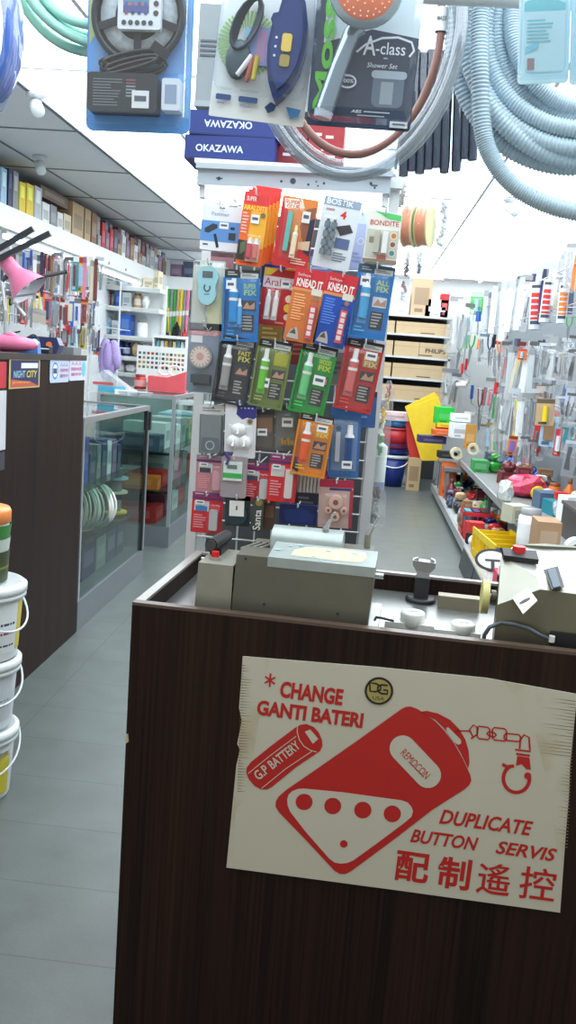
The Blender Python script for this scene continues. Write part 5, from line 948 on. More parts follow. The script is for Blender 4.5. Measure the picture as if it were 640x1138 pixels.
def g_rolled(t, w, h, c, s=0):
    m = MB(); m.cyl((0, 0, -h), (0, 0, 0), w*.45, mat(c, .6, 0, .15), n=12); m.build('roll', t); m = MB(); m.lathe([(w*.46, -h*.55), (w*.46, -h*.45)], flat((220, 220, 215)), 12); m.build('paper_band', t)
G = {'screwdriver': (g_screwdriver, 'screwdriver', 'handled screwdriver'), 'paint_brush': (g_brush, 'brush', 'handled paint brush'), 'pliers': (g_pliers, 'pliers', 'gripped pliers'), 'blister_card': (g_card, 'card', 'blister card'), 'sealant_tube': (g_tube, 'tube', 'printed sealant cartridge'), 'slim_strip': (g_strip, 'strip', 'long slim packet'), 'parts_bag': (g_clearbag, 'bag', 'tool in a clear bag'), 'paint_roller': (g_roller, 'roller', 'handled paint roller'), 'hammer': (g_hammer, 'hammer', 'handled hammer'), 'cable_coil': (g_coil, 'cable', 'looped cable'), 'rolled_sheet': (g_rolled, 'roll', 'rolled sheet')}
def hang(kind, cname, px, ptop, w_, h_, label, X=None, Y=None, rot=0, group=None, seed=0, tilt=0):
    C = at_x(px, ptop, X) if X is not None else at_y(px, ptop, Y); k = scale_at(C); fn, cat, _ = G[kind]
    t = thing(kind, label, cat, C, (0, tilt, rot), group); fn(t, w_*k, h_*k, col_of(cname), seed); return t

# ================================================================== LEFT SIDE: WALL SHELF, GOODS, HANGING TOOLS
XF = -2.5; ZS = 2.36
shelf_z = at_x(0, 245, XF).z
fz0 = at_x(0, 258, XF).z; fz1 = at_x(0, 233, XF).z; fz1 = (fz1+at_x(186, 302, XF).z)/2; fz0 = (fz0+at_x(186, 317, XF).z)/2
YS1 = at_x(186, 305, XF).y
sh = thing('wall_shelf', 'long white shelf with a deep front board high on the left and back walls', 'shelf', (XF, 5, fz1))
wh = mat((232, 236, 236), .4, 0, .03)
def wsp(name, x0, y0, z0, x1, y1, z1, mt=wh): m = MB(Matrix.Translation((-XF, -5, -fz1))); m.b2(x0, y0, z0, x1, y1, z1, mt); return m.build(name, sh)
wsp('board', XL+.002, 4.4, fz1-.03, XF-.02, YB-.005, fz1-.012); wsp('front_board', XF-.02, 4.4, fz0, XF, YS1, fz1); wsp('board', XF-.019, YS1+.02, fz1-.03, -.35, YB-.005, fz1-.012); wsp('front_board', XF-.0, YS1, fz0, -.35, YS1+.02, fz1)
for px in (118, 132, 152): q = at_x(px, 0, XF); wsp('screw_cap', XF, q.y, fz0+.02, XF+.004, q.y+.03, fz0+.045, flat((120, 124, 126)))
m = MB(Matrix.Translation((-XF, -5, -fz1))); m.b2(XF-.07, 6.2, fz0-.03, XF-.03, 10.9, fz0+.0, flat((225, 228, 228))); m.build('light_batten', sh); m = MB(Matrix.Translation((-XF, -5, -fz1))); m.cyl((XF-.05, 6.2, fz0-.045), (XF-.05, 10.9, fz0-.045), .014, TG, n=10); o = m.build('fluorescent_tube', sh); o['label'] = 'lit fluorescent tube under the shelf'
# goods on the shelf: (px0, px1, ytop, ybot(base None), colour name, kind)
goods = [(0, 7, 186, 'pale blue', 'file_box'), (8, 13, 187, 'dark blue', 'file_box'), (13.5, 20, 190, 'grey', 'file_box'), (20.5, 28, 202, 'yellow', 'file_box'), (28.5, 37, 204, 'yellow', 'file_box'), (37.5, 46, 207, 'silver', 'file_box'), (46.5, 55, 225, 'white', 'carton'), (55.5, 63, 228, 'grey', 'carton'), (63.5, 70, 236, 'white', 'carton'), (70.5, 79, 238, 'cream', 'carton'), (80, 93, 226, 'tan', 'carton'), (94, 101, 228, 'tan', 'carton'), (102, 108, 231, 'brown', 'carton')]
rr = random.Random(21)
goods += [(109+i*4.6, 109+i*4.6+4.2, 0, rr.choice(['grey', 'maroon', 'grey', 'mauve', 'tan', 'slate', 'red', 'white', 'silver', 'cream', 'slate', 'mauve', 'brown']), 'carton') for i in range(17)]
XG = XF-.06
prev = None
for i, (a, b, yt, cn, kd) in enumerate(goods):
    qa = at_x(a, 250, XG); qb = at_x(b, 250, XG)
    if qb.y > YB-.4: break
    y0, y1 = qa.y+.006, qb.y-.006; H_ = (at_x((a+b)/2, yt, XG).z-fz1+.012) if yt else rr.uniform(.13, .27); H_ = min(H_, .30)
    wdt = min(.26, .27); lab = '%s %s on the high left shelf, %s from the left edge' % (cn, {'file_box': 'upright file box', 'carton': 'carton'}[kd], ORD[i])
    t = thing({'file_box': 'file_box', 'carton': 'goods_carton'}[kd], lab, 'box', (XG-wdt/2, (y0+y1)/2, fz1-.012), group='goods on the high left shelf'); (file_box if kd == 'file_box' else carton)(t, wdt, y1-y0, H_-.002, CN[cn], i)
    if kd == 'carton' and H_ < .26 and yt == 0:
        h2 = .30-H_; c2 = rr.choice(['mauve', 'slate', 'grey', 'white', 'tan', 'maroon'])
        if h2 > .05: t2 = thing('goods_carton', 'small %s carton stacked on the %s carton along the high left shelf' % (c2, ORD[i]), 'box', (XG-wdt/2, (y0+y1)/2, fz1-.012+H_), group='stacked cartons on the high left shelf'); carton(t2, wdt*.9, (y1-y0)*.9, h2-.01, CN[c2], i)
q = at_x(46.5, 218, XG); qb = at_x(79, 238, XG); t = thing('brown_carton', 'wide brown carton lying across the small boxes on the high left shelf', 'box', (XG-.14, (q.y+qb.y)/2, fz1-.012+.215)); carton(t, .24, qb.y-q.y-.05, .085, (120, 98, 84), 4)
# back shelf goods
for i in range(12):
    x0 = XF+.02+i*.155
    if x0 > -.55: break
    c = ['mauve', 'slate', 'red', 'red', 'slate', 'grey', 'red', 'dark blue', 'grey', 'mauve', 'dark blue', 'maroon'][i]; H_ = [.16, .2, .14, .26, .13, .18, .2, .14, .22, .12, .2, .18][i]
    t = thing('goods_carton', '%s carton on the high back shelf, %s from its left corner' % (c, ORD[i]), 'box', (x0+.075, YS1+.16, fz1-.012), group='goods on the high back shelf'); carton(t, .145, .24, H_, CN[c], i+50)
# wire frame of hanging tools on the left wall
XH = -2.42
pf = thing('tool_rack', 'wire tool rack on the left wall under the shelf', 'rack', (XH-.12, 6, 1.2)); m = MB(Matrix.Translation((-XH+.12, -6, -1.2)))
for z in (2.11, 1.86, 1.66, 1.48): m.cyl((XH-.02, 5.3, z), (XH-.02, 9.2, z), .004, WIRE, n=6)
m.build('bar', pf)
for y in (5.35, 6.3, 7.2, 8.2, 9.15): m = MB(Matrix.Translation((-XH+.12, -6, -1.2))); m.cyl((XH-.12, y, .02), (XH-.12, y, 2.13), .01, WIRE, n=8); [m.cyl((XH-.12, y, z), (XH-.02, y, z), .004, WIRE, n=6) for z in (2.11, 1.86, 1.66, 1.48)]; m.build('upright', pf)
row1 = [('slim_strip', 'white', 20), ('slim_strip', 'silver', 23.5), ('screwdriver', 'blue', 27), ('blister_card', 'blue', 31), ('screwdriver', 'blue', 35), ('slim_strip', 'white', 39), ('blister_card', 'white', 43), ('slim_strip', 'dark blue', 47), ('screwdriver', 'maroon', 51), ('screwdriver', 'maroon', 55), ('slim_strip', 'brown', 59), ('parts_bag', 'silver', 64), ('slim_strip', 'white', 69), ('slim_strip', 'grey', 73), ('parts_bag', 'grey', 77), ('blister_card', 'teal', 84), ('blister_card', 'yellow', 90), ('slim_strip', 'pink', 94.5), ('blister_card', 'white', 99), ('slim_strip', 'cream', 103), ('slim_strip', 'maroon', 107), ('parts_bag', 'silver', 111)]
row2 = [('parts_bag', 'cream', 2), ('hammer', 'yellow', 9), ('screwdriver', 'grey', 14), ('screwdriver', 'silver', 19), ('blister_card', 'red', 27), ('parts_bag', 'silver', 33), ('paint_brush', 'yellow', 39), ('paint_brush', 'yellow', 44), ('paint_brush', 'orange', 49), ('blister_card', 'red', 54), ('parts_bag', 'grey', 59), ('pliers', 'grey', 64), ('blister_card', 'white', 68), ('blister_card', 'red', 73), ('blister_card', 'blue', 78.5), ('blister_card', 'white', 86), ('blister_card', 'orange', 94), ('parts_bag', 'silver', 99), ('pliers', 'blue', 104), ('slim_strip', 'white', 108)]
row3 = [('parts_bag', 'grey', 58), ('pliers', 'red', 64), ('screwdriver', 'silver', 68), ('blister_card', 'maroon', 72), ('screwdriver', 'red', 77), ('blister_card', 'pale blue', 82), ('pliers', 'dark blue', 88), ('blister_card', 'yellow', 93), ('parts_bag', 'silver', 98), ('parts_bag', 'purple', 103), ('blister_card', 'dark blue', 107)]
for ri, (row, yt, hh, rn) in enumerate(((row1, 280, 46, 'top'), (row2, 326, 40, 'middle'), (row3, 360, 34, 'bottom'))):
    for i, (kd, cn, px) in enumerate(row):
        yy = yt+(rnd.uniform(-3, 3)) + (px*.10 if ri < 2 else px*.03) - 4
        lab = '%s %s, left wall rack %s row, %s from left' % (cn, G[kd][2], rn, ORD[i])
        ww = {'slim_strip': 4, 'screwdriver': 5, 'blister_card': 8, 'parts_bag': 9, 'paint_brush': 6.5, 'pliers': 7, 'hammer': 11}[kd]
        hang(kd, cn, px, yy, ww, hh*(1 if kd in ('slim_strip', 'parts_bag') else .85), lab, X=XH+.03*((i % 3)), rot=.35, group='tools on the left wall rack', seed=i+ri*40)

rz = random.Random(55)
for ri, (yt, hh, rn) in enumerate(((284, 40, 'top'), (326, 36, 'middle'), (362, 30, 'bottom'))):
    for i in range(17):
        px = 4+i*6.4+rz.uniform(-1.5, 1.5)
        if ri == 2 and px < 58: continue
        y_ = yt+px*(.10 if ri < 2 else .03)-4+rz.uniform(-3, 5); kd = rz.choice(['parts_bag', 'blister_card', 'slim_strip', 'screwdriver', 'pliers', 'blister_card']); cn = rz.choice(['silver', 'grey', 'blue', 'slate', 'white', 'red', 'brown', 'pale blue', 'black', 'orange', 'grey'])
        hang(kd, cn, px, y_, rz.uniform(6, 9), hh, '%s %s behind left wall rack %s row, %s from left' % (cn, G[kd][2], rn, ORD[i]), X=XH-.08, rot=.35, group='tools behind the front rows on the left wall', seed=i+ri*41+1500)
# dark cabinet -------------------------------------------------------------
YD0, YD1 = 2.2, 4.45; zD = at_x(97, 395, XA).z
dc = thing('dark_cabinet', 'tall dark wood cabinet with two stickers along the left of the aisle', 'cabinet', (XA, YD0, 0))
m = MB(); m.b2(-.5, 0, .0, 0, YD1-YD0, zD-.025, WM); m.build('body', dc); m = MB(); m.b2(-.51, -.0, zD-.025, .006, YD1-YD0+.006, zD, mat((58, 50, 48), .35)); m.build('top', dc)
def xface(name, lab, cat, c4, Xp, draw):     # thing laid on the X=Xp face; c4 px corners tl,tr,br,bl -> local u along +y, v along z
    P = [at_x(*c, Xp) for c in c4]; y0 = (P[0].y+P[3].y)/2; y1_ = (P[1].y+P[2].y)/2; z0 = (P[2].z+P[3].z)/2; z1_ = (P[0].z+P[1].z)/2
    t = thing(name, lab, cat, (Xp+.001, y0, z0), (0, 0, math.pi/2)); draw(t, abs(y1_-y0), z1_-z0); return t
def d1(t, W, Hh):
    m = MB(); m.b2(0, -.002, 0, W, 0, Hh, flat((200, 175, 110))); m.rect(W*.04, Hh*.05, W*.96, Hh*.95, -.0024, flat((28, 34, 84))); m.poly([(W*.05, Hh*.06), (W*.95, Hh*.06), (W*.7, Hh*.2), (W*.05, Hh*.32)], -.0028, flat((190, 80, 60))); m.build('print', t)
    m = MB(); m.rect(W*.36, Hh*.68, W*.92, Hh*.86, -.003, flat((220, 220, 228))); m.text('NIGHT', W*.12, Hh*.36, W*.5, Hh*.6, -.0031, flat((150, 190, 200)), .02, .2); m.text('CITY', W*.54, Hh*.36, W*.9, Hh*.6, -.0031, flat((215, 190, 60)), .02, .2); m.text('promotion', W*.1, Hh*.14, W*.66, Hh*.26, -.0032, flat((235, 180, 90)), .0); m.build('lettering', t)
xface('poster_sticker', 'small dark blue sticker with yellow lettering on the dark cabinet', 'sticker', [(9.5, 399), (43.5, 398.5), (43.5, 429), (9.5, 433.5)], XA, d1)
for nm, lab, cc, col_ in (('camera_sticker', 'pale blue sticker with a round camera icon on the dark cabinet', [(55, 399), (76, 398.5), (76, 424), (55, 426)], (185, 200, 228)), ('notice_sticker', 'pale sticker with pink Chinese notice beside the camera icon sticker', [(76.6, 398.5), (95, 397.5), (95, 421.5), (76.6, 424)], (205, 205, 228))):
    def d2(t, W, Hh, col_=col_, nm=nm):
        m = MB(); m.prism(rrect(0, 0, W, Hh, Hh*.12), -.002, 0, flat(col_)); m.build('print', t); m = MB()
        if nm[0] == 'c': m.poly(circ(W*.25, Hh*.5, Hh*.36), -.0023, flat((60, 110, 170))); m.poly(circ(W*.25, Hh*.5, Hh*.28), -.0026, flat((225, 232, 240))); m.rect(W*.15, Hh*.38, W*.34, Hh*.6, -.0029, flat((60, 60, 80)));
        x0 = W*.5 if nm[0] == 'c' else W*.08; x1 = W*.93 if nm[0] == 'c' else W*.7
        for j, st in enumerate(('人人人', '闭路电视', '操作中')): m.text(st, x0, Hh*(.68-.24*j), x1, Hh*(.84-.24*j), -.0031-.0001*j, flat((190, 70, 120)), .01)
        if nm[0] == 'n': m.poly(circ(W*.84, Hh*.5, W*.13, 14, Hh*.35), -.0023, flat((110, 190, 200)))
        m.build('lettering', t)
    xface(nm, lab, 'sticker', cc, XA, d2)
q = at_x(2, 450, XA); t = thing('hanging_packet', 'red and white packet hanging on the dark cabinet at the left edge', 'packet', (XA+.002, q.y-.02, at_x(2, 402, XA).z), (0, 0, math.pi/2)); m = MB(); m.b2(-.1, -.01, -.1, .028, 0, 0, mat((190, 45, 60), .4)); m.b2(-.1, -.011, -.34, .032, 0, -.11, mat((205, 205, 210), .3, 0, .2)); m.b2(-.1, -.01, -.42, .03, 0, -.35, flat((60, 60, 70))); m.build('packet_body', t)
# pink lamp -------------------------------------------------------------
XLp = XA-.28; lq = at_x(30, 322, XLp)
lp = thing('desk_lamp', 'pink desk lamp with silver arm on top of the dark cabinet', 'lamp', (XLp, lq.y, zD))
O = Vector((XLp, lq.y, zD)); L_ = lambda px, py, dx=0: at_y(px, py, lq.y+dx)-O
pk = mat((222, 122, 158), .32); a = L_(6, 290); b = L_(17, 300); c = L_(33, 322.5); ax = (c-a).normalized()
R3 = ax.to_track_quat('Z', 'Y').to_matrix().to_4x4(); hL = (c-a).length; kk = scale_at(O)
m = MB(); m.lathe([(0, -.006), (7*kk, -.004), (8.8*kk, .006), (9.2*kk, hL*.40), (11*kk, hL*.5), (15.5*kk, hL*.66), (19*kk, hL*.84), (22*kk, hL*1.0)], pk, 28, Matrix.Translation(a) @ R3); m.lathe([(21.7*kk, hL*1.0), (18.6*kk, hL*.84), (15*kk, hL*.66), (9*kk, hL*.52), (0, hL*.5)], mat((225, 225, 232), .3), 28, Matrix.Translation(a) @ R3); m.build('lamp_shade', lp)
m = MB(); m.lathe([(0, hL*.5), (.01, hL*.55), (.028, hL*.72), (.024, hL*.86), (0, hL*.92)], mat((235, 235, 235), .3), 16, Matrix.Translation(a) @ R3); m.build('bulb', lp)
j1 = L_(9, 306, .03); j2 = L_(2, 312, .02); e1 = L_(17, 335, .02); e2 = L_(30, 352, .02); e3 = L_(36, 345, .02); base = Vector((-.03, -.02, 0))
sv = mat((190, 194, 198), .3, .7)
m = MB(); m.cyl(j1, j2, .012, mat((100, 110, 115), .4), n=10); m.build('swivel_joint', lp)
m = MB(); m.cyl(j2, L_(6, 345), .008, sv); m.cyl(L_(6, 345), Vector((L_(6, 345).x, 0, .02)), .008, sv); m.build('lower_arm', lp)
m = MB(); m.cyl(L_(15, 335), L_(28, 351), .008, sv); m.cyl(L_(30, 352), L_(40, 325), .006, sv); m.cyl(L_(8, 331), L_(40, 326), .005, sv); m.build('upper_arm', lp)
q6 = L_(6, 345); m = MB(); m.lathe([(0, 0), (.075, 0), (.075, .012), (.03, .024), (0, .026)], sv, 24, Matrix.Translation((q6.x, 0, 0))); m.build('base', lp)
m = MB(); m.cyl(L_(40, 309, .03), L_(74, 302, .05), .009, mat((90, 84, 82), .35, .4), n=10); m.cyl(L_(72, 302.4, .05), L_(75, 301.8, .05), .0095, DK, n=10); m.build('side_rod', lp)
# two black bars on a stand
bs = thing('monitor_arm', 'stand with two parallel black bars above the pink lamp', 'stand', (XA-.36, lq.y-.05, zD)); O2 = Vector((XA-.36, lq.y-.05, zD)); L2 = lambda px, py: at_y(px, py, lq.y-.05)-O2
for (a_, b_) in (((-14, 284), (37, 254)), ((-6, 290), (56, 259))):
    p0, p1 = L2(*a_), L2(*b_); d_ = (p1-p0); R_m = d_.to_track_quat('X', 'Z').to_matrix().to_4x4(); m = MB(); m.box((0, 0, 0), (d_.length, .02, .024), mat((42, 46, 52), .35), Matrix.Identity(4)); m.xf = Matrix.Identity(4); vv = m.v; m.v = [tuple((p0+p1)/2+R_m.to_3x3() @ Vector(v)) for v in vv]; m.build('black_bar', bs)
p0 = L2(-8, 290); m = MB(); m.cyl(p0, Vector((p0.x, p0.y, 0)), .014, DK, n=10); m.lathe([(0, 0), (.09, 0), (.09, .012), (0, .02)], DK, 24, Matrix.Translation((p0.x, p0.y, 0))); m.build('upright', bs)
# things on the dark cabinet top
def on_top(px, X, z): q = at_x(px, 380, X); return (X, q.y, z)
t = thing('pink_sander', 'pink rounded gadget lying on the dark cabinet at the picture edge', 'gadget', on_top(12, XA-.1, zD), (0, 0, -.2)); m = MB(); m.lathe([(0, -.1), (.03, -.095), (.045, -.03), (.042, .03), (.025, .09), (0, .1)], pk, 18, Matrix.Translation((0, 0, .036)) @ Ry(math.pi/2) @ Matrix.Diagonal((.8, 1, 1.3, 1))); m.build('body', t); m = MB(); m.box((-.1, 0, .03), (.05, .07, .05), flat((220, 215, 222)), bev=.01); m.build('nose', t); m = MB(); m.ball((0, 0, .07), .018, pk, 12, (1.4, 1, .8)); m.build('thumb_wheel', t)
t = thing('tape_dispenser', 'blue tape holder beside a black box on the dark cabinet', 'holder', on_top(33, XA-.05, zD)); m = MB(); m.prism([(-.045, 0), (.045, 0), (.04, .045), (.02, .062), (-.03, .062), (-.045, .04)], -.02, .02, mat((70, 130, 205), .35)); m.build('body', t); m = MB(); m.cyl((0, -.024, .036), (0, -.02, .036), .018, flat((150, 190, 230)), n=16); m.build('hub', t)
t = thing('black_gadget_box', 'thin black box with a white edge on the dark cabinet', 'box', on_top(47, XA-.04, zD)); m = MB(); m.box((0, 0, .018), (.08, .05, .034), DK, bev=.004); m.build('case', t); m = MB(); m.b2(-.04, -.0262, .02, .04, -.025, .025, flat((220, 225, 230))); m.build('white_edge', t)
t = thing('navy_hand_tool', 'dark blue case with an orange dot at the back of the dark cabinet', 'tool', on_top(49, XA-.12, zD)); m = MB(); m.prism([(-.07, 0), (.07, 0), (.085, .04), (.07, .075), (-.06, .075), (-.08, .035)], -.03, .03, mat((44, 50, 92), .35)); m.build('case', t); m = MB(); m.cyl((.035, -.034, .04), (.035, -.03, .04), .014, flat((230, 120, 50)), n=16); m.build('orange_dot', t)
t = thing('cable_tangle', 'tangled thin black cable on the dark cabinet beside the lamp', 'cable', on_top(14, XA-.2, zD)); m = MB(); m.tube(smooth([(-.12, 0, .004), (-.06, .03, .07), (.02, -.03, .03), (.09, .02, .08), (.12, .0, .02), (.0, .03, .004), (-.08, -.03, .05), (.05, -.04, .09)], 8), .004, DK, 6); m.build('cord', t)
t = thing('grey_tray', 'low grey metal tray at the far end of the dark cabinet top', 'tray', on_top(71, XA-.09, zD)); m = MB(); m.b2(-.07, -.06, 0, .07, .06, .035, mat((150, 154, 156), .35, .5)); m.build('tray_body', t)

# buckets at the left edge ---------------------------------------------------
BYq = 2.72; qz = at_z(-2, 880, 0); BX = -1.262; wht = mat((222, 226, 228), .35, 0, .04)
def bucket(t, R, Hh, lidc, labels, handle=True):
    m = MB(); m.lathe([(0, 0), (R*.84, 0), (R*.86, .006), (R*.97, Hh*.86), (R*.97, Hh*.86+.003), (0, Hh*.87)], wht, 36); m.build('body', t)
    m = MB(); m.lathe([(R*.975, Hh*.80), (R*1.06, Hh*.81), (R*1.06, Hh*.86), (R*1.02, Hh*.87), (R*1.08, Hh*.88), (R*1.08, Hh*.96), (R*.98, Hh), (R*.94, Hh*.97), (0, Hh*.97)], mat(lidc, .35), 36); m.build('lid', t)
    m = MB()
    for z0, z1, a0, a1, c in labels:
        N = 12; f = lambda z: R*(.862+.112*z/(Hh*.86))+.0012
        vs = [(f(z)*math.cos(a0+(a1-a0)*i/N), f(z)*math.sin(a0+(a1-a0)*i/N), z) for z in (z0, z1) for i in range(N+1)]; m.add(vs, [(i, i+1, i+N+2, i+N+1) for i in range(N)], flat(c))
    m.build('printed_label', t)
    if handle: m = MB(); m.tube([(R*1.10*math.cos(a), R*1.10*math.sin(a), Hh*(.84+dz)) for a, dz in [(-2.3+i*.155, -.42*math.sin(math.pi*i/20)) for i in range(21)]], .0035, wht, 8); m.build('handle', t)
s8 = [(.06, .10, -2, -.3, (225, 205, 50)), (.0, .0, 0, 0, (0, 0, 0))][:1]
B0 = 0
specs = [(.245, 'lowest white bucket with a yellow label in the stack at the left edge', [(.02, .17, -1.9, .1, (214, 198, 60)), (.06, .11, -1.0, -.5, (140, 120, 170)), (.15, .185, -1.9, .1, (232, 236, 236))]), (.235, 'middle white bucket with a grey printed label in the left stack', [(.03, .18, -1.6, -.2, (206, 212, 216)), (.08, .085, -1.4, -.3, (120, 130, 140)), (.10, .104, -1.4, -.3, (120, 130, 140)), (.12, .15, -1.3, -.9, (110, 150, 180))]), (.25, 'top white bucket with a yellow-edged label in the left stack', [(.03, .19, -1.7, -.5, (228, 232, 232)), (.03, .19, -.5, .1, (218, 200, 70)), (.12, .128, -1.5, -.6, (50, 56, 90)), (.09, .098, -1.5, -.6, (150, 60, 80)), (.05, .056, -1.5, -.6, (50, 56, 90))])]
zb_ = 0
for i, (hh_, lab, lb) in enumerate(specs):
    t = thing('white_bucket', lab, 'bucket', (at_y([18, 21, 27][i], [800, 720, 640][i], BYq).x-.136, BYq, zb_), (0, 0, .3*i-.2), 'white buckets stacked at the left edge'); bucket(t, .128, hh_, (228, 232, 232), lb); zb_ += hh_+.001
t = thing('wood_glue_jar', 'green and dark jar with an orange lid on top of the white buckets', 'jar', (at_y(11, 570, BYq).x-.099, BYq+.0, zb_)); R = .092; Hj = .235
m = MB(); m.lathe([(0, 0), (R*.92, 0), (R*.95, .006), (R, Hj*.84), (0, Hj*.84)], wht, 32); m.build('body', t); m = MB(); m.lathe([(R*1.01, Hj*.8), (R*1.06, Hj*.81), (R*1.06, Hj*.96), (R*1.0, Hj), (0, Hj)], mat((238, 138, 66), .4), 32); m.build('lid', t)
m = MB()
for z0, z1, c in ((.0, .1, (60, 70, 40)), (.02, .05, (120, 130, 50)), (.1, .14, (196, 204, 196)), (.14, .185, (60, 130, 60))): m.lathe([(R*.965+.0005+z0*.03, z0), (R*.965+.0008+z1*.05, z1)], flat(c), 32)
for j, chs in enumerate('380'): 
    tv, tf, x0_, x1_, z0_, z1_ = text_geo(chs, .03); aa = -.60+.26*j; m.add([((R*1.016)*math.cos(aa+(v[0]-x0_)*.26), (R*1.016)*math.sin(aa+(v[0]-x0_)*.26), .148+v[1]*.035) for v in tv], tf, flat((230, 232, 226)))
m.build('printed_label', t)

# glass display cabinets --------------------------------------------------------
def glass_cabinet(name, lab, y0, y1, H_, dpt, shelves):
    t = thing(name, lab, 'cabinet', (XA, y0, 0)); L = y1-y0; al = mat((176, 180, 184), .3, .6, .06); gl = clear((225, 236, 232), .03, .0, rough=.02)
    m = MB(); m.b2(-dpt, 0, 0, 0, L, .16, mat((120, 126, 132), .35, .4)); m.build('plinth', t)
    for x in (-dpt, -.025):
        for y in (0, L-.025): m = MB(); m.b2(x, y, .16, x+.025, y+.025, H_-.03, al); m.build('corner_post', t)
    for (a, b, c, d) in ((-dpt, 0, 0, .03), (-dpt, L-.03, 0, L), (-dpt, .03, -dpt+.03, L-.03), (-.03, .03, 0, L-.03)): m = MB(); m.b2(a, b, H_-.03, c, d, H_, al); m.build('top_rail', t)
    m = MB(); m.b2(-dpt+.03, .03, H_-.012, -.03, L-.03, H_-.005, gl); m.build('glass_top', t)
    m = MB(); m.b2(-.016, .025, .16, -.011, L-.025, H_-.03, gl); m.build('aisle_pane', t); m = MB(); m.b2(-dpt+.025, .009, .16, -.025, .014, H_-.03, gl); m.build('end_pane', t)
    m = MB(); m.b2(-dpt+.01, .025, .16, -dpt+.016, L-.025, H_-.03, mat((150, 154, 156), .5)); m.build('back_panel', t)
    for z in shelves: m = MB(); m.b2(-dpt+.03, .03, z, -.03, L-.03, z+.006, clear((200, 220, 214), .03, .01)); m.build('glass_shelf', t)
    return t
HG = at_x(97, 464, XA).z; HG2 = at_x(190, 441, XA).z
g1 = glass_cabinet('glass_cabinet', 'nearer aluminium glass display cabinet behind the dark cabinet', 4.47, 5.88, HG, .55, (.42, .72))
g2 = glass_cabinet('glass_cabinet', 'farther aluminium glass display cabinet with red boxes inside', 6.68, 9.6, HG2, .6, (.42, .72))
m = MB(); m.b2(-.012, 1.335, .16, .004, 1.36, HG-.03, DK); m.build('black_edge', g1); m = MB(); m.b2(-.03, 1.38, HG-.16, .012, 1.42, HG-.04, DK); m.build('lock', g1)
rk2 = random.Random(4)
def put(kind, lab, cat, x, y, z, w_, d_, h_, cn, group=None, seed=0, rot=0, fn=None):
    t = thing(kind, lab, cat, (x, y, z), (0, 0, rot), group); fn(t, w_, d_, h_, CN[cn] if isinstance(cn, str) else cn, seed); return t
# inside cabinet 1
inner = [(.726, [('dark blue', .2, .22), ('blue', .18, .26), ('slate', .14, .16), ('grey', .1, .2), ('slate', .12, .22), ('white', .1, .2), ('mauve', .12, .2), ('slate', .1, .16)]), (.162, [('slate', .3, .22), ('dark blue', .28, .23), ('grey', .22, .2), ('slate', .22, .22), ('slate', .2, .2)])]
for z, its in inner:
    y = 4.56
    for i, (cn, L, H_) in enumerate(its):
        put('stock_box', '%s box, %s shelf of nearer glass cabinet, %s from near end' % (cn, {.726: 'upper', .426: 'middle', .162: 'lowest'}[z], ORD[i]), 'box', XA-.24, y+L/2, z, .26, L-.02, H_, cn, 'boxes in the nearer glass cabinet', i, 0, carton); y += L
        if y > 5.7: break
t = thing('white_cable_reel', 'loosely wound white cable reel inside the nearer glass cabinet', 'cable', (XA-.17, 5.02, .43), (0, 0, 1.0)); m = MB()
for j in range(22): a = rk2.uniform(-.03, .03); m.tube([(a+(j-8)*.011+.006*math.sin(q*.6+j), (.12+.006*(j % 3))*math.cos(q*.3142), .14+(.12+.006*(j % 3))*math.sin(q*.3142)) for q in range(20)], .0065, mat((222, 222, 214), .4), 6, True)
m.build('cable_loops', t); m = MB(); m.cyl((-.10, 0, .14), (.10, 0, .14), .075, mat((60, 66, 60), .5), n=20); m.build('reel_core', t)
for i, (dz, cn) in enumerate(((0, 'yellow'), (.13, 'cream'), (.22, 'pale blue'))): t = thing('tape_reel', '%s disc spool in the nearer glass cabinet, %s' % (cn, ['lowest of three', 'middle of three', 'topmost of three'][i]), 'spool', (XA-.15, 5.62, .44+dz)); m = MB(); m.cyl((0, 0, 0), (0, 0, .012), .09, mat(CN[cn], .4), n=22); m.build('lower_flange', t); m = MB(); m.cyl((0, 0, .012), (0, 0, .075 if i < 1 else .07), .05, mat((120, 124, 120), .5), n=18); m.build('winding', t)
# inside cabinet 2
for z, its in ((.726, [('slate', .2, .12), ('white', .22, .2), ('pale blue', .2, .18), ('white', .2, .16), ('silver', .24, .2), ('green', .12, .1), ('cream', .2, .18), ('pale blue', .3, .2), ('white', .3, .2)]), (.426, [('orange', .16, .10), ('red', .24, .12), ('silver', .24, .2), ('pink', .3, .16), ('grey', .24, .2), ('red', .3, .14)]), (.162, [('red', .3, .12), ('maroon', .3, .18), ('white', .26, .15), ('red', .3, .14), ('grey', .3, .2)])):
    y = 6.76
    for i, (cn, L, H_) in enumerate(its):
        if y+L > 9.4: break
        put('stock_box', '%s box, %s shelf of farther glass cabinet, %s from near end' % (cn, {.726: 'upper', .426: 'middle', .162: 'lowest'}[z], ORD[i]), 'box', XA-.3, y+L/2, z, .34, L-.03, H_, cn, 'boxes in the farther glass cabinet', i, 0, carton); y += L
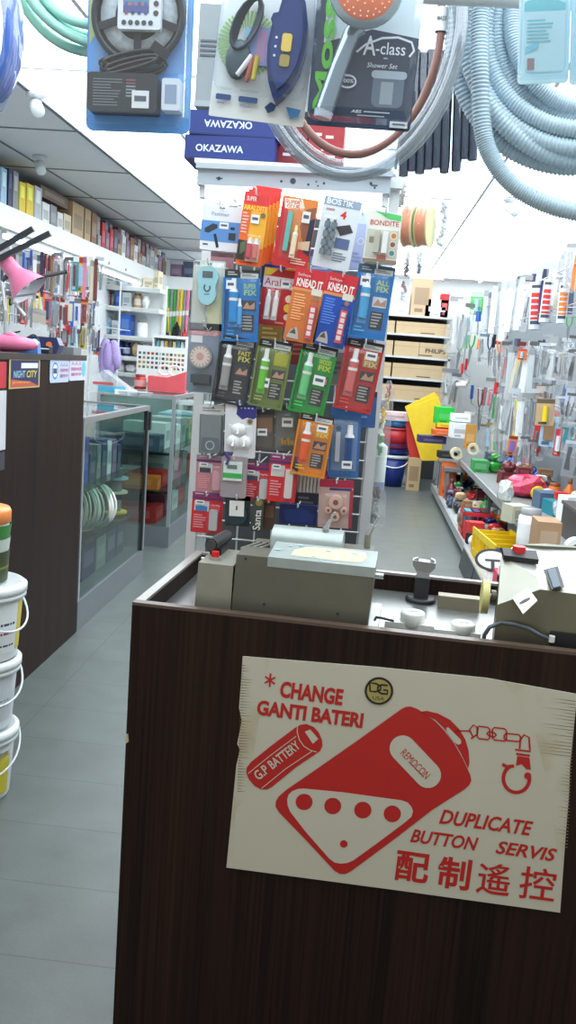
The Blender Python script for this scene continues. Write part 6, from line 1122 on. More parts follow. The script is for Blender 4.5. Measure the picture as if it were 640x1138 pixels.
# on top of cabinets
def top2(px, py, dx): X = XA-dx; q = at_x(px, py, X); return X, q.y
put('red_bin', 'red plastic bin standing behind the nearer glass cabinet', 'bin', XA-.42, 5.3, HG+.0, .16, .16, .12, (170, 32, 40), None, 0, 0, basket)
X, y = top2(186, 435, .2); t = thing('red_tray', 'coral red slanted counter box on the farther glass cabinet', 'box', (X, y, HG2), (0, 0, .1)); m = MB(); m.prism([(-.15, 0), (.15, 0), (.15, .17), (.0, .115), (-.15, .12)], -.1, .1, mat((214, 84, 92), .45)); m.build('box_body', t)
def ring(m): [m.tube([(dx+.05*math.cos(a*.3), 0, .17+.04*math.sin(a*.3)) for a in range(21)], .008, mat((226, 226, 224), .4), 6, True) for dx in (-.03, .05)]
m = MB(); ring(m); m.build('white_rings', t)
t = thing('red_knob_jar', 'red jar with rounded lids left of the coral counter box', 'jar', (X-.24, y+.05, HG2)); jar(t, .1, .1, .12, (196, 44, 44), 1)
for i, (px, w_) in enumerate(((167, .30), (192, .28))):
    q = at_y(px, 418, 8.9); t = thing('key_tag_board', ['left white board of coloured swatches standing on the farther cabinet', 'right white board of coloured swatches standing on the farther cabinet'][i], 'board', (q.x, 8.9, HG2+.0), (0, 0, .05)); m = MB(); m.b2(-w_/2*.95, 0, 0, w_/2*.95, .02, .36, mat((232, 232, 228), .4)); m.build('board', t); m = MB(); r6 = random.Random(i)
    for a in range(6):
        for b in range(4): m.rect(-w_*.42+a*w_*.14, .14+b*.045, -w_*.42+a*w_*.14+.026, .165+b*.045, -.001, flat(r6.choice([(40, 46, 60), (150, 60, 50), (70, 120, 110), (170, 140, 60), (90, 90, 90), (190, 120, 100)])))
    m.build('swatches', t)
q = at_y(192, 392, 9.3); t = thing('white_showcase', 'white topped showcase with striped bottles behind the swatch boards', 'showcase', (q.x-.05, 9.35, HG2)); w_ = .36; z0 = at_y(192, 395, 9.3).z-HG2; m = MB(); m.b2(-w_/2, 0, .0, w_/2, .2, z0, wh); m.b2(-w_/2, 0, z0, -w_/2+.015, .2, z0+.17, wh); m.b2(w_/2-.015, 0, z0, w_/2, .2, z0+.17, wh); m.b2(-w_/2, -.01, z0+.17, w_/2, .2, z0+.2, wh); m.b2(-w_/2, .19, z0, w_/2, .2, z0+.17, wh); m.build('frame', t); m = MB()
for j, c in enumerate(((120, 180, 200), (220, 225, 225), (200, 170, 90), (120, 110, 90), (225, 215, 150), (90, 150, 170), (230, 230, 230))): m.b2(-w_/2+.03+j*.043, .06, z0, -w_/2+.062+j*.043, .12, z0+.14, flat(c))
m.build('bottles', t)
X, y = top2(120, 430, .42); t = thing('clear_packet', 'clear plastic packet of blue and pink papers on the farther cabinet', 'packet', (X, y+.1, HG2)); m = MB(); m.prism([(-.16, 0), (.2, 0), (.12, .05), (-.05, .16), (-.12, .12)], -.07, .07, clear(gloss=.14, haze=.25)); m.build('plastic_bag', t); m = MB(); m.b2(-.08, -.075, .005, .12, -.072, .05, flat((80, 170, 200))); m.b2(-.12, -.0745, .055, .03, -.0725, .075, flat((200, 90, 90))); m.build('paper', t)
for i, (px, dx, cn, w_) in enumerate(((140, .3, 'white', .16), (150, .2, 'silver', .14), (158, .12, 'grey', .1))): X, y = top2(px, 436, dx); put('loose_packet', '%s flat packet on the farther glass cabinet, %s from the left' % (cn, ORD[i]), 'packet', X, y+.05*i, HG2, w_, .1, .03, cn, None, i, .3, carton)
q = at_y(122, 376, 8.3); t = thing('lavender_mesh', 'bunched lavender mesh cloth hanging above the farther cabinet', 'cloth', q+Vector((0, 0, 0))); m = MB(); [m.lathe([(.0, .0), (.03, -.01), (.05, -.08), (.055, -.16), (.045, -.22), (.02, -.27), (0, -.275)], mat((176, 156, 212), .8, 0, .35, 90, bump=.8), 7, Matrix.Translation((dx_, dy_, dz_)) @ Ry(ry_)) for dx_, dy_, dz_, ry_ in ((-.03, 0, 0, .12), (.035, -.01, -.01, -.18), (0, -.03, -.04, .0), (.05, .0, -.09, .15), (-.045, -.01, -.1, -.05))]; m.build('cloth', t)
# gondola shelves
gy = 9.7; gx0 = at_y(108, 340, gy).x; gx1 = at_y(177, 345, gy).x; gs = thing('shelf_unit', 'white metal shelf unit of five shelves by the back left corner', 'shelf', (gx0, gy, 0)); GW = gx1-gx0
m = MB(); m.b2(0, .34, 0, GW, .36, at_y(140, 312, gy).z, wh); m.build('back_sheet', gs)
gz = [at_y(142, y, gy).z for y in (318, 341, 373, 396, 414)]
for x in (0, GW-.03): m = MB(); m.b2(x, .3, 0, x+.03, .34, gz[0]+.05, wh); m.build('upright', gs)
for z in gz: m = MB(); m.prism([(0, 0), (GW*.5, .07), (GW, 0), (GW, -.045), (GW*.5, .025), (0, -.045)][::-1] if False else [(0, -.045), (GW, -.045), (GW, 0), (0, 0)], 0, .3, wh); m.box((GW/2, -.004, -.02), (GW, .006, .03), flat((205, 208, 205))); [None for _ in ()]; o = m.build('shelf_board', gs, (0, 0, z))
its = {0: [('white', .14, .1), ('pale blue', .1, .08), ('white', .2, .09), ('cream', .12, .07)], 1: [('pink', .07, .1), ('grey', .08, .12), ('blue', .07, .14), ('silver', .1, .1), ('tan', .1, .16), ('white', .08, .12), ('cream', .16, .07)], 2: [('pale blue', .12, .12), ('silver', .08, .1), ('blue', .13, .15), ('white', .2, .12), ('blue', .09, .12)], 3: [('purple', .1, .1), ('blue', .12, .12), ('dark blue', .1, .1), ('tan', .16, .16), ('grey', .07, .1)], 4: [('white', .14, .07), ('silver', .12, .08), ('white', .18, .06), ('brown', .1, .09)]}
for si, L in its.items():
    x = gx0+.035; L = L+[(rk2.choice(['white', 'silver', 'blue', 'pale blue', 'grey', 'cream', 'tan', 'slate']), rk2.uniform(.05, .09), rk2.uniform(.07, .16)) for _ in range(8)]
    for i, (cn, w_, h_) in enumerate(L):
        if x+w_ > gx1-.03: break
        fn = [carton, jar, bagg, carton][(i+si) % 4]; h_ = min(h_*1.5, (gz[si-1]-gz[si]-.06) if si else .2)
        put({carton: 'goods_carton', jar: 'small_jar', bagg: 'small_bag'}[fn], '%s %s on the %s shelf of the corner shelf unit, %s from the left' % (cn, {carton: 'carton', jar: 'jar', bagg: 'bag'}[fn], ORD[si], ORD[i]), 'goods', x+w_/2, gy+.14, gz[si], w_*.92, .2 if fn is carton else .12, h_, cn, 'goods on the corner shelf unit', i+si*9, 0, fn); x += w_
# rolled sheets and tools at the back, right of the shelf unit
for i, (px, cn) in enumerate(((178, 'maroon'), (181.5, 'orange'), (185, 'yellow'), (188, 'green'), (191.5, 'grey'), (195, 'green'), (199, 'tan'), (202.5, 'yellow'), (206, 'grey'), (209.5, 'pink'))): hang('rolled_sheet', cn, px, 320+(i*7) % 5, 4.2, 44+(i*13) % 14, '%s rolled sheet hanging under the back shelf, %s from the left' % (cn, ORD[i]), Y=YS1+.012, group='rolls under the back shelf', seed=i, tilt=(-.12 if i in (1, 2) else .02)).location.z = fz0-.003
for i, (px, py, cn, w_, h_) in enumerate(((183, 362, 'dark blue', 13, 13), (196, 356, 'black', 14, 16), (205, 362, 'red', 13, 13), (212, 350, 'grey', 10, 20))): q = at_y(px, py+h_, 10.9); put('small_bag', '%s bag standing below the rolled sheets at the back' % cn, 'bag', q.x, 10.9, .9, w_*.0108, .1, at_y(px, py, 10.9).z-.9, cn, None, i, 0, bagg)
t = thing('back_bench', 'low white bench under the rolled sheets at the back', 'bench', (-2.2, 10.75, 0)); m = MB(); m.b2(0, 0, .86, 1.7, .5, .9, wh); m.build('bench_top', t)
for x, y in ((0, 0), (1.65, 0), (0, .45), (1.65, .45)): m = MB(); m.b2(x, y, 0, x+.05, y+.05, .86, wh); m.build('leg', t)
# ================================================================== RIGHT SIDE AND BACK OF THE AISLE
XP = 1.74; XHR = 1.42
pb = thing('hook_board', 'white perforated hook board covering the right wall above the low shelves', 'board', (XP, 4.6, 0)); m = MB()
m.b2(-.012, 0, .55, 0, 7.38, 2.68, mat((132, 140, 146), .5, 0, .1)); m.build('perforated_panel', pb)
rows_z = [2.30, 2.02, 1.68, 1.30, 1.0]
for z in rows_z: m = MB(); m.cyl((XHR-XP-.03, .2, z), (XHR-XP-.03, 7.3, z), .005, CHROME(), n=6); [m.cyl((XHR-XP-.03, y, z), (-.012, y, z), .004, CHROME(), n=6) for y in [.3+.5*i for i in range(15)]]; m.build('hook_rail', pb)
for z in (2.28, 2.0, 1.7, 1.3): m = MB(); m.cyl((-.75, 7.33, z), (-.02, 7.33, z), .004, CHROME(), n=6); m.build('end_rail', pb)
m = MB(); m.b2(-.465, .2, ZC-.096, -.435, 7.0, ZC-.006, flat((235, 240, 245))); m.build('light_batten', pb); m = MB(); m.cyl((-.45, .2, ZC-.11), (-.45, 7.0, ZC-.11), .016, TG, n=10); o = m.build('fluorescent_tube', pb); o['label'] = 'lit fluorescent tube'
R1 = [('parts_bag', 'white', 508, 330, 11, 62), ('parts_bag', 'silver', 516, 333, 10, 58), ('parts_bag', 'grey', 523, 338, 8, 50), ('blister_card', 'green', 531, 326, 13, 24), ('screwdriver', 'blue', 532, 346, 8, 26), ('slim_strip', 'silver', 541, 322, 5, 46), ('slim_strip', 'grey', 546, 325, 5, 46), ('slim_strip', 'white', 551, 318, 6, 52), ('slim_strip', 'silver', 556, 314, 6, 62), ('slim_strip', 'white', 561, 312, 6, 66), ('slim_strip', 'white', 566, 311, 6, 64), ('slim_strip', 'white', 571, 311, 6, 56), ('slim_strip', 'silver', 576, 310, 6, 56), ('slim_strip', 'white', 581, 308, 6, 58), ('parts_bag', 'white', 587, 306, 8, 62), ('sealant_tube', 'red', 598, 299, 15, 66), ('slim_strip', 'dark blue', 606, 298, 4, 60), ('sealant_tube', 'red', 613, 298, 14, 60), ('parts_bag', 'silver', 622, 294, 10, 62), ('sealant_tube', 'orange', 629, 302, 12, 56), ('slim_strip', 'dark blue', 634, 280, 6, 66), ('parts_bag', 'white', 637, 270, 10, 54), ('parts_bag', 'silver', 627, 272, 12, 36)]
R2 = [('pliers', 'green', 513, 374, 9, 40), ('screwdriver', 'green', 519, 372, 6, 36), ('pliers', 'green', 525, 373, 8, 34), ('screwdriver', 'orange', 533, 378, 7, 26), ('parts_bag', 'pale blue', 539, 372, 8, 34), ('pliers', 'dark blue', 545, 374, 7, 34), ('screwdriver', 'black', 550, 372, 5, 34), ('pliers', 'orange', 556, 378, 8, 34), ('parts_bag', 'grey', 563, 380, 8, 46), ('slim_strip', 'silver', 569, 384, 6, 60), ('parts_bag', 'silver', 576, 386, 8, 60), ('blister_card', 'orange', 581, 388, 9, 12), ('slim_strip', 'white', 587, 384, 6, 58), ('slim_strip', 'silver', 592, 386, 6, 54), ('parts_bag', 'grey', 599, 380, 8, 44), ('parts_bag', 'silver', 606, 382, 9, 40), ('parts_bag', 'white', 613, 384, 10, 42), ('parts_bag', 'white', 620, 384, 9, 42), ('parts_bag', 'silver', 628, 386, 9, 40), ('pliers', 'green', 633, 352, 8, 28), ('parts_bag', 'grey', 638, 388, 9, 42)]
R3 = [('parts_bag', 'silver', 501, 410, 14, 44), ('parts_bag', 'grey', 508, 414, 8, 44), ('paint_roller', 'red', 514, 404, 11, 26), ('paint_roller', 'red', 519, 398, 11, 30), ('paint_roller', 'blue', 525, 428, 12, 36), ('pliers', 'maroon', 534, 432, 6, 50), ('screwdriver', 'maroon', 540, 430, 6, 48), ('parts_bag', 'silver', 546, 420, 8, 44), ('screwdriver', 'red', 552, 424, 7, 30), ('parts_bag', 'white', 559, 430, 9, 60), ('slim_strip', 'silver', 566, 424, 6, 66), ('parts_bag', 'silver', 573, 432, 9, 70), ('slim_strip', 'white', 580, 436, 7, 70), ('parts_bag', 'white', 587, 436, 9, 60), ('parts_bag', 'silver', 594, 432, 9, 54), ('blister_card', 'tan', 607, 442, 18, 30), ('blister_card', 'pale blue', 613, 454, 17, 42), ('parts_bag', 'dark blue', 624, 440, 9, 30), ('pliers', 'blue', 630, 440, 8, 34), ('parts_bag', 'grey', 637, 436, 9, 34)]
R4 = [('parts_bag', 'yellow', 546, 470, 8, 34), ('parts_bag', 'cream', 552, 466, 9, 38), ('parts_bag', 'silver', 562, 478, 9, 34), ('blister_card', 'orange', 571, 484, 9, 22), ('parts_bag', 'silver', 577, 490, 8, 26), ('parts_bag', 'grey', 584, 486, 8, 30), ('blister_card', 'red', 600, 472, 9, 32), ('blister_card', 'red', 622, 476, 7, 30), ('parts_bag', 'silver', 634, 466, 14, 36), ('parts_bag', 'grey', 592, 488, 8, 28), ('parts_bag', 'silver', 640, 490, 16, 40)]
for ri, (row, rn) in enumerate(((R1, 'top'), (R2, 'second'), (R3, 'third'), (R4, 'lowest'))):
    for i, (kd, cn, px, yt, ww, hh) in enumerate(row):
        lab = '%s %s, right wall %s row, %s from far end' % (cn, G[kd][2], rn, ORD[i]); X_ = XHR-.05*(i % 2)-.02*ri; far_ = at_x(px, yt, X_).y > 12.0
        ww *= 1.35 if kd == 'parts_bag' else 1.1
        hang(kd, cn, px, yt+rnd.uniform(-1, 1), ww, hh, lab, X=None if far_ else X_, Y=(11.9-.12*(i % 3)) if far_ else None, rot=-.25, group='tools hooked on the right wall', seed=i+ri*31+200, tilt=rnd.uniform(-.06, .06))
rz = random.Random(77); kinds2 = ['parts_bag', 'parts_bag', 'slim_strip', 'pliers', 'parts_bag', 'blister_card', 'screwdriver', 'cable_coil', 'parts_bag']
for ri, (yt, hh, rn) in enumerate(((328, 52, 'top'), (380, 46, 'second'), (430, 50, 'third'), (478, 34, 'lowest'))):
    for i in range(19):
        px = 512+i*6.9+rz.uniform(-1.5, 1.5); y_ = yt-(px-510)*(.28 if ri == 0 else .06)+rz.uniform(-5, 5); X_ = XHR+.12
        if at_x(px, y_, X_).y > 11.6: continue
        kd = rz.choice(kinds2); cn = rz.choice(['silver', 'grey', 'grey', 'slate', 'white', 'silver', 'grey', 'brown', 'red', 'dark blue', 'black', 'grey']); lab = '%s %s behind right wall %s row, %s from far end' % (cn, G[kd][2], rn, ORD[i])
        hang(kd, cn, px, y_, rz.uniform(8, 12), hh*rz.uniform(.8, 1.15), lab, X=X_, rot=-.3, group='tools behind the front rows on the right wall', seed=i+ri*37+900, tilt=rz.uniform(-.05, .05))
# low tiered shelving --------------------------------------------------------
Z2 = .52; pA = at_z(511, 507, Z2); pB = at_z(599, 615, Z2); X2 = (pA.x+pB.x)/2; X1 = .907
ls = thing('tiered_shelf', 'low two-tier shelf with metal edges full of loose goods along the right', 'shelf', (X1, 4.4, 0)); edge = mat((196, 200, 202), .3, .6)
Y1e = 11.0; Y2e = at_x(511, 507, X2).y
m = MB(); m.b2(.0, 0, .08, XP-X1-.02, Y1e-4.4, .11, mat((170, 172, 170), .5)); m.build('lower_board', ls); m = MB(); m.b2(-.006, 0, .06, .012, Y1e-4.4, .135, edge); m.build('lower_edge', ls); m = MB(); m.b2(.02, 0, 0, .06, Y1e-4.4, .08, mat((60, 62, 64), .5)); m.build('kick_board', ls)
m = MB(); m.b2(X2-X1, 0, Z2-.03, XP-X1-.02, Y2e-4.4, Z2, mat((128, 130, 130), .5)); m.build('upper_board', ls); m = MB(); m.b2(X2-X1-.008, 0, Z2-.035, X2-X1+.01, Y2e-4.4, Z2+.02, edge); m.build('upper_edge', ls)
for y in (0.1, 1.8, 3.4, Y2e-4.5): m = MB(); m.b2(X2-X1+.02, y, .11, X2-X1+.05, y+.03, Z2-.03, mat((90, 94, 96), .5)); m.build('support', ls)
# loose goods: greedy placement so that nothing interpenetrates
rg = random.Random(17); placed = []
PAL = ['white', 'grey', 'silver', 'brown', 'tan', 'red', 'black', 'cream', 'slate', 'yellow', 'white', 'grey', 'white', 'silver', 'dark blue', 'maroon', 'black', 'brown', 'silver', 'grey', 'orange', 'green', 'black', 'blue', 'brown', 'tan', 'slate', 'red', 'maroon', 'black']
FN = {'carton': (carton, 'goods_carton', 'box'), 'jar': (jar, 'paint_jar', 'jar'), 'bottle': (bottle, 'plastic_bottle', 'bottle'), 'tape': (tape, 'tape_roll', 'tape'), 'bag': (bagg, 'packed_bag', 'bag'), 'basket': (basket, 'plastic_basket', 'basket')}
CNT = {}
def heap(tier, xa, xb, ya, yb, z, n, hmax):
    tries = 0; k = 0; L = []
    while k < n and tries < n*30:
        tries += 1; w_ = rg.uniform(.08, .17); d_ = rg.uniform(.08, .17); h_ = rg.uniform(.08, hmax); x = rg.uniform(xa+w_/2, xb-w_/2); y = rg.uniform(ya+d_/2, yb-d_/2); R = max(w_, d_)*.72
        if any(abs(x-p[0]) < (R+p[2])*.70 and abs(y-p[1]) < (R+p[2])*.70 for p in placed): continue
        placed.append((x, y, R)); L.append((x, y, w_, d_, h_)); k += 1
    L.sort(key=lambda q: q[1])
    for i, (x, y, w_, d_, h_) in enumerate(L):
        kd = rg.choice(['carton', 'carton', 'bag', 'bag', 'jar', 'bottle', 'tape', 'bag', 'bag', 'bag']); cn = rg.choice(PAL); fn, nm, cat = FN[kd]
        if kd == 'tape': d_ = .06; w_ = h_ = min(w_, .13)
        if kd in ('jar', 'bottle'): w_ = d_ = min(w_, d_, .12)
        if kd == 'bottle': h_ = min(hmax*1.3, .24)
        key = (tier, cn, kd); CNT.setdefault(key, []).append(put(nm, '', cat, x, y, z, w_, d_, h_, cn, 'loose goods on the %s' % tier, i, rg.uniform(-.3, .3), fn))
        h0 = h_
        if kd in ('carton', 'bag') and h_ < .17 and rg.random() < .9:
            c2 = rg.choice(PAL); CNT.setdefault((tier, c2, 'packet lying on top'), []).append(put('packed_bag', '', 'bag', x, y, z+h0*(1 if kd == 'carton' else .93)+.001, w_*.85, d_*.85, rg.uniform(.05, .1), c2, 'loose goods on the %s' % tier, i+5, 0, rg.choice([bagg, bagg, carton])))
def reserve(x, y, r): placed.append((x, y, r))
# singled-out goods first
def atz(px, py, z): return at_z(px, py, z)
def special(kind, lab, cat, px, py, z, w_, d_, h_, cn, fn, rot=0, seed=0):
    q = atz(px, py, z); x = max(q.x, X1+.02+w_/2) if z < .3 else q.x; reserve(x, q.y, max(w_, d_)*.5); return put(kind, lab, cat, x, q.y, z, w_, d_, h_, cn, None, seed, rot, fn)
# yellow crate, red container, round signs on the lower tier
q = atz(520, 622, .135); t = thing('yellow_crate', 'bright yellow slatted crate on the low shelf edge', 'crate', (X1+.2, q.y, .11), (0, 0, .1)); m = MB(); yl = mat((232, 196, 30), .4); w_, d_, h_ = .30, .72, .22
m.b2(-w_/2, -d_/2, 0, w_/2, d_/2, .01, yl)
for x in (-w_/2, w_/2-.012):
    m.b2(x, -d_/2, h_-.05, x+.012, d_/2, h_, yl); m.b2(x, -d_/2, 0, x+.012, d_/2, .06, yl)
    for k in range(7): y = -d_/2+k*(d_-.03)/6; m.b2(x, y, .06, x+.012, y+.03, h_-.05, yl)
for k in range(5): y = -d_/2+k*(d_-.012)/4; m.b2(-w_/2, y, 0, w_/2, y+.012, h_-.02, yl)
m.build('crate_body', t); reserve(X1+.2, q.y, .36); reserve(X1+.2, q.y+.3, .2); reserve(X1+.2, q.y-.3, .2)
special('red_container', 'open red plastic container on the low shelf beyond the yellow crate', 'container', 496, 592, .11, .24, .3, .22, (196, 44, 44), basket)
for i, (px, py, lab) in enumerate(((541, 622, 'black-rimmed white oval sign leaning at the near end of the low shelf'),)):
    q = atz(px, py+28, .11); t = thing('oval_sign', lab, 'sign', (q.x+.0, q.y-.1, .30), (-.5, 0, .1)); m = MB(); m.prism(circ(0, 0, .115, 28, .075), -.012, 0, flat((40, 42, 46))); m.build('rim', t); m = MB(); m.poly(circ(0, 0, .098, 28, .06), -.0124, flat((226, 228, 228))); m.rect(-.05, -.012, .05, .004, -.0128, flat((60, 60, 66))); m.rect(-.012, -.06, .012, -.012, -.0128, flat((60, 60, 66))); m.build('face', t); m = MB(); m.b2(-.03, .0, -.22, .03, .012, .0, flat((225, 226, 226))); m.build('stand', t); reserve(q.x, q.y-.1, .2)
special('white_labelled_box', 'white box with a black line label at the near end of the low shelf', 'box', 545, 668, .11, .16, .16, .22, (232, 232, 230), carton); special('red_packet', 'red and pink packet beside the yellow crate on the low shelf', 'packet', 530, 662, .11, .09, .3, .16, (206, 60, 84), carton)
special('orange_box', 'bright orange upright box at the far end of the low shelf', 'box', 459, 548, .11, .16, .12, .38, (232, 104, 40), carton); special('white_orange_box', 'white panel box beside the bright orange one on the low shelf', 'box', 466, 548, .11, .1, .12, .34, (226, 228, 228), carton)
# goods on the upper tier seen large
special('pink_bag', 'bright pink and white printed bag lying on the upper tier', 'bag', 584, 552, Z2, .34, .3, .2, (226, 70, 106), bagg, .3); special('teal_box', 'teal packet on the upper tier near the right picture edge', 'packet', 622, 572, Z2, .2, .22, .1, (24, 128, 140), carton, .2); special('slate_box', 'slate blue packet left of the teal packet', 'packet', 606, 565, Z2, .16, .2, .13, (84, 104, 130), carton, .1)
special('yellow_crisp_bag', 'yellow and grey patterned bag on the upper tier edge', 'bag', 572, 580, Z2, .14, .14, .12, (186, 184, 160), carton, .4); special('white_bottle_jug', 'white round jug at the upper tier near end', 'jug', 586, 606, Z2, .14, .14, .22, 'white', jar); special('open_carton', 'tall brown carton at the near end of the upper tier', 'box', 603, 616, Z2, .13, .2, .2, (166, 130, 96), carton); special('pale_plastic_bag', 'large pale plastic bag standing on the upper tier behind its edge', 'box', 560, 560, Z2, .12, .3, .2, (200, 203, 202), bagg); special('green_print_box', 'small white box with a green print on the upper tier far end', 'box', 532, 524, Z2, .16, .2, .12, (60, 150, 80), carton)
q = atz(640, 612, .45); t = thing('dark_metal_cabinet', 'dark brown metal cabinet on the upper tier at the right picture edge', 'cabinet', (q.x+.02, q.y-.05, Z2+.001)); m = MB(); m.b2(-.1, -.25, .0, .25, .2, .20, mat((66, 58, 54), .45, .2)); m.build('cabinet_body', t); m = MB(); m.b2(-.11, -.26, .20, .26, .21, .22, mat((90, 82, 78), .4, .2)); m.build('cabinet_top', t); m = MB(); m.tube([(.02, -.2, .222), (.08, -.15, .28), (.14, -.1, .222)], .008, DK, 6); m.build('handle', t); reserve(q.x+.15, q.y, .4)
heap('low shelf', X1+.02, X2+.25, 5.2, 10.9, .111, 170, .19)
placed2 = placed; 
heap('upper tier', X2+.02, XP-.05, 4.9, Y2e-.1, Z2+.001, 120, .18)
# far-end pile above the low shelf: yellow and red boards, green box, trays, handles
bq = at_z(478, 552, .11)
def leaning(name, lab, pts, Y, th, mt, cat='board'):
    P = [at_y(px, py, Y) for px, py in pts]; c = P[0]; t = thing(name, lab, cat, c); m = MB(); pp = [((p-c).x, (p-c).z) for p in P]; a = sum(pp[i][0]*pp[(i+1) % len(pp)][1]-pp[(i+1) % len(pp)][0]*pp[i][1] for i in range(len(pp))); pp = pp if a > 0 else pp[::-1]; m.prism(pp, 0, th, mt); m.build('sheet', t); return t
leaning('yellow_foam_sheet', 'large yellow foam sheet leaning in front, at the end of the aisle', [(451, 454), (487, 441), (497, 470), (488, 512), (468, 512)], 11.2, .05, mat((236, 200, 40), .6)); leaning('yellow_foam_sheet', 'second yellow foam sheet whose top corner shows behind the first', [(450, 452), (483, 436), (488, 442), (480, 500), (466, 505)], 11.28, .05, mat((224, 190, 36), .6))
leaning('red_foam_sheet', 'red foam sheet leaning behind the yellow foam sheets', [(450, 462), (456, 462), (468, 508), (456, 510), (452, 490)], 11.36, .05, mat((206, 52, 46), .6))
for nm, lab, cat, px, py, Y, w_, d_, h_, cn, fn in (('green_box', 'vivid green box on top of the pile by the yellow foam sheet', 'box', 492, 466, 10.6, .2, .2, .19, (30, 190, 60), carton), ('red_box', 'small red box under the vivid green box', 'box', 491, 480, 10.6, .16, .2, .14, (190, 50, 44), carton), ('white_tray', 'white tray next to the vivid green box', 'tray', 511, 466, 10.2, .2, .2, .08, 'white', carton), ('striped_carton', 'white striped carton below the white tray', 'box', 508, 482, 10.1, .17, .2, .16, 'white', carton), ('mustard_board', 'mustard brown board standing below the paint rollers', 'board', 521, 492, 9.7, .11, .05, .26, (196, 140, 60), carton), ('navy_tray', 'stack of navy and purple trays on the pile below the yellow sheet', 'tray', 479, 490, 10.4, .3, .2, .08, (50, 44, 96), carton), ('orange_tray', 'orange-red tray lying over the navy trays', 'tray', 492, 482, 10.35, .24, .2, .06, (226, 96, 40), carton), ('black_pan', 'shallow black pan on the pile near the shelf edge', 'pan', 497, 500, 10.2, .2, .2, .07, 'black', carton), ('yellow_handle_set', 'yellow handled tool lying across the trays', 'tool', 497, 474, 10.5, .24, .06, .05, 'yellow', carton), ('white_roll', 'white roll beside the black pan on the pile', 'roll', 507, 500, 10.0, .13, .08, .13, 'cream', tape), ('cream_roll', 'cream roll at the pile front beside the upper tier end', 'roll', 525, 502, 9.6, .13, .08, .12, 'cream', tape)):
    q = at_y(px, py+h_/2/(Y/1000)*.5, Y); q.z -= .07 if nm in ('black_pan', 'white_roll') else 0; put(nm, lab, cat, q.x, q.y, q.z, w_, d_, h_, cn, None, 3, rg.uniform(-.2, .2), fn)
t = thing('pile_trestle', 'grey bench under the pile of trays at the far end of the low shelf', 'bench', (1.0, 9.9, .112)); m = MB(); m.b2(-.06, 0, .30, .6, .95, .34, mat((120, 116, 112), .6)); m.build('bench_top', t)
for x, y in ((-.04, .02), (.55, .02), (-.04, .88), (.55, .88)): m = MB(); m.b2(x, y, 0, x+.04, y+.04, .30, mat((120, 116, 112), .6)); m.build('leg', t)
# Philips cartons on the back shelving
YBk = 12.0; zs = [at_y(441, y, YBk).z for y in (349, 370, 395, 419, 444)]; xa = -.75; xb = at_y(500, 360, YBk).x+.05
bk_ = thing('back_shelf_rack', 'grey metal shelf rack with long cartons at the end of the aisle', 'shelf', (xa, YBk, 0)); gm_ = mat((198, 202, 204), .4, .3)
for z in zs: m = MB(); m.b2(0, 0, z-.025, xb-xa, .5, z, gm_); m.build('shelf_board', bk_)
for x, y in ((0, 0), (xb-xa-.03, 0), (0, .47), (xb-xa-.03, .47)): m = MB(); m.b2(x, y, 0, x+.03, y+.03, zs[0]+.02, gm_); m.build('upright', bk_)
m = MB(); m.b2(0, .48, .0, xb-xa, .49, zs[0], mat((60, 62, 64), .6)); m.build('back_sheet', bk_)
KR = (190, 166, 130)
def long_carton(lab, x0, x1, z, h_, text=None):
    t = thing('long_carton', lab, 'box', (x0, YBk+.02, z), group='long cartons on the back rack'); m = MB(); m.b2(0, 0, 0, x1-x0, .4, h_, mat(KR, .6, 0, .08, 12)); m.build('carton', t); m = MB(); m.rect(0, h_*.68, x1-x0, h_*.7, -.0008, flat((150, 126, 96)))
    if text: m.text(text, .08, h_*.32, min(x1-x0-.04, .56), h_*.62, -.001, flat((60, 50, 44)), .03)
    else: m.rect(.32, h_*.1, .5, h_*.17, -.001, flat((70, 60, 50)))
    m.build('lettering' if text else 'printed_label', t)
xm = at_y(466, 388, YBk).x
for i, z in enumerate(zs):
    g_ = (zs[i-1]-z-.025) if i else 0
    if i == 0: continue
    h_ = g_*.72
    nm_ = ['', 'top', 'second', 'third', 'lowest'][i]
    if i == 2: long_carton('plain half-length brown carton left of the PHILIPS carton', at_y(438, 388, YBk).x, xm-.005, z, h_); long_carton('brown carton printed PHILIPS on the back rack', xm, xb-.03, z, h_, 'PHILIPS'); 
    else: long_carton('long brown carton in the %s bay of the back rack' % nm_, at_y(438, 388, YBk).x, xb-.03, z, h_)
    long_carton('brown carton further left in the %s bay, behind the hanging rack' % nm_, xa+.03, at_y(438, 388, YBk).x-.02, z, h_)
for i, (px, py, w_, h_, cn, lab) in enumerate(((466, 349, .26, .47, (190, 160, 128), 'brown carton on the top board of the back rack'), (484, 350, .3, .22, 'white', 'white long box right of the brown carton, on the back rack top'), (446, 349, .16, .3, 'white', 'white carton at the left of the back rack top'), (492, 351, .1, .3, 'red', 'red and white pack on the back rack top'))):
    q = at_y(px, py, YBk+.2); carton(thing('top_carton', lab, 'box', (q.x, YBk+.2+.0*i, zs[0])), w_, .3, h_, CN[cn] if isinstance(cn, str) else cn, i)
    if i == 0: carton(thing('top_carton', 'white carton resting on the brown carton above the back rack', 'box', (q.x+.05, YBk+.2, zs[0]+h_+.001)), .42, .3, .07, CN['white'], 9)
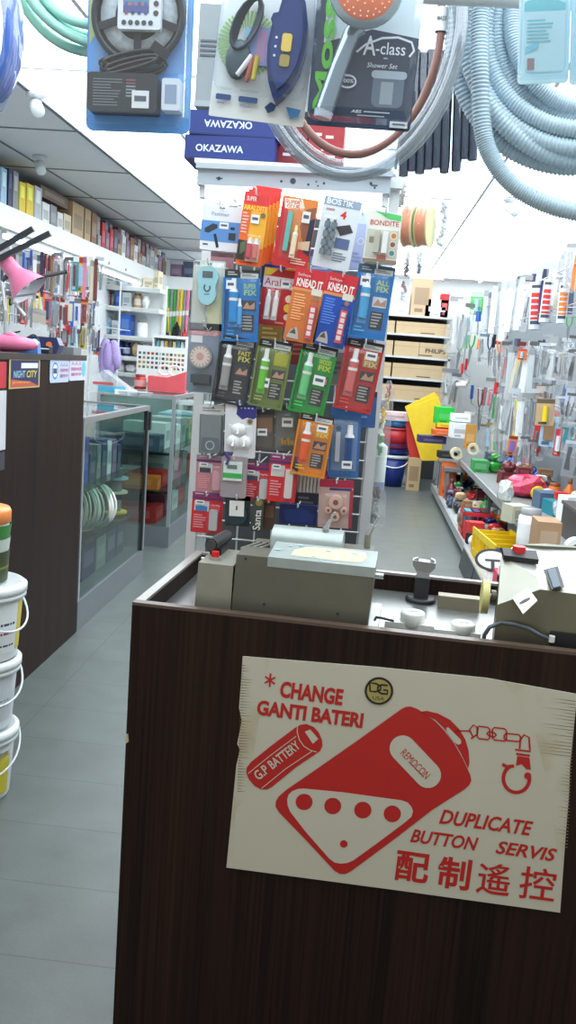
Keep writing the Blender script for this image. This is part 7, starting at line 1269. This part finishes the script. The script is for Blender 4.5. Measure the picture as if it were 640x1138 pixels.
# bucket stack and things under it
bqy = 11.5; qf = at_y(437, 530, bqy)
def pail(lab, z, R, h_, c, rim, handle=False):
    t = thing('plastic_bucket', lab, 'bucket', (at_y(438, 500, bqy).x, bqy, z), group='nested plastic buckets at the aisle end'); m = MB(); m.lathe([(0, 0), (R*.82, 0), (R, h_*.93), (0, h_*.93)], mat(c, .35), 26); m.build('body', t); m = MB(); m.lathe([(R*1.0, h_*.9), (R*1.07, h_*.9), (R*1.07, h_), (R*.99, h_)], mat(rim, .35), 26); m.build('rim', t)
    if handle: m = MB(); m.tube([(R*1.07*math.cos(a), R*1.07*math.sin(a), h_*.92-.12*math.sin(-a)) for a in [-math.pi+i*.1745 for i in range(19)]], .009, flat((225, 226, 228)), 6); m.build('handle', t)
b0 = .0; pail('dark blue bucket at the bottom of the stack at the aisle end', 0, .185, .40, (22, 44, 120), (200, 204, 210), True); z = .41
for lab, h_, c, rim in (('thin blue bucket rim above the dark blue bucket', .06, (36, 60, 150), (30, 50, 140)), ('maroon bucket in the middle of the stack', .07, (140, 40, 70), (60, 60, 150)), ('wide red bucket near the top of the stack', .2, (196, 52, 58), (190, 60, 66)), ('teal blue bucket topmost on the stack', .09, (50, 110, 160), (56, 120, 170))): pail(lab, z, .18, h_, c, rim); z += h_+.002
for i, (px, py, w_, h_, cn, lab) in enumerate(((437, 448, .5, .07, 'pink', 'pink and white long packet lying on the blue bucket stack'),)): q = at_y(px, py, bqy); carton(thing('long_packet', lab, 'packet', (q.x, bqy, z+.001)), .42, .3, .10, (232, 200, 200), 3)
for i, (px, cn, w_, h_, Y, lab) in enumerate(((458, 'tan', .16, .4, 11.25, 'tan carton between the buckets and the orange box'), (449, 'grey', .14, .26, 11.5, 'grey carton right beside the bucket stack'))): q = at_y(px, 540, Y); carton(thing('floor_carton', lab, 'box', (min(q.x, X1-w_/2-.02), Y, 0)), w_, .16, h_, CN[cn], i)
# black frames leaning against the low shelf
for i, (px, py) in enumerate(((497, 640), (505, 668))): q = at_z(px, py, 0); t = thing('black_frame_bar', ['farther', 'nearer'][i]+' slim black panel leaning against the low shelf edge', 'panel', (X1-.05, q.y, .0), (0, .14, 0)); m = MB(); m.b2(-.012, -.35, 0, .0, .35, .16, mat((52, 56, 60), .4, .3)); m.build('panel_sheet', t); m = MB(); m.b2(-.014, -.36, .16, .002, .36, .172, edge); m.build('metal_edge', t)
# unique labels for the loose goods
NEI = ['nearest', 'second nearest', 'third nearest', 'fourth nearest', 'fifth nearest', 'sixth nearest', 'seventh nearest', 'eighth nearest']
for (tier, cn, kd), L in CNT.items():
    L.sort(key=lambda o: o.location.y)
    for i, o in enumerate(L): o['label'] = ('only %s %s on the right aisle %s' % (cn, kd, tier)) if len(L) == 1 else ('%s %s on the right %s, %s of %s there' % (cn, kd, tier, NEI[min(i, 7)], ['', 'one', 'two', 'three', 'four', 'five', 'six', 'seven', 'eight', 'nine'][min(len(L), 9)]))

# sub-parts: pieces that belong to one part of a thing
NEST = {'spray_face': 'shower_head', 'tube_label': 'glue_tube', 'led_strip': 'led_reel', 'display': 'body', 'horseshoe_mark': 'body', 'control_pad': 'remote_body', 'bulb': 'lamp_shade', 'red_button': 'button_collar', 'peeling_label': 'top_cover', 'paint_chips': 'top_cover', 'nozzle': 'cartridge', 'printed_band': 'cartridge', 'bristles': 'ferrule', 'remocon_lettering': 'drawing_white_panels', 'drawing_button': 'remote_drawing', 'battery_lettering': 'battery_drawing', 'grinding_belt': 'belt_slot', 'yellow_button': 'navy_device', 'spine_label': 'case', 'cap': 'body', 'wrap_label': 'body', 'red_switch': 'switch_plate', 'flange': 'orange_winding', 'marking': 'dome', 'vent_slots': 'casing', 'logo': 'gold_face', 'swatches': 'board'}
def stem_(n): return n.rsplit('.', 1)[0] if n.rsplit('.', 1)[-1].isdigit() else n
for t in [o for o in list(bpy.data.objects) if o.parent is None and o.type == 'EMPTY']:
    kids = list(t.children); by = {}
    for k in kids: by.setdefault(stem_(k.name), k)
    for k in kids:
        p_ = by.get(NEST.get(stem_(k.name)))
        if p_ is not None and p_ is not k and p_.location.length == 0: k.parent = p_
